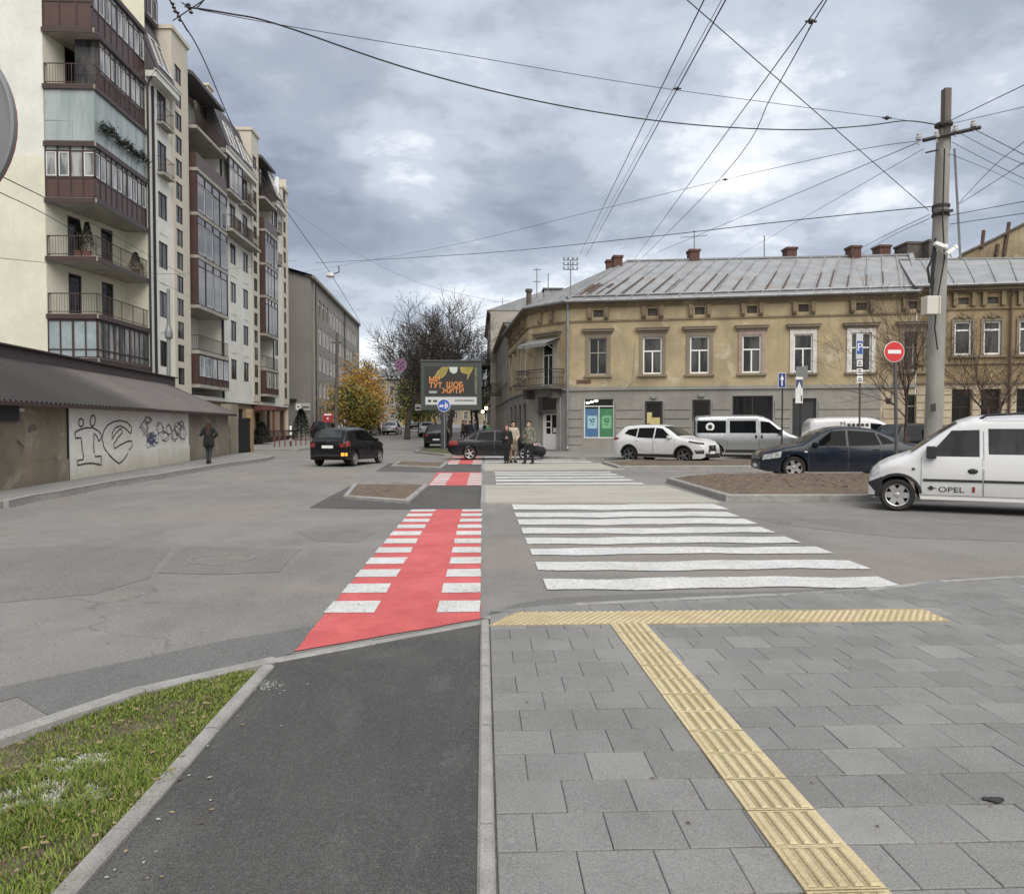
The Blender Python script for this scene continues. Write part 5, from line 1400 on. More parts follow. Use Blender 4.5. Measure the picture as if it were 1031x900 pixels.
# telecom antennas on the roof end
for i, (px, py, h) in enumerate(((275.5, 196, 2.0), (279, 190, 2.2), (282.5, 205, 2.0))):
    p = AT(px, py, 73.5 + i); t = thing('roof_antenna', ['white panel antenna nearest the middle of the cream block roof end', 'tallest white panel antenna on the cream block roof end', 'outermost white panel antenna on the cream block roof end'][i], 'antenna', (p.x, p.y, 26.5), group='panel antennas on the apartment roof')
    b = MB(); b.box((p.x - .17, p.y - .12, p.z - h / 2), (p.x + .17, p.y + .12, p.z + h / 2)); b.box((p.x - .4, p.y - .1, p.z - h * .2), (p.x - .18, p.y + .1, p.z + h * .35)); part(b, 'panel', MAT['white'], t, bevel=.04)
    b = MB(); b.tube([(p.x - .18, p.y + .2, 22), (p.x - .18, p.y + .2, p.z + h * .6)], .06, 6); part(b, 'mast', MAT['galv'], t)

# ------------------------------------------------------------------ long low garage with corrugated roof
FG = Facade((-10.58, 11.0), (-13.03, 38.6), .10)
gar = thing('garage', 'long low plastered garage with dark corrugated roof beside the pavement', 'garage', (-12, 24, 0))
MAT['gar_brown'] = plaster('stained_brown_plaster', (.235, .200, .150), (.14, .118, .09), (.32, .28, .22), .9, True, (.15, .75, (.10, .088, .066)))
MAT['gar_white'] = plaster('whitewashed_plaster', (.70, .69, .655), (.55, .52, .45), (.72, .71, .69), .5, True, (.3, 1.25, (.40, .355, .26)))
MAT['gar_grey'] = plaster('stained_grey_plaster', (.25, .225, .18), (.165, .146, .115), (.34, .31, .26), .8, True, (.15, .9, (.14, .122, .09)))
uA, uB = FG.uv(68, 440)[0], FG.uv(190, 440)[0]
VW = 2.12
b = MB(); wall_mesh(b, FG, 0, uA - .03, 0, VW, [], .2); wbox(b, FG, 0, uA - .05, 0, .62, -.01, .05); part(b, 'wall', MAT['gar_brown'], gar, 'brown stained wall section')
b = MB(); wbox(b, FG, uA - .05, uA + .03, 0, VW, -.2, .03); part(b, 'wall_joint', MAT['black_paint'], gar)
b = MB(); wall_mesh(b, FG, uA + .03, uB, 0, VW, [], .2); wbox(b, FG, uA + .04, uB - .002, 0, .70, -.01, .035); wh = part(b, 'wall', MAT['gar_white'], gar, 'whitewashed wall section with graffiti')
b = MB(); wall_mesh(b, FG, uB, FG.L, 0, VW, [], .2); wbox(b, FG, uB + .002, FG.L, 0, .70, -.01, .04)
E1 = FG((FG.L, 0, 0)); b.face([E1, E1 + Vector((-6, .6, 0)), E1 + Vector((-6, .6, 3.3)), E1 + Vector((0, 0, VW))]); part(b, 'wall', MAT['gar_grey'], gar, 'grey stained wall section at the far end')
# corrugated roof, its waves running down the slope
b = MB(); pitch_ = .24; n = int((FG.L + .3) / pitch_) * 6
def rp(u, t):        # t 0 at the eave, 1 at the top
    w = .42 - 3.0 * t; v = 2.10 + 1.42 * t
    return u, v, w
cols_ = []
uend = FG.L - .2
for k in range(n + 1):
    u = -.1 + (uend + .1) * k / n; ph = 2 * math.pi * u / pitch_; dz = .032 * math.tanh(2.6 * math.sin(ph))
    tt = 1.0 if u < uend - 1.4 else 1.0 - (u - (uend - 1.4)) / 1.4 * .0
    lo, hi = rp(u, 0), rp(u, tt)
    cols_.append((b.vert(FG((lo[0], lo[1] + dz, lo[2]))), b.vert(FG((hi[0] - (0 if u < uend - 3 else (u - uend + 3) / 3 * 1.4), hi[1] + dz, hi[2])))))
b.smooth = True
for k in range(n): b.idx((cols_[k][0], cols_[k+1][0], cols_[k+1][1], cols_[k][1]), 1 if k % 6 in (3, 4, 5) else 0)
rfm = M('corrugated_sheet', (.115, .098, .092), .6, (.095, .081, .076), 1.5, col3=(.13, .118, .11), scale3=.8)
rf = part(b, 'roof', [rfm, M('shaded_sheet_groove', (.028, .025, .025), .8)], gar, fixn=False)  # wave valleys coloured darker as painted shade, so the corrugation shows
b = MB(); wbox(b, FG, -.1, FG.L + .2, 3.50, 3.92, -3.3, -2.62); wbox(b, FG, -.1, FG.L + .25, 3.92, 3.97, -3.4, -2.5); part(b, 'ridge_fascia', M('dark_purple_sheet', (.06, .042, .045), .6, (.045, .033, .035), 2), rf)
b = MB(); wbox(b, FG, -.1, uend + .1, 2.00, 2.09, .36, .44); wbox(b, FG, -.1, uend, 2.02, 2.08, -.02, .36); part(b, 'eaves_board', MAT['brown_frame'], rf)
b = MB(); b.f = FG; b.tube([(uend, 2.1, .44), (uend - 1.4, 3.52, -2.6)], .06, 6); b.f = None
q = [FG((uend, 2.08, .42)), FG((uend - 1.4, 3.5, -2.58)), FG((uend + .2, 3.5, -2.6)), FG((uend + .2, 2.08, -.05))]
b.face(q); part(b, 'verge', MAT['slate'], rf)
# dark display case and small sign at the near end, utility blot
b = MB(); r_ = FG.rect(-12, 406, 15.5, 424); wbox(b, FG, r_[0], r_[1], r_[2], r_[3], -.01, .10); nb_ = part(b, 'notice_case', MAT['black_paint'], gar, bevel=.01)
b = MB(); r_ = FG.rect(17, 411, 24, 414.3); wbox(b, FG, r_[0], r_[1], r_[2], r_[3] , -.01, .02); part(b, 'wall_plate', MAT['white_trim'], gar)
b = MB()
for dx, dy, s in ((0, 0, 3.6), (2, 1.5, 3), (-1.5, 2.5, 3.2)): 
    r_ = FG.rect(32.5 + dx - s, 430 + dy - s, 32.5 + dx + s, 430 + dy + s); b.f = FG; b.face([(r_[0] + .03, r_[2], .006 + .001 * s), (r_[1], r_[2] + .05, .006 + .001 * s), (r_[1] - .04, r_[3], .006 + .001 * s), (r_[0], r_[3] - .04, .006 + .001 * s)])
part(b, 'paint_patch', M('grey_overpaint', (.12, .105, .085), .9), gar, fixn=False)
b = MB(); b.f = FG; b.tube([(FG.uv(17, 443)[0], FG.uv(17, 443)[1], .01), (FG.uv(21, 449)[0], FG.uv(21, 449)[1], .055), (FG.uv(20, 455)[0], FG.uv(20, 455)[1], .055)], .02, 4); part(b, 'wall_crack', MAT['soot'], gar)
# graffiti: outlined figures and scribble, drawn as paint strokes on the white section (pixel paths traced from the photo onto the wall plane)
def stroke(mb, pix, wd, w=.012, closed=False):
    pts = [Vector(FG.uv(*p)) for p in pix]
    if closed: pts.append(pts[0])
    # smooth
    sm = [pts[0]]
    for a, c_ in zip(pts, pts[1:]): sm += [a.lerp(c_, .5), c_]
    L_ = []; 
    for k, p in enumerate(sm):
        d = (sm[min(k+1, len(sm)-1)] - sm[max(k-1, 0)]); d = d.normalized() if d.length > 1e-6 else Vector((1, 0)); nrm = Vector((-d.y, d.x)) * wd / 2
        zz_ = w + (.036 if p.y < .705 else 0)
        L_.append((mb.vert(FG((p.x + nrm.x, p.y + nrm.y, zz_))), mb.vert(FG((p.x - nrm.x, p.y - nrm.y, zz_)))))
    for a, c_ in zip(L_, L_[1:]): mb.idx((a[0], a[1], c_[1], c_[0]))
def Zc(pts): return [(60 + x / 6.065, 400 + y / 6.065) for x, y in pts]       # traced in an enlarged crop
gm_ = MB()
for path, cl_ in (([(115, 150), (120, 135), (130, 131), (142, 140), (146, 156), (140, 174), (128, 181), (117, 170)], True),
                  ([(185, 140), (192, 118), (203, 109), (214, 118), (217, 140), (212, 165), (200, 178), (188, 168)], True),
                  ([(92, 213), (120, 198), (160, 186), (200, 186), (235, 204), (254, 228), (252, 250), (238, 270), (228, 240), (208, 218), (207, 290), (208, 362), (244, 358), (246, 412), (190, 402), (150, 404), (100, 414), (99, 386), (134, 380), (137, 350), (135, 292), (130, 246), (95, 250)], True),
                  ([(436, 220), (438, 182), (410, 152), (370, 142), (330, 148), (292, 170), (268, 206), (258, 250), (268, 300), (290, 346), (320, 378), (354, 404), (378, 386), (404, 350), (442, 298), (440, 266), (410, 270), (370, 290), (336, 312), (328, 290), (352, 250), (384, 214), (372, 190), (340, 222), (318, 258), (320, 220), (336, 188), (370, 174), (400, 190), (434, 222)], False)):
    stroke(gm_, Zc(path), .042, closed=cl_)
part(gm_, 'graffiti', MAT['black_paint'], wh, 'bold black outlined graffiti letters', fixn=False)
gm_ = MB(); rnd = random.Random(12)
for cx, cy, rx, ry in ((515, 190, 28, 60), (540, 140, 22, 24), (560, 250, 32, 40), (610, 190, 25, 40), (640, 240, 28, 36), (665, 200, 22, 36), (700, 230, 24, 40), (720, 190, 26, 44), (748, 215, 26, 50), (740, 160, 18, 20)):
    for _ in range(3):
        a0 = rnd.uniform(0, 6.28); pts = []
        for k in range(8): a = a0 + k * rnd.uniform(.6, 1.0); pts.append((cx + rx * math.cos(a) * rnd.uniform(.6, 1.1), cy + ry * math.sin(a) * rnd.uniform(.6, 1.1)))
        stroke(gm_, Zc(pts), .022, .014 + .001 * rnd.random())
part(gm_, 'graffiti', M('grey_spray', (.08, .08, .085), .8), wh, 'thin grey scribbled tags', fixn=False)
gm_ = MB()
for _ in range(7):
    pts = [(560 + rnd.gauss(0, 18), 255 + rnd.gauss(0, 24)) for k in range(6)]; stroke(gm_, Zc(pts), .03, .017)
part(gm_, 'graffiti', M('blue_spray', (.09, .10, .22), .8), wh, 'blue scribble over the grey tags', fixn=False)

# gate beside the garage: pillar, black gate, board
gt = thing('yard_gate', 'black sheet metal yard gate between the garage and a board fence', 'gate', tuple(G(247, 458)))
p0, p1 = G(238.5, 459), G(252, 457.5); FY = Facade(p0, p1, .05)
b = MB(); wbox(b, FY, 0, FY.L, .08, 2.0, -.06, 0)
for k in range(7): u = FY.L * (k + .5) / 7; wbox(b, FY, u - .03, u + .03, .12, 1.96, 0, .025)
wbox(b, FY, 0, FY.L, 1.85, 1.95, 0.0, .04); wbox(b, FY, 0, FY.L, .2, .3, 0.0, .04); part(b, 'gate_leaf', MAT['black_paint'], gt)
b = MB(); wbox(b, FY, FY.L, FY.L + .35, 0, 2.5, -.2, .08); part(b, 'gate_post', M('tan_board', (.30, .21, .11), .8, (.24, .16, .08), 5), gt)
b = MB(); wbox(b, FY, -1.1, -.02, 0, 2.7, -.4, .1); part(b, 'gate_pier', MAT['gar_grey'], gt)

# ------------------------------------------------------------------ grey office building further along
F5e = Facade((-34, 85), (-19.5, 85), gz(85)); F5s = Facade((-19.5, 85), (-21.0, 126), gz(85))
off = thing('office_building', 'plain grey five storey office building standing behind the cream block', 'office building', (-19.5, 85, gz(85)))
gst = plaster('grey_render', (.275, .265, .24), (.215, .207, .19), None, .6); gst2 = plaster('dark_grey_render', (.235, .225, .205), (.19, .182, .165), None, .6)
HE, HT = 17.6, 18.0
zr = [1.2, 4.4, 7.6, 10.8, 14.0]
eo = [(9.55 - .3, 11.2 - .2, v + .05, v + 2.0) for v in zr[1:]]
eo = [(F5e.uv(280.5, 300)[0], F5e.uv(286.5, 300)[0], v, v + 2.1) for v in zr[1:]]
b = MB(); wall_mesh(b, F5e, 0, F5e.L, 0, HE, eo, .2)
b.face([F5e((0, HE, 0)), F5e((F5e.L, HE, 0)), F5e((0, HE + 4.2, 0))]); part(b, 'wall', gst2, off, 'blank darker end wall')
so = [(2.6 + 2.65 * k, 4.2 + 2.65 * k, v, v + 2.0) for v in zr for k in range(14)]
b = MB(); wall_mesh(b, F5s, 0, F5s.L, 0, HE, so, .2); wbox(b, F5s, 0, F5s.L, HE, HE + .35, -.6, .45); wbox(b, F5s, 1.6, 2.0, 0, HE, -.01, .2); wbox(b, F5s, F5s.L - .4, F5s.L, 0, HE, -.01, .2); part(b, 'wall', gst, off, 'grey street front with rows of windows')
for o in so: window(F5s, o, off, MAT['pvc'] if (o[0] * 3 + o[2]) % 1 < .6 else MAT['old_frame'], MAT['pane'], mull=(.5,), trans=(.7,), depth=.14)
for o in eo: window(F5e, o, off, MAT['pvc'], MAT['pane'], mull=(), trans=(.55,), depth=.14)
b = MB(); b.f = None
a = [F5e((F5e.L + .3, HE + .35, .3)), F5s((F5s.L, HE + .35, .5)), F5s((F5s.L, HE + 4.5, -14)), F5e((0, HE + 4.55, .3))]
b.face(a); b.face([p - Vector((0, 0, .3)) for p in a]); part(b, 'roof', MAT['slate'], off)
b = MB(); r_ = F5e.rect(297.5, 406, 312.5, 413.5); wbox(b, F5e, r_[0], r_[1], r_[2], r_[3], 0, .12); sg = part(b, 'sign', M('pale_sign', (.42, .42, .40), .7), off)
b = MB(); wbox(b, F5e, r_[0] + .08, r_[0] + .58, r_[2] + .12, r_[3] - .1, .12, .13); part(b, 'sign_panel', MAT['white'], sg)
b = MB(); wbox(b, F5e, r_[0] + .26, r_[0] + .44, r_[2] + .35, r_[3] - .3, .13, .14)
for k in range(4): wbox(b, F5e, r_[0] + .78 + .2 * k, r_[0] + .93 + .2 * k, r_[2] + .3, r_[3] - .35, .12, .135)
part(b, 'sign_lettering', MAT['black_paint'], sg)
b = MB(); r_ = F5e.rect(284, 407, 290, 414); wbox(b, F5e, r_[0], r_[1], r_[2], r_[3], 0, .15); wbox(b, F5e, r_[0] - .6, r_[1] + 1.0, r_[3] + .4, r_[3] + .6, 0, .6); part(b, 'porch', MAT['dark_metal'], off)
for u in (1.8, 24.5):
    b = MB(); b.f = F5s; b.tube([(u + .5, HE, .2), (u + .5, .2, .2)], .09, 6); part(b, 'downpipe', MAT['dark_metal'], off)
# ================================================================== VEHICLES
def lerp_tab(tab, x):
    if x <= tab[0][0]: return tab[0][1]
    for (a, va), (b_, vb) in zip(tab, tab[1:]):
        if x <= b_: return va + (vb - va) * (x - a) / max(1e-9, b_ - a)
    return tab[-1][1]
def car_paint(name, col, flake=.35, rough=.28):
    m, n, b = new_mat(name)
    b.inputs['Base Color'].default_value = (*col, 1); b.inputs['Roughness'].default_value = rough; b.inputs['Metallic'].default_value = flake
    dk = max(col) < .05; b.inputs['Coat Weight'].default_value = .25 if dk else .6; b.inputs['Specular IOR Level'].default_value = .25 if dk else .5; b.inputs['Coat Roughness'].default_value = .03
    k = NT(n)      # road film low on the body
    v = k.coord('obj'); sx = k.node('ShaderNodeSeparateXYZ'); k.link(v, sx.inputs[0])
    h = k.math('ADD', sx.outputs[2], k.math('MULTIPLY', k.noise(v, 3, 5), .5))
    k.link(k.mix(k.step(h, .45, .95, .10 if dk else .35, 0.0), col, (.16, .15, .135)), b.inputs['Base Color'])
    k.link(k.step(h, .45, .95, .6, rough), b.inputs['Roughness'])
    return m
MAT['car_glass'] = glass('tinted_car_glass', (.006, .007, .008), .03, None, .07)
MAT['van_glass'] = glass('van_side_glass', (.010, .011, .012), .04, (.035, .036, .037), .5)
MAT['car_glass_clear'] = glass('windscreen_glass', (.035, .042, .045), .03, (.018, .022, .025), .45)
MAT['trim_plastic'] = M('black_trim_plastic', (.02, .02, .021), .55)
MAT['tyre'] = M('tyre_rubber', (.016, .016, .016), .85, (.03, .028, .026), 6)
MAT['alloy'] = M('alloy_wheel', (.50, .50, .51), .35, metal=.8)
MAT['dark_alloy'] = M('dark_alloy_wheel', (.16, .16, .165), .4, metal=.7)
MAT['headlamp'] = M('headlamp_lens', (.55, .57, .58), .12, (.25, .26, .27), 14, coat=1.0, kind='obj')
MAT['taillamp'] = M('tail_lamp_lens', (.19, .014, .012), .15, coat=1.0)
MAT['amber_lit'] = M('lit_indicator', (.9, .35, .05), .3, emit=(1.0, .30, .05), estr=.8)
MAT['chrome'] = M('chrome', (.65, .65, .66), .15, metal=1.0)
MAT['plate'] = M('number_plate_white', (.70, .70, .68), .5)
MAT['seam'] = M('door_seam_shadow_gap', (.10, .10, .10), .9)
MAT['under'] = M('underbody', (.012, .012, .012), .9)

class Car:
    def __init__(s, name, label, P, paint, loc, heading, cat='car', scale=1.0, group=None):
        """P: profile dict, x forward, y left, z up; heading = direction of the nose, counter-clockwise from +X"""
        s.P = P; s.paint = paint
        s.L2 = P['len'] / 2; s.W2 = P['wid'] / 2
        s.t = thing(name, label, cat, loc, heading, group); s.t.scale = (scale,) * 3
        s.body()
    def top(s, x): return lerp_tab(s.P['top'], x)
    def bot(s, x):
        z = lerp_tab(s.P['bot'], x); r = s.P['arch']
        for wx in s.P['wheels']:
            d = abs(x - wx)
            if d < r: z = max(z, s.P['wr'] + math.sqrt(r * r - d * d))
        return z
    def hw(s, x, z):
        P = s.P; L2 = s.L2
        e = P.get('nose', .75); kf = P.get('nosek', .24)
        d = max(0, (x - (L2 - e)) / e); w = 1 - kf * d ** 2.4
        e2 = P.get('tail', .55); d = max(0, (-x - (L2 - e2)) / e2); w *= 1 - P.get('tailk', .14) * d ** 2.6
        w *= s.W2
        zb, zs = P['belt'], P.get('shoulder', P['belt'] - .16)
        if z < zs: w *= 1 - .055 * ((zs - z) / zs) ** 2
        if z > zs: w -= min(.05, (z - zs) * .22)
        if z > zb: w -= (z - zb) * P.get('tumble', .30)
        r = P.get('round', .10); zt = s.top(x)
        u = (z - (zt - r)) / r
        if u > 0: w -= r * .9 * (1 - math.sqrt(max(0, 1 - min(1, u) ** 2)))
        return max(w, .05)
    def S(s, x, z, side, off=0.0):
        y = s.hw(x, z); e = .01
        dy_x = (s.hw(x + e, z) - s.hw(x - e, z)) / (2 * e); dy_z = (s.hw(x, z + e) - s.hw(x, z - e)) / (2 * e)
        n = Vector((-dy_x, 1, -dy_z)).normalized()
        p = Vector((x, y, z)) + n * off
        return Vector((p.x, p.y * side, p.z))
    def ytop(s, x): return s.hw(x, s.top(x))
    def T(s, x, q, off=0.0):
        yt = s.ytop(x); cr = s.P.get('crown', .035)
        e = .02; dz = (s.top(x + e) - s.top(x - e)) / (2 * e)
        n = Vector((-dz, 0, 1)).normalized()
        return Vector((x, yt * q, s.top(x) + cr * (1 - q * q))) + n * off
    def body(s):
        P = s.P; xs = set()
        for tab in (P['top'], P['bot']):
            pass
        N = 72
        xs = [-s.L2 + 2 * s.L2 * k / N for k in range(N + 1)] + [p[0] for p in P['top']]
        for wx in P['wheels']: xs += [wx + P['arch'] * math.sin(a * math.pi / 16) for a in range(-8, 9)]
        xs = sorted(x for x in xs if -s.L2 - 1e-6 <= x <= s.L2 + 1e-6)
        xx = [xs[0]]
        for x in xs[1:]:
            if x - xx[-1] > .006: xx.append(x)
        xs = xx
        r = P.get('round', .10)
        mb = MB(); M_ = 6
        cols = []
        for x in xs:
            zb, zt = s.bot(x), s.top(x)
            zm = max(zb + .02, zt - r); rr = zt - zm
            lv = [zb + (zm - zb) * k / 9 for k in range(10)] + [zm + rr * math.sin(a * math.pi / 8) for a in range(1, 5)]
            col = {}
            for sd in (1, -1): col[sd] = [mb.vert(s.S(x, z, sd)) for z in lv]
            col['top'] = [col[1][-1]] + [mb.vert(s.T(x, 1 - 2 * k / M_)) for k in range(1, M_)] + [col[-1][-1]]
            cols.append(col)
        nl = len(cols[0][1])
        for a, c in zip(cols, cols[1:]):
            for sd in (1, -1):
                for j in range(nl - 1): mb.idx((a[sd][j], c[sd][j], c[sd][j+1], a[sd][j+1]), 0)
            for j in range(M_): mb.idx((a['top'][j], c['top'][j], c['top'][j+1], a['top'][j+1]), 0)
            mb.idx((a[1][0], a[-1][0], c[-1][0], c[1][0]), 1)
        for c in (cols[0], cols[-1]):
            for j in range(nl - 1): mb.idx((c[1][j], c[1][j+1], c[-1][j+1], c[-1][j]), 0)
            for j in range(M_ // 2): mb.idx((c['top'][j], c['top'][j+1], c['top'][M_-j-1], c['top'][M_-j]), 0)
        s.bodyo = mb.build('body', [s.paint, MAT['under']], s.t, smooth=True, sharp=40)
    def side_patch(s, name, lower, upper, mat, parent=None, off=.006, sides=(1, -1), n=14, rows=4, thick=True, label=None):
        """patch on the flank between two (x,z) polylines"""
        out = []
        for sd in sides:
            mb = MB(); x0, x1 = max(lower[0][0], upper[0][0]), min(lower[-1][0], upper[-1][0])
            xa0, xb0 = lower[0][0], upper[0][0]; xa1, xb1 = lower[-1][0], upper[-1][0]
            tx = sorted({k / n for k in range(n + 1)} | {(p[0] - xa0) / (xa1 - xa0) for p in lower} | {(p[0] - xb0) / (xb1 - xb0) for p in upper})
            g = []; e = []
            for t in tx:
                xl, xu = xa0 + (xa1 - xa0) * t, xb0 + (xb1 - xb0) * t
                zl, zu = lerp_tab(lower, xl), lerp_tab(upper, xu)
                g.append([mb.vert(s.S(xl + (xu - xl) * r / rows, zl + (zu - zl) * r / rows, sd, off)) for r in range(rows + 1)])
                e.append([mb.vert(s.S(xl, zl, sd, -.004)), mb.vert(s.S(xu, zu, sd, -.004))])
            for a, c in zip(g, g[1:]):
                for j in range(rows): mb.idx((a[j], c[j], c[j+1], a[j+1]))
            if thick:
                for k in range(len(g) - 1):
                    mb.idx((g[k][0], e[k][0], e[k+1][0], g[k+1][0])); mb.idx((g[k][-1], e[k][1], e[k+1][1], g[k+1][-1]))
            o = mb.build(name, mat, s.t if parent is None else parent[sd] if isinstance(parent, dict) else parent, smooth=True, sharp=30)
            if label: o['label'] = label
            out.append(o)
        return dict(zip(sides, out))
    def top_patch(s, name, x0, x1, q0, q1, mat, off=.005, n=10, qn=8, taper=0.0, parent=None):
        mb = MB(); g = []
        for k in range(n + 1):
            x = x0 + (x1 - x0) * k / n; t = k / n
            a, b_ = q0 + taper * t, q1 - taper * t
            g.append([mb.vert(s.T(x, a + (b_ - a) * j / qn, off)) for j in range(qn + 1)])
        for a, c in zip(g, g[1:]):
            for j in range(qn): mb.idx((a[j], c[j], c[j+1], a[j+1]))
        return mb.build(name, mat, parent or s.t, smooth=True)
    def end_patch(s, name, front, z0, z1, q0, q1, mat, off=.006, rows=4, qn=6, parent=None, depth=None):
        """panel on the flat front or rear face; q is the share of the half width there"""
        x = s.L2 if front else -s.L2; sg = 1 if front else -1; mb = MB(); g = []
        for r in range(rows + 1):
            z = z0 + (z1 - z0) * r / rows; w = s.hw(x, min(z, s.top(x)))
            g.append([mb.vert((x + sg * off, w * (q0 + (q1 - q0) * j / qn), z)) for j in range(qn + 1)])
        for a, c in zip(g, g[1:]):
            for j in range(qn): mb.idx((a[j], a[j+1], c[j+1], c[j]))
        edge = [g[0][j] for j in range(qn + 1)] + [g[r][qn] for r in range(1, rows + 1)] + [g[rows][j] for j in range(qn - 1, -1, -1)] + [g[r][0] for r in range(rows - 1, 0, -1)]
        back = [mb.vert(mb.v[i] - Vector((sg * (off + .004), 0, 0))) for i in edge]
        for k in range(len(edge)): mb.idx((edge[k], edge[(k+1) % len(edge)], back[(k+1) % len(edge)], back[k]))
        return mb.build(name, mat, parent or s.t)
    def wheels(s, rim='alloy', spokes=5, rimr=.66, steel=False, fat=.034):
        P = s.P; r = P['wr']; tw = P.get('tw', .2)
        rm = MAT[rim]
        tm = bpy.data.meshes; first = None
        for wx in P['wheels']:
            for sd in (1, -1):
                yo = s.hw(wx, r + .12) - .025
                if first is None:
                    b = MB()
                    b.lathe([(r * rimr, -tw/2 + .02), (r * .86, -tw/2), (r * .97, -tw/2 + .03), (r, -tw/2 + .06), (r, tw/2 - .06), (r * .97, tw/2 - .03), (r * .86, tw/2), (r * rimr, tw/2 - .02)], 36, 'y', caps=False)
                    w = b.build('wheel', MAT['tyre'], s.t, smooth=True, sharp=50)
                    b = MB(); R_ = r * rimr
                    b.lathe([(R_, tw/2 - .02), (R_ * .93, tw/2 - .03), (R_ * .90, tw/2 - .09), (R_ * .9, -tw/2 + .02)], 36, 'y', caps=False)
                    for k in range(spokes):
                        a = 2 * math.pi * k / spokes; 
                        for da, wd in ((-.0, fat),):
                            c_, s_ = math.cos(a), math.sin(a)
                            pa, pb = Vector((c_ * R_ * .12, tw/2 - .045, s_ * R_ * .12)), Vector((c_ * R_ * .93, tw/2 - .035, s_ * R_ * .93))
                            t_ = Vector((-s_, 0, c_)); i = []
                            for p_, w_ in ((pa, wd * 1.25), (pb, wd * 1.0)):
                                i += [b.vert(p_ + t_ * w_), b.vert(p_ - t_ * w_), b.vert(p_ - t_ * w_ - Vector((0, .035, 0))), b.vert(p_ + t_ * w_ - Vector((0, .035, 0)))]
                            b.idx((i[0], i[1], i[5], i[4])); b.idx((i[1], i[2], i[6], i[5])); b.idx((i[3], i[0], i[4], i[7])); b.idx((i[2], i[3], i[7], i[6]))
                    b.lathe([(R_ * .22, tw/2 - .05), (R_ * .22, tw/2 - .03), (R_ * .16, tw/2 - .02), (0.0, tw/2 - .02)], 16, 'y', caps=False)
                    rmo = b.build('rim', rm, w, smooth=True, sharp=35)
                    b = MB(); b.lathe([(R_ * .9, tw/2 - .11), (0, tw/2 - .11)], 24, 'y'); bd = b.build('brake_disc', MAT['under'], w)
                    first = w
                else:
                    w = copy_tree(first, s.t)
                w.location = (wx, sd * (yo - tw/2 + .02), r); w.rotation_euler = (0, 0, 0 if sd > 0 else math.pi)
    def mirror(s, x, z, mat, size=(.09, .085, .075)):
        for sd in (1, -1):
            b = MB(); y = s.hw(x, z) + .10
            b.box((x - size[0] * .8, sd * (y - size[1] * .9), z - size[2] * .85), (x + size[0] * .8, sd * (y + size[1] * .9), z + size[2] * .85)); b.box((x - .03, sd * (y - .14), z - .06), (x + .03, sd * (y - size[1] * .8), z - .02))
            b.build('mirror', mat, s.t, bevel=min(size) * .55)
    def handle(s, pts, mat, parent, w=.10, h=.022, sides=(1, -1)):
        for sd in sides:
            for (x, z) in pts:
                b = MB(); p = s.S(x, z, sd, .012); b.sphere(p, 1, 10, 6, (w, .022, h)); b.build('door_handle', mat, parent[sd] if isinstance(parent, dict) else parent, smooth=True)
    def door(s, lower, upper, seam=.008, sides=(1, -1), label=None):
        """a door skin standing a few mm proud with a dark gap round it"""
        d = s.side_patch('door', lower, upper, s.paint, off=.007, sides=sides, label=label, n=10, rows=6)
        lo = [(p[0] + (-seam if k == 0 else seam if k == len(lower) - 1 else 0), p[1] - seam) for k, p in enumerate(lower)]
        hi = [(p[0] + (-seam if k == 0 else seam if k == len(upper) - 1 else 0), p[1] + seam) for k, p in enumerate(upper)]
        s.side_patch('door_gap', lo, hi, MAT['seam'], parent=d, off=.003, sides=sides, thick=False, n=10, rows=6)
        return d
    def arch_trim(s, mat, w=.06, a0=8, a1=172):
        for wx in s.P['wheels']:
            for sd in (1, -1):
                b = MB(); prev = None; r = s.P['arch']
                for k in range(21):
                    a = R(a0 + (a1 - a0) * k / 20)
                    q = []
                    for rr in (r - .004, r + w):
                        x = wx + rr * math.cos(a); z = s.P['wr'] + rr * math.sin(a); q.append(b.vert(s.S(x, max(z, .2), sd, .010)))
                    x = wx + r * math.cos(a); z = s.P['wr'] + r * math.sin(a); p = s.S(x, z, sd, .0); q.insert(0, b.vert(p - Vector((0, sd * .10, 0))))
                    if prev: b.idx((prev[0], q[0], q[1], prev[1])); b.idx((prev[1], q[1], q[2], prev[2]))
                    prev = q
                b.build('arch_trim', mat, s.t, smooth=True, sharp=30)
def text_mesh(txt, size, mat, parent, M4, name='lettering', extrude=.002, align='CENTER', label=None, sx=1.0, bold=0.0):
    cu = bpy.data.curves.new('lettering', 'FONT'); cu.body = txt; cu.size = size; cu.extrude = extrude; cu.align_x = align; cu.align_y = 'CENTER'; cu.resolution_u = 3; cu.offset = bold * size
    o = bpy.data.objects.new('tmp', cu); COL.objects.link(o)
    dg = bpy.context.evaluated_depsgraph_get(); dg.update()
    me = bpy.data.meshes.new_from_object(o.evaluated_get(dg)); bpy.data.objects.remove(o)
    me.transform(M4 @ Matrix.Diagonal((sx, 1, 1, 1))); me.materials.clear(); me.materials.append(mat); me.name = name
    x = bpy.data.objects.new(name, me); COL.objects.link(x); x.parent = parent
    if label: x['label'] = label
    return x
HD = lambda deg: R(deg)

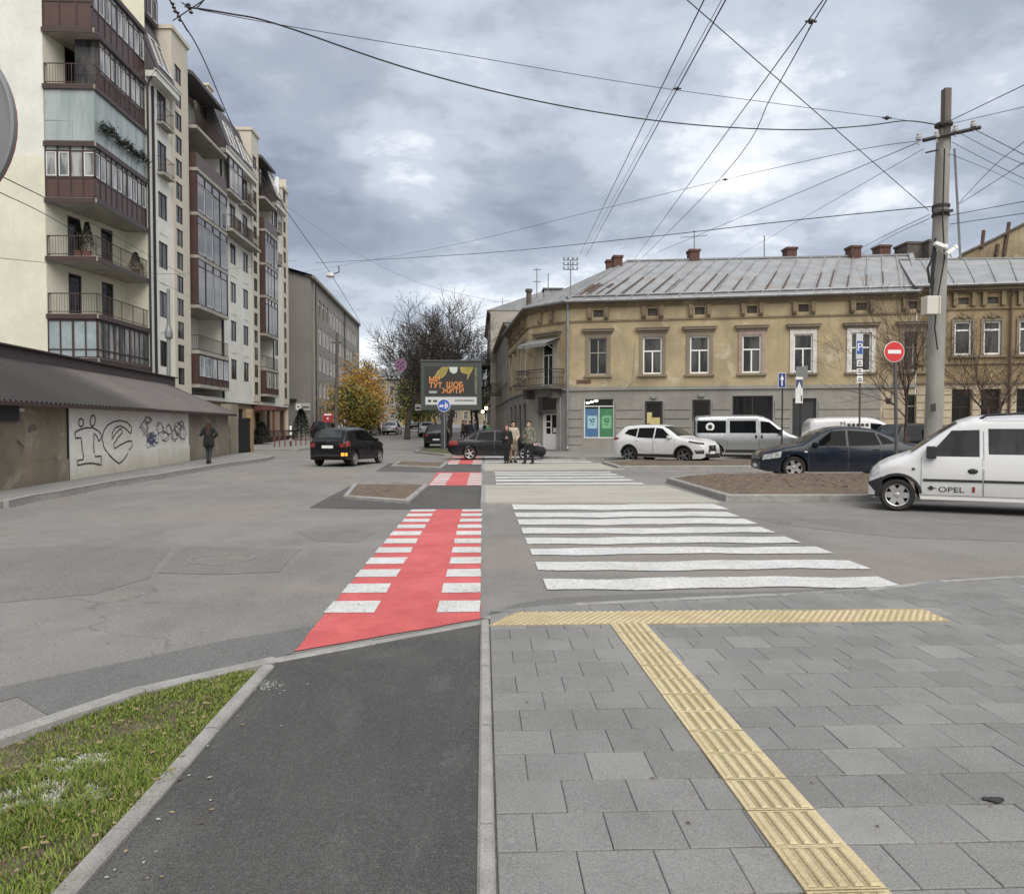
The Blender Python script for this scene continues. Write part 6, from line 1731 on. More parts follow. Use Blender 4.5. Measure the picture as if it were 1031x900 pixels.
# ------------------------------------------------------------------ white compact van in the right foreground, nose to the left
P = dict(len=3.71, wid=1.70, wheels=(1.36, -1.36), wr=.31, arch=.375, tw=.185, belt=1.02, shoulder=.86, tumble=.20, round=.13, crown=.05, nose=.62, nosek=.20, tail=.4, tailk=.05,
         top=[(-2.16, 1.60), (-2.12, 1.70), (-1.95, 1.775), (-1.2, 1.80), (-.2, 1.80), (.10, 1.775), (.32, 1.70), (.62, 1.50), (1.02, 1.19), (1.16, 1.085), (1.32, 1.03), (1.62, .95), (1.88, .855), (2.04, .755), (2.12, .66), (2.16, .56)],
         bot=[(-2.16, .42), (-2.0, .28), (-1.7, .25), (1.75, .24), (2.0, .24), (2.16, .28)])
white = car_paint('white_car_paint', (.60, .61, .62), 0.0, .3)
gp = G(903, 514.5)
hd = HD(180 + 24)
# place so that the near (left) front wheel touches the ground at gp
def place(P, wheel_x, side, gpt, heading, scale=1.0):
    loc = Vector((wheel_x, side * (P['wid'] / 2 - .05), 0)) * scale
    c, s_ = math.cos(heading), math.sin(heading)
    return (gpt.x - (loc.x * c - loc.y * s_), gpt.y - (loc.x * s_ + loc.y * c), gz(gpt.y))
hd = HD(180 - 28)
rf_ = lambda x: (1.36 + (abs(x) - 1.36) * .62) * (1 if x > 0 else -1) if abs(x) > 1.36 else x
for q in ('top', 'bot'): P[q] = [(rf_(x), z) for x, z in P[q]]
van = Car('compact_van', 'white compact van with black side rub strip standing in the right foreground', P, white, place(P, 1.36, 1, gp, hd), hd, 'van')
van.wheels('alloy', 6, .68, fat=.05)
van.arch_trim(MAT['trim_plastic'], .05)
van.side_patch('bumper', [(1.60, .27), (1.85, .27)], [(1.62, .66), (1.85, .545)], MAT['trim_plastic'], off=.012)
van.side_patch('bumper_strip', [(1.74, .30), (1.853, .29)], [(1.74, .36), (1.853, .50)], white, off=.018)
van.end_patch('bumper', True, .28, .54, -.98, .98, MAT['trim_plastic'], .012); van.end_patch('number_plate', True, .36, .47, -.35, .35, MAT['plate'], .02)
van.side_patch('headlight', [(1.68, .72), (1.82, .64)], [(1.66, .86), (1.80, .76)], MAT['headlamp'], off=.008)
fd = van.door([(-.02, .34), (.96, .34)], [(-.02, 1.03), (.96, 1.03)], sides=(1, -1))
rd = van.door([(-.93, .34), (-.05, .34)], [(-.93, 1.73), (-.05, 1.73)])
van.side_patch('window', [(0.02, 1.06), (.86, 1.06)], [(.02, 1.56), (.46, 1.545)], MAT['van_glass'], parent=fd, off=.009, n=16)
van.side_patch('window_frame', [(-.02, 1.03), (.955, 1.03)], [(-.02, 1.62), (.46, 1.60)], white, off=.004)
van.side_patch('window', [(-.87, 1.06), (-.12, 1.06)], [(-.85, 1.58), (-.12, 1.58)], MAT['van_glass'], parent=rd, off=.011)
van.side_patch('window', [(-1.74, 1.08), (-1.05, 1.08)], [(-1.72, 1.57), (-1.05, 1.58)], MAT['car_glass'], off=.008)
van.top_patch('windshield', .36, 1.12, -.93, .93, MAT['car_glass_clear'])
van.mirror(.80, 1.14, MAT['trim_plastic'], (.10, .12, .135))
van.handle([(.13, .80)], MAT['trim_plastic'], fd, .085, .05); van.handle([(-.82, .80)], MAT['trim_plastic'], rd, .085, .05)
van.side_patch('rub_strip', [(-.93, .595), (-.05, .595)], [(-.93, .64), (-.05, .64)], MAT['trim_plastic'], off=.020); van.side_patch('rub_strip', [(-.02, .595), (.93, .595)], [(-.02, .64), (.93, .64)], MAT['trim_plastic'], off=.020)
van.side_patch('sill_trim', [(-.95, .255), (.97, .255)], [(-.95, .30), (.97, .30)], MAT['plate'], off=.014)
van.side_patch('side_lamp', [(1.07, .80), (1.12, .80)], [(1.07, .84), (1.12, .84)], MAT['trim_plastic'], off=.01, n=2)
for sd in (1, -1):
    b = MB(); b.tube([(.0, sd * .58, 1.77), (-.1, sd * .60, 1.83), (-.6, sd * .60, 1.86), (-1.5, sd * .60, 1.86), (-1.62, sd * .58, 1.78)], .022, 8); b.build('roof_rail', MAT['trim_plastic'], van.t, smooth=True)
pL = van.S(.47, .445, 1, .012)
M4 = Matrix.Translation(pL) @ Matrix(((-1, 0, 0), (0, 0, 1), (0, 1, 0))).to_4x4()
text_mesh('OPEL', .135, MAT['black_paint'], fd[1], M4, sx=1.35)
b = MB(); q = van.S(.10, .46, 1, .012); b.box((q.x - .01, q.y - .001, q.z - .05), (q.x + .035, q.y + .002, q.z + .05)); b.build('emblem', M('dark_red_mark', (.2, .02, .02), .5), fd[1])
b = MB(); q = van.S(.80, .47, 1, .012); b.lathe([(.035, 0), (.042, 0), (.042, .003), (.035, .003)], 20, 'y', q); b.box((q.x - .09, q.y, q.z - .006), (q.x + .06, q.y + .003, q.z + .006)); b.build('emblem', MAT['dark_metal'], fd[1])

# ------------------------------------------------------------------ dark navy saloon on the far carriageway, nose to the left
def saloon_P(**k):
    d = dict(len=4.5, wid=1.74, wheels=(1.36, -1.24), wr=.315, arch=.365, tw=.2, belt=.90, shoulder=.76, tumble=.34, round=.09, crown=.03, nose=.8, nosek=.26, tail=.6, tailk=.16,
             top=[(-2.25, .80), (-2.22, .90), (-2.12, .955), (-1.75, .985), (-1.62, 1.01), (-1.25, 1.21), (-.85, 1.375), (-.45, 1.435), (.0, 1.445), (.30, 1.41), (.62, 1.28), (1.12, .985), (1.24, .94), (1.6, .875), (1.95, .80), (2.14, .72), (2.21, .64), (2.25, .55)],
             bot=[(-2.25, .42), (-2.1, .27), (-1.8, .22), (1.8, .19), (2.1, .2), (2.25, .26)])
    d.update(k); return d
P = saloon_P()
navy = car_paint('navy_car_paint', (.004, .010, .022), .0, .25)
hd = HD(180 - 9)
gp = G(799.5, 482)
sal = Car('saloon_car', 'dark navy saloon car parked beyond the soil verge, nose to the left', P, navy, place(P, 1.36, 1, gp, hd, 1.10), hd, 'car', 1.10)
def saloon_parts(c, rim='alloy', spokes=5, lamp_front=True, glassm='car_glass', fat=.034):
    c.wheels(rim, spokes, .68, fat=fat)
    f = c.door([(-.06, .27), (.98, .27)], [(-.06, .90), (.98, .90)]); r = c.door([(-.86, .42), (-.09, .27)], [(-.98, .93), (-.09, .90)])
    c.side_patch('window', [(-.03, .925), (.86, .925)], [(-.03, 1.35), (.34, 1.325)], MAT[glassm], parent=f, off=.009, n=14)
    c.side_patch('window', [(-.93, .95), (-.10, .925)], [(-.80, 1.30), (-.10, 1.35)], MAT[glassm], parent=r, off=.009, n=14)
    c.side_patch('quarter_window', [(-1.32, 1.0), (-.99, .965)], [(-1.10, 1.15), (-.87, 1.27)], MAT[glassm], off=.008)
    c.top_patch('windshield', .40, 1.10, -.95, .95, MAT['car_glass_clear']); c.top_patch('rear_window', -1.56, -.90, -.93, .93, MAT['car_glass'])
    c.mirror(.80, .97, c.paint); c.handle([(.06, .80)], c.paint, f); c.handle([(-.80, .82)], c.paint, r)
    c.side_patch('headlight', [(1.74, .60), (2.20, .52)], [(1.70, .775), (2.17, .66)], MAT['headlamp'], off=.008)
    c.side_patch('tail_light', [(-2.22, .66), (-1.78, .74)], [(-2.20, .90), (-1.84, .94)], MAT['taillamp'], off=.008)
    c.side_patch('rub_strip', [(-.84, .52), (.96, .52)], [(-.84, .56), (.96, .56)], c.paint, off=.016)
    c.end_patch('grille', True, .40, .53, -.45, .45, MAT['trim_plastic'], .008); c.end_patch('number_plate', True, .29, .39, -.40, .40, MAT['plate'], .016)
    c.end_patch('number_plate', False, .60, .72, -.33, .33, MAT['plate'], .012); c.end_patch('tail_light', False, .66, .80, .62, .98, MAT['taillamp'], .008); c.end_patch('tail_light', False, .66, .80, -.98, -.62, MAT['taillamp'], .008)
    b = MB(); b.end = None
saloon_parts(sal, fat=.045)
sal.top_patch('grille', 2.13, 2.235, -.45, .45, MAT['chrome'], .006)
sal.side_patch('side_lamp', [(1.02, .74), (1.10, .74)], [(1.02, .775), (1.10, .775)], MAT['plate'], off=.01, n=2)

# black saloon crossing behind the pedestrians, nose to the right
P = saloon_P(len=4.55)
blackp = car_paint('black_car_paint', (.005, .006, .008), .0, .25)
hd = HD(-2)
gp = G(473, 463.3)
sal2 = Car('saloon_car', 'black saloon car crossing the side street behind the three pedestrians', P, blackp, place(P, -1.24, -1, gp, hd), hd, 'car')
saloon_parts(sal2, fat=.03)

# ------------------------------------------------------------------ white crossover parked by the yellow house, nose to the right
P = dict(len=4.48, wid=1.85, wheels=(1.36, -1.31), wr=.35, arch=.41, tw=.22, belt=1.06, shoulder=.90, tumble=.40, round=.11, crown=.03, nose=.8, nosek=.26, tail=.55, tailk=.18,
         top=[(-2.24, .98), (-2.20, 1.10), (-2.10, 1.22), (-1.90, 1.40), (-1.72, 1.56), (-1.60, 1.605), (-.9, 1.65), (-.2, 1.65), (.15, 1.61), (.50, 1.47), (1.02, 1.16), (1.15, 1.11), (1.6, 1.05), (1.95, .97), (2.12, .88), (2.20, .78), (2.24, .66)],
         bot=[(-2.24, .48), (-2.1, .32), (-1.8, .27), (1.8, .24), (2.1, .25), (2.24, .32)])
hd = HD(-44)
gp = G(688, 467.5)
suv = Car('crossover_car', 'white crossover car parked in front of the yellow house', P, white, place(P, 1.36, -1, gp, hd), hd, 'car')
suv.wheels('dark_alloy', 5, .70, fat=.04)
suv.arch_trim(MAT['trim_plastic'], .06)
suv.side_patch('sill_trim', [(-.92, .28), (.96, .28)], [(-.92, .40), (.96, .40)], MAT['trim_plastic'], off=.012)
f = suv.door([(-.08, .42), (.95, .42)], [(-.08, 1.06), (.95, 1.06)]); r = suv.door([(-.86, .60), (-.11, .42)], [(-1.02, 1.09), (-.11, 1.06)])
suv.side_patch('window', [(-.05, 1.085), (.82, 1.085)], [(-.05, 1.53), (.26, 1.50)], MAT['car_glass'], parent=f, off=.009)
suv.side_patch('window', [(-.92, 1.11), (-.12, 1.085)], [(-.92, 1.52), (-.12, 1.535)], MAT['car_glass'], parent=r, off=.009)
suv.side_patch('quarter_window', [(-1.62, 1.27), (-.98, 1.13)], [(-1.45, 1.45), (-.98, 1.51)], MAT['car_glass'], off=.008)
suv.top_patch('windshield', .24, 1.0, -.95, .95, MAT['car_glass_clear']); suv.top_patch('rear_window', -2.08, -1.74, -.9, .9, MAT['car_glass'])
suv.mirror(.70, 1.14, white); suv.handle([(.04, .96)], white, f); suv.handle([(-.86, .98)], white, r)
suv.side_patch('headlight', [(1.62, .93), (2.19, .83)], [(1.62, .99), (2.17, .91)], MAT['trim_plastic'], off=.008)
suv.side_patch('fog_lamp', [(1.92, .46), (2.22, .46)], [(1.86, .60), (2.22, .62)], MAT['trim_plastic'], off=.009); suv.side_patch('fog_trim', [(1.90, .55), (2.22, .57)], [(1.90, .585), (2.22, .60)], MAT['chrome'], off=.014)
suv.side_patch('tail_light', [(-2.22, .96), (-1.86, 1.03)], [(-2.18, 1.10), (-1.90, 1.10)], MAT['taillamp'], off=.008)
suv.end_patch('grille', True, .50, .80, -.50, .50, MAT['trim_plastic'], .010); suv.end_patch('bumper', True, .30, .46, -.95, .95, MAT['trim_plastic'], .010); suv.end_patch('number_plate', True, .44, .55, -.32, .32, MAT['plate'], .016)
b = MB(); b.lathe([(.07, 0), (.07, .02), (0, .02)], 14, 'x', (2.25, 0, .72)); b.build('emblem', MAT['chrome'], suv.t)

# ------------------------------------------------------------------ silver passenger van behind it, nose to the right
def van_P(**k):
    d = dict(len=4.85, wid=1.90, wheels=(1.55, -1.5), wr=.33, arch=.40, tw=.2, belt=1.16, shoulder=1.0, tumble=.17, round=.14, crown=.05, nose=.8, nosek=.22, tail=.3, tailk=.04,
             top=[(-2.42, 1.72), (-2.38, 1.84), (-2.25, 1.93), (-1.6, 1.97), (.3, 1.97), (.62, 1.92), (.90, 1.79), (1.62, 1.24), (1.74, 1.17), (2.05, 1.05), (2.26, .92), (2.36, .78), (2.42, .60)],
             bot=[(-2.42, .45), (-2.3, .32), (2.2, .26), (2.42, .34)])
    d.update(k); return d
silver = car_paint('silver_car_paint', (.36, .38, .39), .75, .3)
P = van_P(); hd = HD(-13)
gp = AT(791, 455, 35.0); gp.z = 0
tv = Car('passenger_van', 'silver passenger van with dark windows parked behind the white crossover', P, silver, place(P, 1.55, -1, gp, hd, 1.07), hd, 'van', 1.07)
def van_parts(c, windows=True, rim='alloy'):
    c.wheels(rim, 6, .64, fat=.05)
    f = c.door([(.42, .36), (1.34, .36)], [(.42, 1.16), (1.34, 1.16)]); r = c.door([(-.95, .36), (.38, .36)], [(-.95, 1.84), (.38, 1.84)])
    c.side_patch('window', [(.48, 1.18), (1.40, 1.18)], [(.48, 1.72), (.86, 1.68)], MAT['car_glass'], parent=f, off=.009)
    if windows:
        c.side_patch('window', [(-.86, 1.18), (.28, 1.18)], [(-.86, 1.74), (.28, 1.74)], MAT['car_glass'], parent=r, off=.011); c.side_patch('window', [(-2.30, 1.18), (-1.02, 1.18)], [(-2.28, 1.74), (-1.02, 1.74)], MAT['car_glass'], off=.008)
    c.top_patch('windshield', .90, 1.60, -.94, .94, MAT['car_glass_clear']); c.mirror(1.30, 1.24, MAT['trim_plastic'], (.08, .11, .14))
    c.handle([(.52, 1.02)], MAT['trim_plastic'], f, .05, .09); c.handle([(.28, 1.02)], MAT['trim_plastic'], r, .05, .09)
    c.side_patch('headlight', [(1.95, .80), (2.36, .66)], [(1.93, 1.02), (2.30, .86)], MAT['headlamp'], off=.008)
    c.side_patch('sill_trim', [(-1.05, .30), (1.1, .30)], [(-1.05, .44), (1.1, .44)], MAT['trim_plastic'], off=.012)
    c.end_patch('bumper', True, .34, .56, -.96, .96, MAT['trim_plastic'], .01); c.end_patch('number_plate', True, .40, .50, -.3, .3, MAT['plate'], .018)
    return f, r
van_parts(tv)
for sd in (-1,):
    q = tv.S(-1.72, 1.46, sd, .035); b = MB(); b.lathe([(.19, 0), (.19, .004), (0, .004)], 24, 'y', q); st = b.build('sticker', MAT['white'], tv.t); b = MB(); b.lathe([(.10, -.006), (.05, -.008), (.05, -.012), (.10, -.010)], 20, 'y', q); b.build('emblem', MAT['dark_metal'], st)
b = MB(); q = tv.T(1.02, -.55, .012); b.lathe([(.13, 0), (.13, .004), (0, .004)], 16, 'z', q); b.build('sticker', MAT['white'], tv.t)
# the van's open rear door, seen edge-on at its left end
b = MB(); b.box((-2.45, -.90, .9), (-2.40, -1.45, 1.85)); b.build('rear_door', MAT['trim_plastic'], tv.t, bevel=.03)
b = MB(); b.box((-2.455, -1.0, 1.2), (-2.452, -1.38, 1.75)); b.box((-2.398, -1.0, 1.2), (-2.395, -1.38, 1.75)); b.build('rear_window', MAT['car_glass_clear'], tv.t)

# white panel van behind the navy saloon
P = van_P(len=4.4, wid=1.83, wheels=(1.4, -1.3), top=[(-2.2, 1.55), (-2.16, 1.68), (-2.05, 1.77), (-1.4, 1.82), (.0, 1.83), (.35, 1.78), (.62, 1.66), (1.25, 1.18), (1.38, 1.10), (1.75, 1.0), (2.0, .88), (2.13, .75), (2.2, .58)], bot=[(-2.2, .45), (-2.1, .3), (2.0, .25), (2.2, .33)], belt=1.1, shoulder=.95)
hd = HD(-12)
gp = AT(912, 455, 31.0); gp.z = 0
pv2 = Car('panel_van', 'white panel van standing behind the navy saloon', P, white, place(P, 1.4, -1, gp, hd, 1.07), hd, 'van', 1.07)
pv2.wheels('dark_alloy', 6, .62, fat=.05)
pv2.top_patch('windshield', .62, 1.22, -.94, .94, MAT['car_glass_clear'])
f = pv2.door([(.05, .36), (1.0, .36)], [(.05, 1.1), (1.0, 1.1)]); pv2.side_patch('window', [(.10, 1.12), (1.0, 1.12)], [(.10, 1.62), (.5, 1.58)], MAT['car_glass'], parent=f, off=.009)
pv2.side_patch('headlight', [(1.75, .78), (2.14, .66)], [(1.72, .97), (2.08, .84)], MAT['headlamp'], off=.008); pv2.mirror(.9, 1.18, MAT['trim_plastic'], (.08, .1, .12))
pq = pv2.S(-.95, 1.58, -1, .012)
text_mesh('M', .24, MAT['dark_metal'], pv2.t, Matrix.Translation(pq) @ Matrix(((1, 0, 0), (0, .25, 1), (0, 1, -.25))).to_4x4(), sx=1.2)
b = MB()
for k in range(5): q = pv2.S(-.72 + .17 * k, 1.55, -1, .012); b.box((q.x - .06, q.y - .002, q.z - .06), (q.x + .06, q.y + .002, q.z + .05))
b.build('lettering', MAT['dark_metal'], pv2.t)

# ------------------------------------------------------------------ dark hatchback turning, seen from behind
P = dict(len=4.05, wid=1.72, wheels=(1.27, -1.25), wr=.305, arch=.355, tw=.19, belt=.98, shoulder=.84, tumble=.40, round=.10, crown=.03, nose=.8, nosek=.26, tail=.5, tailk=.14,
         top=[(-2.025, .94), (-2.0, 1.02), (-1.93, 1.10), (-1.72, 1.36), (-1.62, 1.455), (-1.50, 1.49), (-.7, 1.53), (-.1, 1.53), (.2, 1.49), (.50, 1.35), (1.02, 1.05), (1.14, 1.0), (1.5, .93), (1.8, .83), (1.95, .72), (2.025, .58)],
         bot=[(-2.025, .40), (-1.9, .27), (1.8, .21), (2.025, .28)])
hd = HD(90 - 15)
gp = G(357.5, 469.4)
hb = Car('hatchback_car', 'black hatchback with a lit amber lamp turning across the road', P, blackp, place(P, -1.25, -1, gp, hd), hd, 'car')
hb.wheels('alloy', 8, .70, fat=.022)
f = hb.door([(-.05, .30), (.92, .30)], [(-.05, .98), (.92, .98)]); r = hb.door([(-.82, .50), (-.08, .30)], [(-.98, 1.02), (-.08, .98)])
hb.side_patch('window', [(-.02, 1.005), (.80, 1.005)], [(-.02, 1.41), (.26, 1.38)], MAT['car_glass'], parent=f, off=.009); hb.side_patch('window', [(-.92, 1.03), (-.10, 1.005)], [(-.86, 1.40), (-.10, 1.42)], MAT['car_glass'], parent=r, off=.009)
hb.top_patch('rear_window', -1.90, -1.64, -.86, .86, MAT['car_glass_clear']); hb.top_patch('windshield', .26, 1.0, -.94, .94, MAT['car_glass_clear']); hb.mirror(.72, 1.04, blackp)
hb.handle([(.06, .88)], blackp, f); hb.handle([(-.80, .91)], blackp, r)
hb.end_patch('tail_panel', False, .52, .72, -.8, .8, blackp, .02); hb.end_patch('number_plate', False, .74, .85, -.32, .32, MAT['plate'], .022)
hb.side_patch('tail_light', [(-2.0, .78), (-1.72, .84)], [(-1.97, .99), (-1.78, 1.04)], MAT['taillamp'], off=.009)
hb.end_patch('tail_light', False, .78, .93, .72, .98, MAT['taillamp'], .01); hb.end_patch('tail_light', False, .78, .93, -.98, -.72, MAT['taillamp'], .01)
hb.side_patch('indicator_lamp', [(-2.015, .44), (-1.92, .44)], [(-2.015, .56), (-1.92, .56)], MAT['amber_lit'], off=.012, sides=(-1,), n=3); hb.end_patch('indicator_lamp', False, .44, .56, -.98, -.80, MAT['amber_lit'], .022)
hb.side_patch('headlight', [(1.5, .66), (1.95, .56)], [(1.46, .86), (1.92, .72)], MAT['headlamp'], off=.008)
hb.end_patch('bumper', False, .42, .50, -.65, .7, MAT['trim_plastic'], .018)
b = MB(); b.sphere((-1.98, 0, .97), 1, 10, 6, (.03, .07, .05)); b.build('emblem', MAT['chrome'], hb.t)
b = MB(); b.tube([(-1.90, -.05, 1.18), (-1.80, .3, 1.29)], .012, 5); b.build('wiper', MAT['trim_plastic'], hb.t)

# ------------------------------------------------------------------ other cars: simplified shells of three kinds for the distance
def far_car(name, label, P, paint, px, y_, heading, group=None, rear=True, z=None):
    gp_ = G(px, y_) if z is None else AT(px, 440, z)
    loc = (gp_.x, gp_.y, gz(gp_.y)); c = Car(name, label, P, paint, loc, heading, 'car', 1.0, group); c.wheels('alloy', 5, .66)
    x = P['top']; sal_ = P['belt'] < .93
    if sal_:
        c.top_patch('windshield', .40, 1.10, -.95, .95, MAT['car_glass_clear']); c.top_patch('rear_window', -1.56, -.90, -.93, .93, MAT['car_glass_clear'])
        c.side_patch('window', [(-.9, .93), (.86, .925)], [(-.80, 1.30), (.34, 1.325)], MAT['car_glass'], off=.009)
        c.side_patch('tail_light', [(-2.22, .66), (-1.9, .74)], [(-2.20, .90), (-1.9, .94)], MAT['taillamp'], off=.008); c.side_patch('headlight', [(1.74, .60), (2.20, .52)], [(1.70, .775), (2.17, .66)], MAT['headlamp'], off=.008)
        c.end_patch('tail_light', False, .66, .80, .62, .98, MAT['taillamp'], .008); c.end_patch('tail_light', False, .66, .80, -.98, -.62, MAT['taillamp'], .008)
    else:
        c.top_patch('windshield', .28, 1.0, -.94, .94, MAT['car_glass_clear']); c.top_patch('rear_window', P['rw'][0], P['rw'][1], -.88, .88, MAT['car_glass_clear'])
        c.side_patch('window', [(-1.0, P['belt'] + .03), (.80, P['belt'] + .03)], [(-.92, P['belt'] + .40), (.28, P['belt'] + .38)], MAT['car_glass'], off=.009)
        c.end_patch('tail_light', False, P['belt'] - .22, P['belt'] - .05, .72, .98, MAT['taillamp'], .01); c.end_patch('tail_light', False, P['belt'] - .22, P['belt'] - .05, -.98, -.72, MAT['taillamp'], .01)
        c.side_patch('headlight', [(1.55, .72), (1.98, .62)], [(1.52, .86), (1.96, .74)], MAT['headlamp'], off=.008)
    c.end_patch('number_plate', False, .56, .67, -.3, .3, MAT['plate'], .012); c.end_patch('number_plate', True, .34, .44, -.3, .3, MAT['plate'], .012); c.end_patch('bumper', False, .40, .48, -.9, .9, MAT['trim_plastic'], .01)
    return c
HBP = dict(P, rw=(-1.90, -1.64))
SUVP = dict(HBP, len=4.4, wid=1.84, wr=.35, arch=.41, belt=1.05, shoulder=.9, wheels=(1.32, -1.28), rw=(-2.06, -1.86),
            top=[(-2.2, 1.0), (-2.17, 1.10), (-2.08, 1.24), (-1.85, 1.56), (-1.72, 1.66), (-.9, 1.70), (-.1, 1.70), (.2, 1.66), (.5, 1.50), (1.02, 1.17), (1.14, 1.10), (1.6, 1.04), (1.95, .95), (2.12, .82), (2.2, .64)], bot=[(-2.2, .45), (-2.05, .3), (1.95, .26), (2.2, .34)])
dgrey = car_paint('dark_grey_car_paint', (.02, .021, .023), .4, .3); lsil = car_paint('light_silver_car_paint', (.40, .42, .44), .6, .3)
far_car('parked_car', 'dark sport utility car parked with its rear to us behind the billboard post', SUVP, blackp, 441, 450.5, HD(90), rear=True)
far_car('parked_car', 'dark estate car with silver roof bars parked at the left kerb behind the turning hatchback', SUVP, dgrey, 328, 445.5, HD(86))
far_car('parked_car', 'white car parked at the left kerb just beyond the dark estate car', SUVP, white, 345, 440.5, HD(86))
far_car('parked_car', 'silver hatchback parked at the left kerb, farthest of the row there', HBP, lsil, 361, 438, HD(87))
c = far_car('saloon_car', 'silver saloon car driving in the middle of the side street', saloon_P(), lsil, 395, 442.5, HD(88))
far_car('parked_car', 'white saloon car parked at the right kerb far up the side street', saloon_P(), white, 419, 440, HD(90), z=118)
far_car('parked_car', 'pale silver car partly hidden behind the dark sport utility car', HBP, lsil, 431, 440, HD(90), z=78)
far_car('parked_car', 'dark sport utility car parked behind the concrete pole', SUVP, dgrey, 934, 468.5, HD(10), z=30.5)
far_car('parked_car', 'dark hatchback half hidden behind the white compact van', HBP, blackp, 990, 468.5, HD(8), z=28.5)
# ================================================================== STREET FURNITURE, TREES, PEOPLE, WIRES
MAT['pole'] = M('spun_concrete', (.29, .285, .265), .9, (.215, .21, .195), 3, bump=.3, fine=.15, col3=(.34, .33, .31), scale3=.9, stretch=(1, 1, .3))
MAT['sign_blue'] = M('sign_blue', (.03, .09, .36), .45); MAT['sign_red'] = M('sign_red', (.55, .03, .03), .45); MAT['sign_white'] = M('sign_white', (.75, .75, .75), .45); MAT['sign_back'] = M('sign_back_grey', (.22, .225, .235), .55, (.18, .185, .19), 2, metal=.4)
# ------------------------------------------------------------------ concrete power pole
pb = G(938, 496); pY = 18.2
base = AT(938.5, 455, pY); topc = AT(951, 100, pY)
bx, by = base.x, pY
pole = thing('power_pole', 'thick grey concrete power pole rising from the soil verge', 'pole', (bx, by, .2))
tx = topc.x
H0, H1 = .15, AT(950, 142, pY).z
def pc(z): t = (z - .15) / 9.6; return bx + (tx - bx) * t
b = MB(); b.tube([(pc(z), by, z) for z in (.15, 2, 4, 6, 8, H1)], [.215, .205, .195, .18, .165, .15], 20); part(b, 'shaft', MAT['pole'], pole, smooth=True)
zt = AT(952, 90, pY).z
b = MB(); b.box((pc(H1) - .02, by - .09, H1 - .25), (pc(H1) + .14, by + .09, zt)); b.box((pc(H1) - .10, by - .08, H1 - .4), (pc(H1) - .02, by + .08, H1 + .28)); part(b, 'pole_cap', M('weathered_timber', (.16, .145, .125), .95, (.1, .09, .08), 5, stretch=(1, 1, .1)), pole)
a0, a1 = AT(924, 145, pY), AT(981, 132, pY)
b = MB(); b.tube([a0 + Vector((0, -.22, 0)), a1 + Vector((0, -.22, 0))], .05, 4); b.tube([AT(932, 154, pY - .1), AT(950, 150, pY)], .02, 4); part(b, 'cross_arm', MAT['dark_metal'], pole)
for px, py in ((925, 141), (962, 133), (980, 128), (943, 139)):
    p = AT(px, py, pY - .22); b = MB(); b.lathe([(.02, -.12), (.02, 0), (.06, .0), (.07, .06), (.045, .09), (.055, .13), (.03, .17), (0, .18)], 10, 'z', p); part(b, 'insulator', M('grey_porcelain', (.4, .4, .4), .3), pole, smooth=True)
for py in (126, 208, 217):
    b = MB(); p = AT(945, py, pY); b.lathe([(.195, -.03), (.205, -.03), (.205, .03), (.195, .03)], 18, 'z', (pc(p.z), by, p.z)); part(b, 'clamp_band', MAT['dark_metal'], pole)
p = AT(944, 215, pY); b = MB(); b.box((pc(p.z) - .36, by - .27, p.z - .03), (pc(p.z) + .15, by - .21, p.z + .03)); b.sphere((pc(p.z) - .3, by - .24, p.z - .05), .06, 8, 6); part(b, 'bracket', MAT['dark_metal'], pole)
q0, q1 = AT(929.3, 299, pY - .3), AT(943, 317.5, pY - .3)
b = MB(); b.box((q0.x, pY - .48, q1.z), (q1.x, pY - .2, q0.z)); bxo = part(b, 'meter_box', M('cream_box', (.55, .53, .47), .6), pole, 'cream meter box strapped to the pole', bevel=.02)
b = MB(); b.box((q1.x - .06, pY - .485, q1.z + .02), (q1.x - .05, pY - .478, q0.z - .02)); part(b, 'door_seam', MAT['dark_metal'], bxo)
for (px, py, a) in ((946, 247, 20), (957, 253, -35)):
    p = AT(px, py, pY - .35); b = MB(); rot = Matrix.Rotation(R(a), 3, 'Y')
    for v in ((-.16, .0), ): pass
    m_ = MB(lambda s_, p=p, rot=rot: p + rot @ s_); m_.box((-.13, -.06, -.045), (.13, .06, .05)); m_.box((.10, -.07, -.04), (.18, .05, .065)); m_.box((-.02, .05, -.16), (.02, .1, -.04)); part(m_, 'camera_housing', MAT['white'], pole, 'white surveillance camera on the pole', bevel=.015)
b = MB(); pts = [AT(px, py, pY - .27) for px, py in ((942, 240), (938, 262), (934, 270), (936, 285), (940, 280), (938, 300))]; b.tube(pts, .028, 6)
pts = [AT(px, py, pY - .27) for px, py in ((951, 150), (949, 220), (951, 260), (944, 300), (941, 330), (944, 352))]; b.tube(pts, .018, 5)
pts = [AT(px, py, pY - .27) for px, py in ((942, 250), (939, 275), (938, 290))]; b.tube(pts, .04, 5)
part(b, 'cable_loop', MAT['black'], pole)
b = MB(); pts = [AT(px, py, pY - .275) for px, py in ((936.5, 407), (942, 406), (942.5, 414), (937, 415))]; b.face(pts); part(b, 'stencil_mark', MAT['dark_metal'], pole, fixn=False)
b = MB(); b.tube([AT(961, 150, pY + .5), AT(967, 261, pY + .5)], .03, 5); part(b, 'conduit', MAT['galv'], pole)

# ------------------------------------------------------------------ signs
def post(t, x, y, z0, z1, r, mat): b = MB(); b.tube([(x, y, z0), (x, y, z1)], r, 10); return part(b, 'post', mat, t, smooth=True)
def disc(t, c, r, mat, name='sign_face', back=None, y=-1):
    b = MB(); b.lathe([(0, 0), (r, 0), (r, .006), (0, .006)], 36, 'y', c); return part(b, name, mat, t)
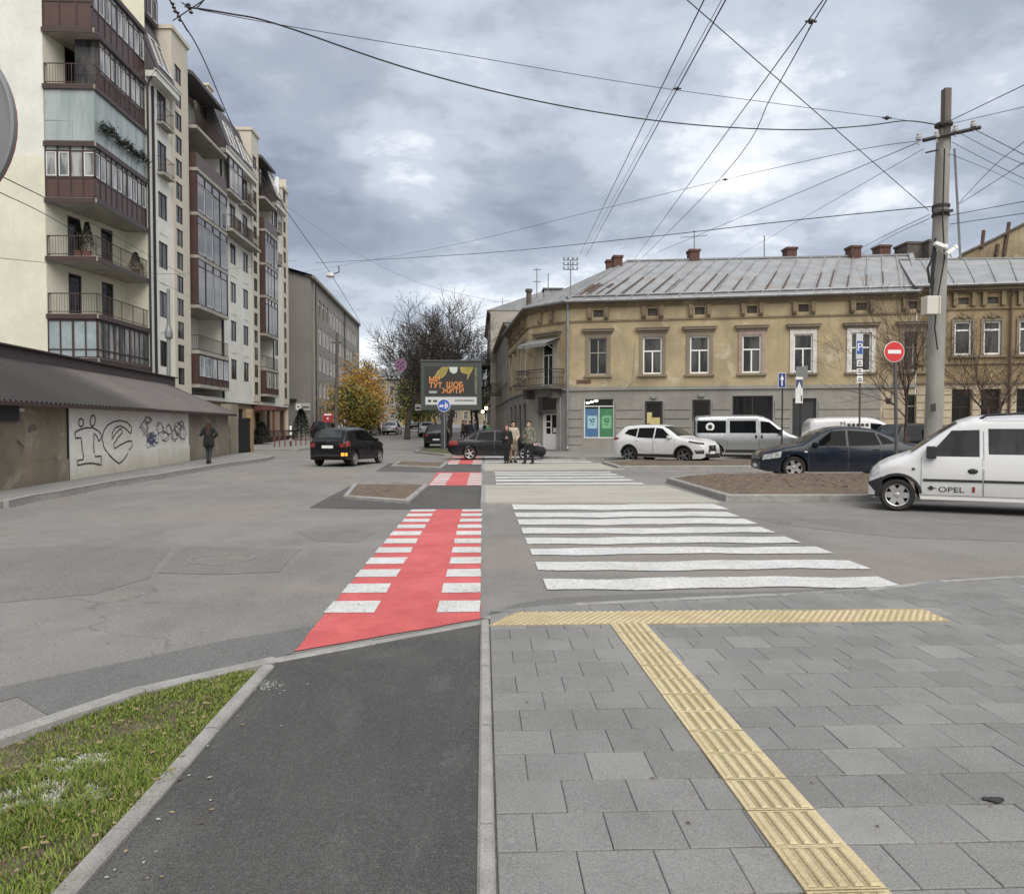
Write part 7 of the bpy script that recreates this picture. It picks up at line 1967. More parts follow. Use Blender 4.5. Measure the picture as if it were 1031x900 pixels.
# no entry
sY = 17.4; p = AT(903.5, 462, sY); c = AT(899, 354.5, sY)
ne = thing('road_sign', 'round red no entry sign with a white bar on a grey post', 'sign', (p.x, sY, .2))
b = MB(); b.tube([(p.x, sY, .1), (c.x + .05, sY, c.z + .1)], .042, 10); part(b, 'post', M('dark_post', (.085, .085, .085), .6), ne, smooth=True)
r_ = 12.2 / F_PX * sY * .82
b = MB(); b.lathe([(0, -.05), (r_ * 1.06, -.05), (r_ * 1.06, -.06), (0, -.06)], 40, 'y', c); pl = part(b, 'sign_face', MAT['sign_white'], ne)
b = MB(); b.lathe([(0, -.062), (r_, -.062), (r_, -.066), (0, -.066)], 40, 'y', c); part(b, 'sign_disc', MAT['sign_red'], pl)
b = MB(); b.box((c.x - r_ * .68, sY - .072, c.z - r_ * .19), (c.x + r_ * .68, sY - .067, c.z + r_ * .19)); part(b, 'sign_bar', MAT['sign_white'], pl)
# blue cycle and pedestrian sign
sY = G(447.5, 457.5).y; p = G(447.5, 457.5); c = AT(447, 408.2, sY)
cy = thing('road_sign', 'round blue cycle and pedestrian path sign on a thin white post', 'sign', (p.x, sY, .1))
post(cy, p.x, sY + .05, .05, c.z + .1, .03, MAT['galv'])
r_ = 6.0 / F_PX * sY
b = MB(); b.lathe([(0, 0), (r_ * 1.07, 0), (r_ * 1.07, -.01), (0, -.01)], 40, 'y', c); pl = part(b, 'sign_face', MAT['sign_white'], cy)
b = MB(); b.lathe([(0, -.012), (r_, -.012), (r_, -.016), (0, -.016)], 40, 'y', c); part(b, 'sign_disc', MAT['sign_blue'], pl)
b = MB(); y_ = sY - .02
for dx in (-.62, -.22):
    b.lathe([(r_ * .13, 0), (r_ * .17, 0), (r_ * .17, -.004), (r_ * .13, -.004)], 20, 'y', (c.x + dx * r_, y_, c.z - .14 * r_))
for (x0, z0, x1, z1) in ((-.62, -.14, -.5, .12), (-.5, .12, -.3, .1), (-.5, .12, -.4, -.14), (-.4, -.14, -.27, .1), (-.22, -.14, -.3, .2)): b.tube([(c.x + x0 * r_, y_, c.z + z0 * r_), (c.x + x1 * r_, y_, c.z + z1 * r_)], r_ * .03, 4)
for (cx, s_) in ((.28, 1.0), (.6, .62)):
    b.sphere((c.x + cx * r_, y_, c.z + (.5 * s_ - .05) * r_), r_ * .11 * s_, 8, 6, (1, .3, 1))
    for q in ((0, .36, 0, -.05), (-.02, -.05, -.1, -.5), (.02, -.05, .1, -.5), (0, .3, -.16, .02), (0, .3, .16, .02)): b.tube([(c.x + (cx + q[0] * s_) * r_, y_, c.z + (q[1] * s_ - .05) * r_), (c.x + (cx + q[2] * s_) * r_, y_, c.z + (q[3] * s_ - .05) * r_)], r_ * .075 * s_, 4)
part(b, 'sign_symbol', MAT['sign_white'], pl)
# one-way sign
sY = 30.0; c = AT(787.2, 383, sY); w, h = .30 * .52, .34 * .55
ow = thing('road_sign', 'small square blue sign with a white upward arrow on a thin grey post', 'sign', (c.x, sY, .15))
post(ow, c.x + .05, sY + .05, .1, c.z + .2, .032, MAT['dark_metal'])
w, h = 3.9 / F_PX * sY, 7.6 / F_PX * sY
b = MB(); b.box((c.x - w, sY - .01, c.z - h), (c.x + w, sY, c.z + h)); pl = part(b, 'sign_face', MAT['sign_white'], ow)
b = MB(); b.box((c.x - w * .9, sY - .016, c.z - h * .94), (c.x + w * .9, sY - .0105, c.z + h * .94)); part(b, 'sign_panel', M('dark_sign_blue', (.02, .05, .2), .5), pl)
b = MB(); b.box((c.x - w * .16, sY - .024, c.z - h * .72), (c.x + w * .16, sY - .018, c.z + h * .3)); b.face([(c.x - w * .5, sY - .021, c.z + h * .1), (c.x, sY - .021, c.z + h * .75), (c.x + w * .5, sY - .021, c.z + h * .1)]); part(b, 'sign_arrow', MAT['sign_white'], pl)
# grey-backed sign with a tow-style plate below
sY = 31.0; c = AT(806, 372, sY)
t2 = thing('road_sign', 'grey post with a sign seen from behind and a white arrow plate', 'sign', (c.x, sY, .15))
post(t2, c.x + .05, sY + .06, .1, AT(806, 366, sY).z, .045, MAT['dark_metal'])
q0, q1 = AT(801.5, 369, sY), AT(812, 381, sY); b = MB(); b.box((q0.x, sY, q1.z), (q1.x, sY + .02, q0.z)); b.box(((q0.x + q1.x) / 2 + .12, sY + .02, q1.z), (q1.x + .06, sY + .03, q0.z + .03)); part(b, 'sign_back', MAT['sign_back'], t2)
q0, q1 = AT(801, 379.5, sY - .03), AT(808, 406, sY - .03); b = MB(); b.box((q0.x, sY - .05, q1.z), (q1.x, sY - .03, q0.z)); pl = part(b, 'sign_face', MAT['sign_white'], t2)
xm, wz, hz_ = (q0.x + q1.x) / 2, (q1.x - q0.x) / 2, q0.z - q1.z
b = MB(); b.box((xm - wz * .95, sY - .055, q0.z - hz_ * .42), (xm + wz * .95, sY - .051, q0.z - hz_ * .10)); part(b, 'sign_panel', M('dull_sign_blue', (.05, .08, .14), .5), pl)
b = MB(); b.face([(xm - wz * .7, sY - .058, q0.z - hz_ * .45), (xm, sY - .058, q0.z - hz_ * .18), (xm + wz * .7, sY - .058, q0.z - hz_ * .45)]); b.box((xm - wz * .4, sY - .06, q0.z - hz_ * .6), (xm + wz * .4, sY - .0575, q0.z - hz_ * .44)); part(b, 'sign_arrow', MAT['sign_white'], pl)
b = MB(); b.box((xm + wz * .45, sY - .055, q1.z + .08), (xm + wz * .75, sY - .052, q1.z + hz_ * .3)); part(b, 'sign_lettering', MAT['dark_metal'], pl)
# parking sign with plates
sY = 26.0; c = AT(866, 350, sY)
pk = thing('road_sign', 'white board with a blue parking symbol and small plates on a thin dark post', 'sign', (c.x, sY, .15))
post(pk, c.x + .04, sY + .05, .1, AT(866, 337, sY).z, .033, M('brown_post', (.09, .06, .05), .6))
q0, q1 = AT(862, 336, sY), AT(868.5, 361.5, sY); b = MB(); b.box((q0.x, sY - .02, q1.z), (q1.x, sY, q0.z)); pl = part(b, 'sign_face', M('off_white_sign', (.5, .52, .54), .5), pk)
q2, q3 = AT(862.6, 343.5, sY), AT(868, 356.5, sY); b = MB(); b.box((q2.x, sY - .026, q3.z), (q3.x, sY - .021, q2.z)); part(b, 'sign_panel', MAT['sign_blue'], pl)
text_mesh('P', .40, MAT['sign_white'], pl, Matrix.Translation(((q2.x + q3.x) / 2, sY - .03, (q2.z + q3.z) / 2)) @ Matrix.Rotation(math.pi / 2, 4, 'X'))
for (ya, yb) in ((362.5, 369), (371, 377), (378.5, 385.5)):
    q0, q1 = AT(862.6, ya, sY), AT(868.3, yb, sY); b = MB(); b.box((q0.x, sY - .02, q1.z), (q1.x, sY, q0.z)); sp = part(b, 'sign_plate', MAT['sign_white'], pk)
    b = MB(); b.box((q0.x + .03, sY - .026, q1.z + .05), (q1.x - .03, sY - .021, q1.z + .09)); b.box((q0.x + .05, sY - .026, q1.z + .13), (q1.x - .06, sY - .021, q1.z + .17)); part(b, 'sign_lettering', MAT['dark_metal'], sp)
# near sign seen from behind at the left edge
sY = 2.55; c = AT(-86, 123, sY); r_ = 97 / F_PX * sY
ns = thing('road_sign', 'large round road sign seen from its grey back at the left edge', 'sign', (c.x, sY, 0))
b = MB(); b.lathe([(0, .004), (r_ * .985, .004), (r_, 0), (r_, -.018), (r_ * .97, -.020), (r_ * .97, -.008), (0, -.008)], 64, 'y', c); part(b, 'sign_back', MAT['sign_back'], ns, smooth=True, sharp=30)
post(ns, c.x, sY + .05, 0, c.z + r_ * .8, .03, MAT['galv'])
b = MB(); b.lathe([(0, .009), (r_ * .99, .009), (r_ * .99, .005), (0, .005)], 48, 'y', c); part(b, 'sign_face', MAT['sign_red'], ns)
# small red sign board on a post, white stop plate, hanging round sign
sY = 66; c = AT(330, 420.5, sY); t3 = thing('sign_board', 'small dark red sign board with white marks near the grey office building', 'sign', (c.x, sY, gz(sY)))
b = MB(); b.box((c.x - .42, sY, c.z - .4), (c.x + .42, sY + .12, c.z + .4)); pl = part(b, 'sign_face', M('dark_red_sign', (.30, .02, .03), .5), t3)
b = MB(); b.box((c.x - .32, sY - .02, c.z + .2), (c.x + .32, sY - .004, c.z + .32)); b.box((c.x - .06, sY - .02, c.z - .15), (c.x + .06, sY - .004, c.z + .02)); part(b, 'sign_lettering', MAT['sign_white'], pl); post(t3, c.x, sY + .2, gz(sY), c.z + .3, .05, MAT['dark_metal'])
sY = 80; c = AT(421, 410.5, sY); t3 = thing('road_sign', 'small white road sign on a dark post at the right kerb beside the billboard', 'sign', (c.x, sY, gz(sY)))
b = MB(); b.box((c.x - .33, sY, c.z - .3), (c.x + .33, sY + .03, c.z + .38)); pl = part(b, 'sign_face', MAT['sign_white'], t3); b = MB(); b.box((c.x - .22, sY - .01, c.z - .12), (c.x + .22, sY - .003, c.z + .06)); part(b, 'sign_symbol', MAT['dark_metal'], pl); post(t3, c.x, sY + .1, gz(sY), c.z + .3, .05, MAT['dark_metal'])
sY = 58; c = AT(403.5, 367.5, sY); t3 = thing('hanging_sign', 'round mauve no stopping sign with dark spots hanging from a wire before the bare tree', 'sign', (c.x, sY, c.z))
r_ = 6.3 / F_PX * sY; b = MB(); b.lathe([(0, 0), (r_, 0), (r_, -.03), (0, -.03)], 32, 'y', c); pl = part(b, 'sign_face', M('mauve_sign', (.17, .085, .15), .6), t3)
b = MB()
for dx, dz in ((-.35, .4), (.35, .35), (-.42, -.2), (.4, -.25), (0, -.5), (0, .05)): b.box((c.x + (dx - .13) * r_, sY - .04, c.z + (dz - .13) * r_), (c.x + (dx + .13) * r_, sY - .032, c.z + (dz + .13) * r_))
part(b, 'sign_symbol', M('dark_violet', (.03, .015, .05), .6), pl); b = MB(); b.tube([(c.x, sY, c.z + r_), (c.x, sY, AT(403, 352, sY).z)], .02, 4); part(b, 'hanger', MAT['dark_metal'], t3)

# ------------------------------------------------------------------ billboard on its dark post
bY = 46.8; c0, c1 = AT(423.5, 364, bY), AT(485, 413, bY)
bb_ = thing('billboard', 'dark framed billboard with orange lettering on a single dark post', 'billboard', (AT(450, 440, bY).x, bY, 0))
b = MB(); b.box((c0.x, bY, c1.z), (c1.x, bY + .35, c0.z)); b.box((c0.x - .03, bY - .05, c0.z - .02), (c1.x + .03, bY + .38, c0.z + .10))
fr = part(b, 'frame', M('dark_green_frame', (.045, .055, .05), .5), bb_, bevel=.02)
q0, q1 = AT(427.2, 369, bY), AT(480, 398, bY); b = MB(); b.box((q0.x, bY - .012, q1.z), (q1.x, bY - .002, q0.z)); ps = part(b, 'poster', M('dark_poster', (.025, .026, .024), .35), fr)
BP = lambda px, py, d=.016: AT(px, py, bY - d)
def bpoly(pix, mat, d): b = MB(); b.face([BP(x, y, d) for x, y in pix]); return part(b, 'poster_motif', mat, ps, fixn=False)
yel = M('poster_ochre', (.36, .27, .07), .5, (.22, .2, .05), 3); bpoly([(437, 380), (440, 374), (445, 369.5), (452, 369.5), (449, 377), (445, 381)], yel, .016)
bpoly([(463, 369.5), (477, 369.5), (474, 376), (470, 383), (471, 377), (464, 375)], yel, .016); bpoly([(452, 369.5), (461, 369.5), (460, 375), (456.5, 376.5), (453, 374)], M('poster_pale', (.5, .55, .5), .5), .018)
bpoly([(478, 370), (480, 370), (480, 397), (478, 397)], M('poster_olive', (.17, .18, .10), .5, (.1, .11, .07), 2), .016)
oran = M('poster_orange', (.62, .24, .07), .5)
for txt, px, py, sz, sx_ in (('МИ', 437.5, 382.3, 5.2, 1.0), ('ТУТ', 438.6, 388.3, 5.4, .95), ('ЩОБ', 457.8, 387.7, 5.4, 1.0), ('ЖИТИ', 456.2, 393.7, 5.4, .98)):
    p = BP(px, py, .02); text_mesh(txt, sz / F_PX * bY * 1.35, oran, ps, Matrix.Translation(p) @ Matrix.Rotation(math.pi / 2, 4, 'X'), sx=sx_, bold=.022)
q0, q1 = AT(428.3, 399.7, bY), AT(480, 407.5, bY); b = MB(); b.box((q0.x, bY - .012, q1.z), (q1.x, bY - .002, q0.z)); ws = part(b, 'poster_strip', M('white_strip', (.5, .52, .51), .5), fr)
b = MB(); p, q = BP(431, 402.5), BP(434, 405); b.box((p.x, bY - .02, q.z), (q.x, bY - .013, p.z)); p, q = BP(436, 402.8), BP(440, 404.8); b.box((p.x, bY - .02, q.z), (q.x, bY - .013, p.z))
for k in range(11): p, q = BP(458 + 1.8 * k, 402.6), BP(459.3 + 1.8 * k, 403.9); b.box((p.x, bY - .02, q.z), (q.x, bY - .013, p.z))
part(b, 'lettering', MAT['dark_metal'], ws)
b = MB(); p, q = BP(432, 393.5), BP(440, 396); b.box((p.x, bY - .02, q.z), (q.x, bY - .013, p.z)); part(b, 'poster_motif', M('poster_grey', (.3, .31, .31), .5), ps)
p, q = AT(443.6, 430, bY), AT(453, 430, bY); b = MB(); b.box((p.x, bY + .05, 0), (p.x + .36, bY + .4, c1.z)); part(b, 'post', M('dark_blue_post', (.035, .04, .05), .5), bb_)

# ------------------------------------------------------------------ timber poles, lamps
def lamp_post(name, label, px, y_top, Y, r, mat, lean=0):
    p, q = AT(px, 440, Y), AT(px + lean, y_top, Y); t = thing(name, label, 'pole', (p.x, Y, gz(Y))); b = MB(); b.tube([(p.x, Y, gz(Y)), (q.x, Y, q.z)], [r, r * .7], 10); part(b, 'shaft', mat, t, smooth=True); return t
t = lamp_post('utility_pole', 'dark wooden utility pole before the grey office building', 338, 335, 70, .17, MAT['soot'], 1.5)
p = AT(339, 345, 70); b = MB(); b.tube([(p.x - .5, 70, p.z), (p.x + .5, 70, p.z)], .05, 5); part(b, 'cross_arm', MAT['dark_metal'], t)
t = lamp_post('street_pole', 'grey steel street pole standing behind the garage roof', 170, 291, 41.2, .12, MAT['sign_back'], -.6)
p = AT(170, 336, 41.2); b = MB(); b.lathe([(.13, -.3), (.2, -.2), (.2, .1), (.1, .45)], 12, 'z', p); part(b, 'collar', MAT['sign_back'], t)
p, q = AT(171, 275, 41.2), AT(195, 275, 41.2)
t = lamp_post('street_pole', 'thin pale pole beside the corner of the right hand side street', 511, 395, 62, .09, M('pale_pole', (.35, .31, .26), .8))
t = lamp_post('street_pole', 'short dark metal post at the white corner door', 564, 400, 42.2, .05, MAT['galv'])
# lamp slung on the span wire
lc = AT(332.5, 276, 38)
t = thing('suspended_lamp', 'small street lamp hanging from the diagonal span wire', 'lamp', lc); b = MB(); b.lathe([(0, .06), (.12, .05), (.2, -.02), (.22, -.1), (.18, -.16), (0, -.18)], 16, 'z', lc); part(b, 'lamp_body', M('pale_lamp', (.55, .55, .53), .5), t, smooth=True); b = MB(); b.tube([lc + Vector((.15, 0, .0)), lc + Vector((.45, 0, .1)), AT(341, 268, 38)], .03, 5); part(b, 'bracket', MAT['dark_metal'], t)

# ------------------------------------------------------------------ roof masts on the yellow house
def mast(px, y0, y1, Y, kind, label):
    p, q = AT(px, y0, Y), AT(px, y1, Y); t = thing('roof_mast', label, 'antenna', p); b = MB(); b.tube([p, q], .035, 6); part(b, 'mast', MAT['galv'], t)
    b = MB(); h = q.z
    if kind == 'tv':
        b.tube([(q.x - .9, Y - .2, h - .5), (q.x + .9, Y + .2, h - .3)], .02, 4)
        for k in range(7): x = q.x - .8 + .27 * k; b.tube([(x, Y - .3, h - .48 + .03 * k), (x, Y + .4, h - .48 + .03 * k)], .012, 3)
    elif kind == 'rack':
        for dz in (0, .28, .55):
            b.tube([(q.x - .4, Y, h - dz), (q.x + .4, Y, h - dz)], .03, 4)
            for dx in (-.4, -.14, .14, .4): b.tube([(q.x + dx, Y, h - dz), (q.x + dx, Y, h - dz + .16)], .05, 6)
    elif kind == 'cross':
        for dz in (.1, .9): b.tube([(q.x - .25, Y, h - dz), (q.x + .25, Y, h - dz)], .03, 4)
    else: b.tube([(q.x - .05, Y, h), (q.x + .05, Y, h)], .03, 4)
    part(b, 'aerial', MAT['galv'], t)
mast(574.5, 297, 262, 43.9, 'rack', 'roof mast with rows of small insulators at the corner hip'); mast(540.5, 300, 270, 50, 'cross', 'thin roof mast with two short cross bars above the corner'); mast(699, 255, 232, 48.4, 'tv', 'television aerial on the second brick chimney'); mast(769.5, 263, 238, 47.6, 'plain', 'plain thin rod on the roof ridge'); mast(552, 292, 276, 52, 'plain', 'short thin rod on the roof behind the corner'); mast(506, 312, 300, 84, 'tv', 'small aerial on the pale house along the side street')
b = MB(); p, q = AT(548, 290, 54), AT(566, 300, 54); t = thing('roof_vent', 'flat topped grey vent box on the rear roof slope of the corner house', 'vent', (p.x, 54, q.z)); b.box((p.x, 54, q.z - 1), (q.x, 55, p.z - .12)); part(b, 'vent_body', MAT['gutter'], t); b = MB(); b.box((p.x - .1, 53.9, p.z - .12), (q.x + .1, 55.1, p.z)); part(b, 'vent_cap', MAT['slate'], t)
b = MB(); p, q = AT(530, 290, 57), AT(535, 302, 57); t = thing('roof_flue', 'small round flue on the rear roof of the corner house', 'flue', (p.x, 57, q.z)); b.lathe([(.2, -1.2), (.2, .6), (.28, .6), (.28, .8), (0, .8)], 10, 'z', ((p.x + q.x) / 2, 57, q.z)); part(b, 'flue_pipe', MAT['soot'], t)

# ------------------------------------------------------------------ kerbside bollards at the left
for k, px in enumerate((276.5, 281.5, 287, 293, 298, 303, 308, 312.5)):
    p = G(px, 452.3 - .62 * k * .6); x, y = p.x, p.y
    if k == 0:
        bo0 = thing('bollard', 'thin dark red metal bollard in the row on the left pavement', 'bollard', (x, y, .13), 0, 'red bollards on the left pavement')
        b = MB(); b.tube([(0, 0, 0), (0, 0, .75)], .045, 8); o = b.build('post', M('red_brown_metal', (.14, .045, .04), .6), bo0); b = MB(); b.sphere((0, 0, .77), .055, 8, 6); b.build('knob', MAT['dark_metal'], bo0)
    else: bo = copy_tree(bo0); bo.location = (x, y, .13)
p = G(292.8, 451); t = thing('bollard', 'taller black and white banded bollard beside the red bollards', 'bollard', (p.x, p.y, .13))
b = MB(); b.tube([(p.x, p.y, .13), (p.x, p.y, 1.5)], .08, 10); part(b, 'post', MAT['black_paint'], t)
b = MB()
for z in (.5, .95, 1.3): b.lathe([(.083, z), (.083, z + .2)], 12, 'z', (p.x, p.y, 0))
b.sphere((p.x, p.y, 1.5), .1, 8, 6); part(b, 'white_band', MAT['white'], t)
# railing before the entrance
p0, p1 = G(257, 449, .13), G(285, 446.5, .13); t = thing('entrance_railing', 'dark red iron railing before the apartment block entrance', 'railing', p0); FR = Facade((-17.6, 54), (-17.2, 70), .13)
b = MB(); b.f = FR
for v in (.15, 1.0): b.tube([(0, v, 0), (FR.L, v, 0)], .03, 4)
for k in range(int(FR.L / .16)): b.tube([(k * .16, .1, 0), (k * .16, 1.1, 0)], .014, 4, False)
part(b, 'railing', MAT['dark_wood'], t); b = MB(); wbox(b, FR, 0, FR.L, 0, .55, -.35, -.1); part(b, 'plinth', M('dark_plinth', (.09, .06, .05), .9), t)

# ------------------------------------------------------------------ trees
def branch_tree(seed, base, H, spread, levels, r0, lean=(0, 0), nb=(3, 5), droop=0.0, first=.25, up=.5, minr=.008, sides=5, trunk_frac=.35):
    rn = random.Random(seed); segs = []; tips = []
    def grow(p, d, L, r, lv):
        n = 4 if lv < 2 else 3
        pts = [p]; rs = [r]; q = p.copy(); dd = d.copy()
        for k in range(n):
            dd = (dd + Vector((rn.gauss(0, .14), rn.gauss(0, .14), rn.gauss(0, .10) + up * .10 - droop * lv * .05))).normalized()
            q = q + dd * (L / n); pts.append(q.copy()); rs.append(max(minr, r * (1 - (k + 1) / n * .55)))
        segs.append((pts, rs, lv))
        if lv >= levels: tips.append((pts[-1], dd)); return
        m_ = rn.randint(*nb) + (1 if lv == 1 else 0)
        for k in range(m_):
            t = first + (1 - first) * (k + rn.random() * .8) / m_ if lv > 0 else trunk_frac + (1 - trunk_frac) * (k + rn.random() * .6) / m_
            f = min(t, .999) * n; i = int(f); pp = pts[i].lerp(pts[i+1], f - i); rr = rs[i] + (rs[i+1] - rs[i]) * (f - i)
            a = rn.uniform(0, 6.283); ax = dd.orthogonal().normalized(); ax = Matrix.Rotation(a, 3, dd) @ ax
            ang = rn.uniform(.5, .95) * spread
            nd = (dd * math.cos(ang) + ax * math.sin(ang)); nd.z += up * .25; nd.normalize()
            grow(pp, nd, L * rn.uniform(.52, .78), max(minr, rr * rn.uniform(.5, .7)), lv + 1)
        if lv < levels: grow(pts[-1], dd, L * .7, max(minr, rs[-1] * .9), lv + 1)
    grow(Vector(base), Vector((lean[0], lean[1], 1)).normalized(), H, r0, 0)
    return segs, tips
def plant_tree(name, label, cat, segs, mat, sides=(8, 6, 4, 3, 3), loc=None, leaves=None, group=None):
    t = thing(name, label, cat, loc, 0, group)
    b1, b2 = MB(), MB()
    for pts, rs, lv in segs:
        (b1 if lv == 0 else b2).tube(pts, rs, sides[min(lv, len(sides) - 1)], False)
    part(b1, 'trunk', mat, t, smooth=True, fixn=False); part(b2, 'branches', mat, t, smooth=True, fixn=False)
    if leaves: 
        for nm, mb, mt in leaves: part(mb, nm, mt, t, fixn=False)
    return t
bark = M('dark_bark', (.035, .028, .024), .95, (.06, .05, .042), 6); bark2 = M('brown_bark', (.085, .055, .042), .95, (.06, .04, .03), 6)
# big bare trees beyond the billboard
for i, (px, Y, H, r0, sd, lab) in enumerate(((410, 70, 5.6, .30, 3, 'large bare dark tree with spreading crown left of the billboard'), (452, 76, 5.6, .33, 8, 'large bare dark tree rising behind the billboard'), (480, 88, 4.6, .26, 15, 'bare tree at the right end of the row behind the billboard'))):
    p = AT(px, 440, Y); base = (p.x, Y, gz(Y)); segs, tips = branch_tree(sd, base, H, 1.1, 5, r0, nb=(3, 5), up=.45, minr=.015, trunk_frac=.5)
    lv = MB(); rn = random.Random(sd)
    for tp, d in tips:
        if rn.random() < .10: 
            for _ in range(3): q = tp + Vector((rn.gauss(0, .2), rn.gauss(0, .2), rn.gauss(0, .2))); a = rn.uniform(0, 6.28); lv.face([q, q + Vector((math.cos(a), math.sin(a), .3)) * .14, q + Vector((math.cos(a + .8), math.sin(a + .8), -.3)) * .16])
    plant_tree('bare_tree', lab, 'tree', segs, bark, loc=base, group='bare trees behind the billboard', leaves=[('leaves', lv, MAT['dark_leaf'])])
# yellow autumn tree by the office building: leaf clumps through the crown
def leafy(seed, px, Y, H, r0, Lm, label, n_leaf, size, spread=.9, levels=4, mats=None, up=.3, name='autumn_tree', trunk_frac=.35, scat=.45):
    p = AT(px, 440, Y); base = (p.x, Y, gz(Y)); segs, tips = branch_tree(seed, base, H, spread, levels, r0, nb=(3, 5), up=up, minr=.014, trunk_frac=trunk_frac)
    rn = random.Random(seed); mb = MB(); pts = [q for s_ in segs if s_[2] >= 2 for q in s_[0]]
    for _ in range(n_leaf):
        q = rn.choice(pts) + Vector((rn.gauss(0, scat), rn.gauss(0, scat), rn.gauss(0, scat) - .1)); d = Vector((rn.gauss(0, 1), rn.gauss(0, 1), rn.gauss(0, 1))).normalized(); e = d.orthogonal().normalized(); s_ = size * rn.uniform(.6, 1.4)
        m_ = 0 if mnoise.noise(q * .7 + Vector((seed, 0, 0))) > -.05 else 1
        if rn.random() < .15: m_ = 2
        mb.face([q + d * s_, q + e * s_ * .55, q - d * s_, q - e * s_ * .55], m_)
    t = thing(name, label, 'tree', base); b1, b2 = MB(), MB()
    for ps, rs, lv in segs: (b1 if lv == 0 else b2).tube(ps, rs, 6 if lv == 0 else 4 if lv < 3 else 3, False)
    part(b1, 'trunk', bark, t, smooth=True, fixn=False); part(b2, 'branches', bark, t, smooth=True, fixn=False); part(mb, 'crown', mats, t, fixn=False)
yl = [M('ochre_leaf', (.29, .145, .024), .7), M('golden_leaf', (.38, .215, .034), .7), M('olive_leaf', (.21, .14, .03), .7)]
gl = [M('olive_yellow_leaf', (.20, .16, .03), .7), M('green_leaf', (.085, .10, .025), .7), M('golden_leaf2', (.30, .2, .035), .7)]
leafy(5, 383, 88, 3.3, .22, 0, 'golden orange autumn tree at the left kerb of the side street', 11500, .15, 1.2, 4, yl, .2, scat=.85)
leafy(6, 356, 80, 2.3, .16, 0, 'lower olive yellow tree in front of the grey office building', 6500, .14, .95, 4, gl, .25)
leafy(9, 412, 96, 3.0, .18, 0, 'dull olive tree just right of the golden autumn tree', 7000, .15, .9, 4, [gl[1], gl[0], M('dark_olive_leaf', (.05, .055, .02), .7)], .3)
leafy(12, 440, 112, 3.6, .2, 0, 'dark green tree far up the street behind the billboard post', 9000, .17, .9, 4, [MAT['dark_leaf'], gl[1], M('deep_green_leaf', (.03, .045, .02), .7)], .3)
leafy(14, 474, 116, 3.8, .2, 0, 'dark green tree far up the street right of the billboard post', 9000, .17, .9, 4, [MAT['dark_leaf'], gl[1], M('deep_green_leaf2', (.028, .04, .02), .7)], .3)
leafy(17, 372, 120, 4.4, .2, 0, 'tawny tree far behind the golden autumn tree', 7000, .18, .9, 4, [yl[0], gl[0], gl[1]], .3)
# slim bare street trees at the right
for i, (px, Y, H, sd, lab, lean) in enumerate(((911, 27.5, 2.9, 22, 'slim bare street tree with reddish twigs behind the no entry sign', (-.10, 0)), (1003, 27.0, 2.3, 29, 'low bare street tree with spreading twigs at the right edge', (.08, 0)))):
    p = AT(px, 460, Y); base = (p.x, Y, .1); segs, tips = branch_tree(sd, base, H, .85, 4, .08, lean=lean, nb=(3, 5), up=.4, minr=.0045, trunk_frac=.5)
    lv = MB(); rn = random.Random(sd)
    for tp, d in tips:
        if rn.random() < .12: a = rn.uniform(0, 6.28); lv.face([tp, tp + Vector((math.cos(a), math.sin(a), .3)) * .06, tp + Vector((math.cos(a + .9), math.sin(a + .9), -.5)) * .06])
    plant_tree('bare_tree', lab, 'tree', segs, bark2, loc=base, leaves=[('leaves', lv, yl[2])])
# dark conifer by the office building, low hedge
def cone_bush(px, Y, h, r, label, name='conifer', z=None):
    p = AT(px, 440, Y); z0 = gz(Y) + .13; t = thing(name, label, 'shrub', (p.x, Y, z0)); rn = random.Random(int(px)); mb = MB()
    b = MB(); b.tube([(p.x, Y, z0), (p.x, Y, z0 + h * .8)], [.08, .03], 6); part(b, 'trunk', bark, t)
    for _ in range(int(1200 * h)):
        t_ = rn.random() ** .75; rad = r * (1 - t_) ** .8 * rn.uniform(.55, 1.1) + .04; a = rn.uniform(0, 6.283); q = Vector((p.x + rad * math.cos(a), Y + rad * math.sin(a), z0 + .1 + h * t_)); d = Vector((math.cos(a), math.sin(a), rn.uniform(-.4, .6))) * .16; s_ = Vector((-math.sin(a), math.cos(a), rn.uniform(-.3, .3))) * .05
        mb.face([q - s_, q + s_, q + d])
    part(mb, 'foliage', [M('conifer_green', (.018, .03, .016), .8)], t, fixn=False)
cone_bush(303.5, 66, 2.6, 1.0, 'dark conical conifer before the grey office building'); cone_bush(263, 58, 1.6, .9, 'dark rounded shrub beside the apartment entrance', 'shrub'); cone_bush(373, 84, 1.3, 1.3, 'low green shrub under the golden orange autumn tree', 'shrub')

# ------------------------------------------------------------------ people
SKIN = M('skin', (.42, .26, .19), .6); EYE_M = M('eye_dark', (.02, .015, .012), .3)
def capsule_mesh(name, caps, mat, parent, vox=.012, smooth_it=4):
    """one continuous surface grown round tapered limbs"""
    b = MB()
    for c in caps:
        if len(c) == 2: b.sphere(c[0], c[1], 12, 8)
        elif len(c) == 3 and isinstance(c[2], tuple): b.sphere(c[0], c[1], 14, 10, c[2])
        else:
            p, q, ra, rb = Vector(c[0]), Vector(c[1]), c[2], c[3]
            b.tube([p, p.lerp(q, .33), p.lerp(q, .67), q], [ra, ra + (rb - ra) * .33, ra + (rb - ra) * .67, rb], 10); b.sphere(p, ra, 10, 7); b.sphere(q, rb, 10, 7)
    o = b.build(name, mat, parent); rm = o.modifiers.new('remesh', 'REMESH'); rm.mode = 'VOXEL'; rm.voxel_size = vox; rm.use_smooth_shade = True
    sm = o.modifiers.new('smooth', 'SMOOTH'); sm.iterations = smooth_it; sm.factor = .5
    dg = bpy.context.evaluated_depsgraph_get(); dg.update(); me = bpy.data.meshes.new_from_object(o.evaluated_get(dg)); me.name = name
    o.modifiers.clear(); o.data = me; return o
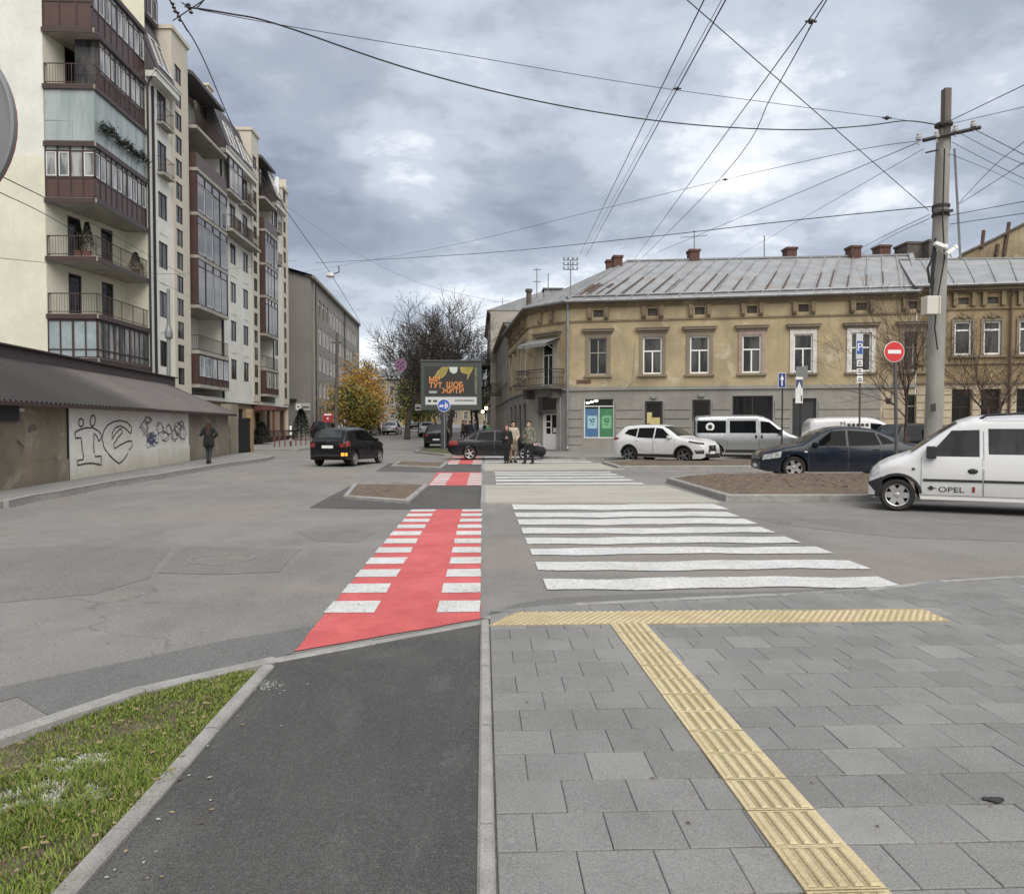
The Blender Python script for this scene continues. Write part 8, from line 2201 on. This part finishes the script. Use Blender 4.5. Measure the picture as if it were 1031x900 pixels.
def hand(w, d, side):
    """palm, four curled fingers, thumb; d = direction from wrist to fingertips"""
    w, d = Vector(w), Vector(d).normalized(); s_ = Vector((0, 1, 0)) if abs(d.y) < .8 else Vector((1, 0, 0)); s_ = (s_ - d * s_.dot(d)).normalized(); n = d.cross(s_)
    out = [(w, w + d * .085, .026, .034)]
    for k, L in enumerate((.062, .074, .070, .054)):
        o = w + d * .085 + s_ * (.030 - .02 * k); m_ = o + d * L * .55 + n * .012 * side; out += [(o, m_, .0095, .009), (m_, m_ + d * L * .4 + n * .022 * side, .009, .0075)]
    o = w + d * .03 + s_ * .03; m_ = o + d * .035 + s_ * .028; out += [(o, m_, .012, .010), (m_, m_ + d * .03, .010, .008)]
    return out
def figure(name, label, loc, facing, h=1.72, pose=None, outfit=None, cat='person', group=None, vox=.012):
    """facing: yaw of the body (0 looks towards -Y, the camera)"""
    t = thing(name, label, cat, loc, facing, group); k = h / 1.75; t.scale = (k, k, k); P = dict(
        head=(0, -.01, 1.63), neck=(0, .01, 1.46), shL=(.185, .0, 1.42), shR=(-.185, .0, 1.42), elL=(.25, .02, 1.13), elR=(-.25, .02, 1.13), wrL=(.24, -.06, .88), wrR=(-.24, -.06, .88),
        hipL=(.095, 0, .92), hipR=(-.095, 0, .92), knL=(.10, -.02, .50), knR=(-.10, -.02, .50), anL=(.10, .02, .09), anR=(-.10, .02, .09)); P.update(pose or {})
    V_ = {a: Vector(b_) for a, b_ in P.items()}; O = outfit
    hd_ = V_['head']
    caps = [(hd_ + Vector((0, .015, .02)), .105, (.78, .95, 1.12)), (hd_ + Vector((0, -.03, -.055)), .07, (.85, .9, 1.0)), (hd_ + Vector((0, -.105, -.01)), hd_ + Vector((0, -.118, -.035)), .012, .016), (hd_ + Vector((0, -.09, -.075)), .020, (1.4, .6, .6)),
            (hd_ + Vector((.085, .01, -.01)), .022, (.5, 1, 1.3)), (hd_ + Vector((-.085, .01, -.01)), .022, (.5, 1, 1.3)), (V_['neck'] - Vector((0, 0, .06)), hd_ + Vector((0, .015, -.07)), .062, .055),
            (V_['shL'] * .8 + V_['neck'] * .2, V_['shR'] * .8 + V_['neck'] * .2, .07, .07), (Vector((0, .0, 1.36)), Vector((0, .0, 1.05)), .13, .125), (Vector((0, 0, 1.05)), Vector((0, 0, .95)), .12, .115), (V_['hipL'], V_['hipR'], .10, .10)]
    for s_ in 'LR':
        caps += [(V_['sh' + s_], V_['el' + s_], .052, .042), (V_['el' + s_], V_['wr' + s_], .04, .027), (V_['hip' + s_], V_['kn' + s_], .088, .056), (V_['kn' + s_], V_['an' + s_], .055, .036), (V_['an' + s_] + Vector((0, .02, -.03)), V_['an' + s_] + Vector((0, -.15, -.055)), .042, .032)]
        dd = V_.get('hand' + s_, V_['wr' + s_] - V_['el' + s_]); caps += hand(V_['wr' + s_], dd, 1 if s_ == 'L' else -1)
    body = capsule_mesh('body', caps, SKIN, t, vox * .75)
    b = MB()
    for sx in (.033, -.033): b.sphere(hd_ + Vector((sx, -.088, .015)), .0125, 8, 6)
    b.build('eyes', EYE_M, t)
    for (nm, parts_, mat) in O(V_): capsule_mesh(nm, parts_, mat, t, vox)
    return t
def legs_of(V_, r=1.12, ext=0.0):
    out = [(V_['hipL'], V_['hipR'], .118, .118)]
    for s_ in 'LR': out += [(V_['hip' + s_], V_['kn' + s_], .098 * r, .070 * r), (V_['kn' + s_], V_['an' + s_] + Vector((0, 0, .03)), .068 * r, .056 * r)]
    return out
def coat(V_, hem, r=1.0, sleeves=True):
    out = [(V_['shL'] * .85 + V_['neck'] * .15, V_['shR'] * .85 + V_['neck'] * .15, .088 * r, .088 * r), (Vector((0, 0, 1.36)), Vector((0, 0, 1.05)), .160 * r, .155 * r), (Vector((.05, 0, 1.3)), Vector((.06, 0, .98)), .13 * r, .13 * r), (Vector((-.05, 0, 1.3)), Vector((-.06, 0, .98)), .13 * r, .13 * r)]
    out.append((Vector((0, 0, 1.06)), Vector((0, 0, max(hem, .86))), .15 * r, .15 * r))
    for x in (-.07, .07): out.append((Vector((x, 0, 1.02)), Vector((x * 1.25, 0, hem)), .135 * r, .135 * r))
    if sleeves:
        for s_ in 'LR': out += [(V_['sh' + s_], V_['el' + s_], .072, .062), (V_['el' + s_], V_['wr' + s_].lerp(V_['el' + s_], .08), .06, .045)]
    return out
def shoes(V_): return [c for s_ in 'LR' for c in ((V_['an' + s_] + Vector((0, .03, -.045)), V_['an' + s_] + Vector((0, -.16, -.058)), .050, .040), (V_['an' + s_] + Vector((0, .0, .02)), V_['an' + s_] + Vector((0, .0, -.02)), .05, .05))]
def hair_short(V_): h = V_['head']; return [(h + Vector((0, .035, .055)), .105, (.85, .95, 1.0)), (h + Vector((0, -.05, .115)), .05, (1.3, .8, .6))]
def hair_long(V_, L=.38): h = V_['head']; return [(h + Vector((0, .035, .05)), .108, (.9, .95, 1.05)), (h + Vector((0, .08, .0)), h + Vector((0, .11, -L)), .10, .075), (h + Vector((.07, .03, .0)), h + Vector((.09, .05, -L * .8)), .045, .04), (h + Vector((-.07, .03, .0)), h + Vector((-.09, .05, -L * .8)), .045, .04)]
CL = lambda n, c, c2=None: M(n, c, .9, c2, 12, kind='obj')
blk = CL('black_cloth', (.011, .011, .013)); shoe = CL('black_shoe', (.012, .012, .012)); wsh = CL('white_sole', (.5, .5, .5))
bro = CL('brown_hair', (.036, .019, .013), (.055, .03, .02)); dkh = CL('dark_hair', (.015, .011, .009))
# woman walking away along the garage
V0 = dict(elR=(-.33, .10, 1.2), wrR=(-.20, -.10, 1.06), handR=(.7, -.5, -.1), elL=(.30, .03, 1.17), wrL=(.20, -.14, 1.28), handL=(-.2, -.5, .6), knL=(.07, -.10, .50), anL=(.06, .02, .09), knR=(-.07, -.02, .50), anR=(-.06, .16, .12))
p = G(210.5, 467, .135)
figure('person', 'person with long brown hair and black coat walking away along the garage wall', (p.x, p.y, .135), math.pi + .15, 1.68, V0,
       lambda V_: [('coat', coat(V_, .78, 1.0), blk), ('trousers', legs_of(V_, .9), CL('dark_grey_trousers', (.03, .03, .034))), ('hair', hair_long(V_, .45), bro), ('shoe', shoes(V_), shoe)])
# three people at the crossing
p = G(510.0, 467.3)
figure('person', 'person all in black with long brown hair facing us, holding a phone at the crossing', (p.x, p.y, .03), .05, 1.60, dict(elR=(-.24, -.02, 1.13), wrR=(-.08, -.24, 1.14), handR=(.5, -.3, .3), knL=(.07, -.02, .5), anL=(.06, .02, .09), knR=(-.07, -.02, .5), anR=(-.06, .02, .09)),
       lambda V_: [('coat', coat(V_, .72, .95), blk), ('trousers', legs_of(V_, 1.05), blk), ('hair', hair_long(V_, .40), CL('auburn_hair', (.07, .028, .018))), ('shoe', shoes(V_), shoe), ('phone', [(V_['wrR'] + Vector((.05, -.05, .06)), V_['wrR'] + Vector((.05, -.05, .12)), .02, .02)], wsh)])
p = G(516.6, 466.6)
cream = CL('cream_cloth', (.40, .35, .29)); beige = CL('beige_coat', (.26, .20, .14), (.22, .17, .12))
figure('person', 'person in cream jacket and beige dress with a dark shoulder bag, between two others', (p.x, p.y, .03), .35, 1.76, dict(elL=(.25, -.02, 1.15), wrL=(.12, -.16, 1.02), elR=(-.25, .0, 1.13), wrR=(-.23, -.06, .86)),
       lambda V_: [('dress', [c for c in coat(V_, .60, .92, False)], beige), ('jacket', coat(V_, 1.0, 1.0)[:4] + coat(V_, 1.0, 1.0)[6:], cream), ('hair', hair_short(V_) + [(V_['head'] + Vector((0, .11, .06)), .05)], dkh), ('shoe', shoes(V_), shoe),
                   ('shoulder_bag', [(Vector((.26, .08, 1.02)), Vector((.30, .06, .84)), .13, .15), (Vector((.15, 0, 1.44)), Vector((.27, .06, 1.05)), .03, .03)], blk)])
p = G(532.5, 467.6)
grg = CL('camouflage_jacket', (.20, .19, .15), (.07, .075, .06))
gt_ = figure('person', 'person with short dark hair in a mottled khaki jacket carrying a black case', (p.x, p.y, .03), -.7, 1.78, dict(anL=(.15, .06, .09), knL=(.13, -.02, .5), anR=(-.13, -.10, .09), knR=(-.12, -.08, .5), elL=(.25, .08, 1.14), wrL=(.27, .02, .88), elR=(-.24, -.04, 1.14), wrR=(-.10, -.20, 1.08), handR=(.4, -.2, .5)),
       lambda V_: [('jacket', coat(V_, .90, 1.08), grg), ('trousers', legs_of(V_, 1.1), blk), ('hair', hair_short(V_), dkh), ('shoe', shoes(V_), shoe)])
# black case hanging behind the third person
q = AT(541.5, 453, p.y + .1)
t = thing('instrument_case', 'black rounded instrument case carried by the person in the khaki jacket', 'case', (q.x, q.y, q.z))
o = capsule_mesh('shell', [(Vector((-.16, 0, .02)), Vector((.14, 0, -.06)), .20, .22), (Vector((-.28, 0, .12)), Vector((0, 0, 0)), .07, .16)], blk, t, .015); o = MB(); o.tube([(-.12, 0, .2), (-.06, 0, .27), (.06, 0, .26), (.12, 0, .17)], .015, 6); o.build('handle', MAT['white'], t)
# passers-by far up the right pavement, each a plain small figure
vers = [(469, 56, blk, blk), (473.5, 60, CL('navy_coat', (.02, .025, .05)), blk), (478.5, 64, CL('grey_coat', (.08, .08, .085)), blk), (488, 57, blk, CL('blue_jeans', (.05, .07, .12))), (491.5, 54, CL('green_jacket', (.09, .30, .10)), blk), (466, 68, CL('brown_coat', (.08, .05, .035)), blk)]
labs = ['person in black on the far pavement nearest the billboard post', 'person in a navy coat walking up the far pavement under the billboard', 'person in a grey coat deepest up the far pavement', 'person in black jacket and jeans by the house wall beyond the billboard', 'person in a bright green jacket by the house wall beyond the billboard', 'person in a brown coat far up the pavement behind the billboard post']
for (px, Y, ca, tr), lb in zip(vers, labs):
    p = AT(px, 440, Y)
    figure('person', lb, (p.x, Y, gz(Y) + .13), (px * 7.3) % 6.28, 1.62 + (px % 5) * .04, dict(anL=(.10, -.14, .09), anR=(-.1, .16, .1), knL=(.1, -.1, .5), knR=(-.1, .02, .5)), lambda V_, ca=ca, tr=tr: [('coat', coat(V_, .82), ca), ('trousers', legs_of(V_), tr), ('hair', hair_short(V_), dkh), ('shoe', shoes(V_), shoe)], group='people far up the right pavement', vox=.022)
# warm shop lamps by the pale house
for k, (px, py, Y) in enumerate(((489.5, 411, 70), (486, 414.5, 74))):
    p = AT(px, py, Y); t = thing('shop_lantern', ['warm lit lantern on the house wall beyond the billboard, the upper one', 'warm lit lantern on the house wall beyond the billboard, the lower one'][k], 'lantern', p)
    b = MB(); b.sphere(p, .16, 10, 7); part(b, 'bulb', M('warm_bulb', (1, .8, .5), .5, emit=(1, .72, .35), estr=4), t); b = MB(); b.tube([p + Vector((0, 0, .15)), p + Vector((.5, 0, .25))], .03, 5); part(b, 'bracket', MAT['dark_metal'], t)

# ------------------------------------------------------------------ overhead wires: (pixel, depth) way-points taken off the photo, real spans in space
wm = M('wire_black', (.02, .02, .022), .6); wm2 = M('wire_grey', (.07, .07, .075), .6)
def wire(label, pts, r=.012, mat=None, sag=0.0, group=None):
    P_ = [AT(*p) for p in pts]; out = []
    off = lambda p: p[1] < 0 or p[0] < 0 or p[0] > 1031           # a span that leaves the photo goes on as far again
    if off(pts[0]): P_.insert(0, P_[0] + (P_[0] - P_[1]).normalized() * 14)
    if off(pts[-1]): P_.append(P_[-1] + (P_[-1] - P_[-2]).normalized() * 14)
    if len(P_) == 2:
        for k in range(17): t = k / 16; q = P_[0].lerp(P_[1], t); q.z -= sag * 4 * t * (1 - t); out.append(q)
    else:
        for i in range(len(P_) - 1):
            a, c, d, e = P_[max(i-1, 0)], P_[i], P_[i+1], P_[min(i+2, len(P_)-1)]
            for k in range(6):
                t = k / 6; out.append(.5 * ((2 * c) + (d - a) * t + (2*a - 5*c + 4*d - e) * t * t + (3*c - a - 3*d + e) * t ** 3))
        out.append(P_[-1])
    b = MB(); b.tube(out, r * .8, 5); o = b.build('overhead_wire', mat or wm); return tag(o, label, 'wire', group)
PY = pY - .2
wire('thick sagging black cable from the upper left corner to the pole top', [(186, 7, 12), (230, 14, 12.4), (280, 25, 13), (400, 66, 14.2), (500, 93, 15.2), (600, 113, 16), (700, 126, 16.8), (800, 131, 17.3), (870, 127, 17.7), (912, 122, 18), (944, 126, PY)], .018)
wire('thin straight span wire just above the thick sagging cable', [(200, 10, 12.2), (280, 25, 12.9), (450, 53, 14.5), (640, 85, 16.2), (800, 107, 17.3), (893, 119, 17.9), (912, 121.5, 18)], .008)
wire('black diagonal span wire descending past the cream apartment block with a lamp on it', [(169, -3, 12), (185, 25, 13), (205, 60, 16), (245, 148, 22), (290, 215, 30), (333, 276, 38), (363, 325, 50)], .016)
wire('insulated jumper loop at the top left wire joint', [(183, 3, 12), (196, 9, 12.2), (206, 0, 12.1), (212, -4, 12)], .012)
wire('long thin wire crossing the sky from upper middle down to the pole bracket', [(688, -3, 12), (935, 212, PY)], .011)
wire('left trolley wire of the left pair running up the cross street', [(711, -4, 9), (584, 256, 44)], .011, None)
wire('right trolley wire of the left pair with a clamp', [(733, -4, 9), (590, 258, 46)], .012, None)
wire('thin feeder wire close beside the left trolley pair', [(729, -4, 9.1), (588, 254, 46)], .006, None)
wire('left trolley wire of the right pair running towards the yellow house', [(832, -4, 9), (638, 262, 44)], .011)
wire('right trolley wire of the right pair with a small hanger', [(835, -4, 9.1), (818, 24, 10), (778, 95, 12.8), (727, 178, 20), (646, 260, 44)], .011)
wire('low thin wire from the grey office building across to the pole', [(318, 265, 52), (480, 255.5, 36), (640, 240, 26), (800, 222, 20.5), (940, 208, PY)], .016)
wire('low thin wire crossing the sky above the bare trees to the pole arm', [(300, 275, 60), (450, 248, 42), (600, 212, 30), (730, 181, 23), (860, 152, 19), (927, 142, PY)], .010)
wire('service wire from the pole arm down to the yellow house roof', [(926, 143, PY), (660, 255, 47)], .012)
wire('second service wire from the pole arm down to the yellow house mast', [(930, 150, PY), (735, 262, 47)], .009)
wire('faint wire dropping from the apartment roof to the bare trees', [(285, 205, 70), (350, 250, 68), (420, 284, 64), (500, 304, 60)], .012, wm2)
wire('double house wire from the pole bracket to the ridge, upper strand', [(936, 216, PY), (880, 243, 26), (845, 262, 45)], .010)
wire('double house wire from the pole bracket to the ridge, lower strand', [(936, 220, PY), (890, 242, 26), (858, 262, 45)], .010)
wire('wire rising from the pole cap to the upper right edge', [(948, 126, PY), (1031, 86, 13.5), (1060, 72, 12)], .012)
wire('flatter wire from the pole cap to the right edge', [(948, 127, PY), (1031, 108, 14), (1080, 98, 12.5)], .008)
wire('black wire falling from the right arm insulator to the right edge', [(980, 130, PY), (1031, 156, 14), (1070, 176, 12)], .011)
wire('middle wire falling from the pole to the right edge', [(964, 133, PY), (1000, 152, 16), (1031, 166, 14.5), (1080, 190, 13)], .008)
wire('lower wire falling from the pole to the right edge', [(958, 143, PY), (1000, 165, 16), (1031, 180, 14.5), (1080, 203, 13)], .008)
wire('lowest falling wire from the pole towards the gable wall', [(956, 155, PY), (1000, 173, 22), (1027, 186, 30), (1060, 200, 34)], .008)
wire('wire rising from the conduit to the right edge, steeper', [(965, 205, PY), (1000, 168, 15), (1031, 143, 13), (1060, 120, 12)], .008)
wire('wire rising from the conduit to the right edge, flatter', [(965, 206, PY), (1000, 184, 15), (1031, 164, 13), (1060, 147, 12)], .008)
wire('shallow wire from the pole bracket to the right edge, upper', [(957, 217, PY), (1031, 203, 15), (1080, 194, 13)], .010)
wire('shallow wire from the pole bracket to the right edge, lower', [(956, 226, PY), (1031, 215, 15), (1080, 208, 13)], .010)
wire('upper slanting wire over the end wall of the apartment block', [(-20, 166, 9), (0, 177, 10), (77, 216, 16), (151, 258, 28), (188, 279, 40)], .010)
wire('lower slanting wire over the end wall of the apartment block', [(-20, 184, 9), (0, 194, 10), (65, 227, 16), (150, 278, 30), (205, 306, 44)], .009)
wire('thin level wire at the apartment block with pale insulators', [(-10, 259, 20), (60, 266, 24), (120, 272, 30), (195, 275, 40.5), (300, 262, 60)], .010)
for (lab, px, py, Y, r) in (('small dark clamp on the left trolley pair', 682, 89.5, 12.8, .03), ('small dark hanger on the right trolley pair', 816.5, 22, 9.8, .034), ('dark turnbuckle on the thin span wire near the pole', 893, 119, 17.9, .05), ('small joint on the low thin wire in mid sky', 730, 181, 23, .04)):
    p = AT(px, py, Y); b = MB(); b.sphere(p, r, 8, 6, (1.2, 1, 1)); b.tube([p + Vector((-r * 2.2, 0, 0)), p + Vector((r * 2.2, 0, 0))], r * .4, 6); tag(b.build('wire_clamp', wm), lab, 'clamp')
for k, (px, py, Y) in enumerate(((175, 8, 12.3), (180, 17, 12.6), (191, 9, 12.1))):
    p = AT(px, py, Y); b = MB()
    for d in (-.1, 0, .1): b.sphere(p + Vector((d * .2, 0, -d * .6)), .035, 8, 6, (1, 1, .6))
    tag(b.build('strain_insulator', M('brown_porcelain', (.05, .035, .03), .4)), ['strain insulator highest on the diagonal span wire', 'strain insulator lower on the diagonal span wire', 'strain insulator at the start of the thick sagging cable'][k], 'insulator')
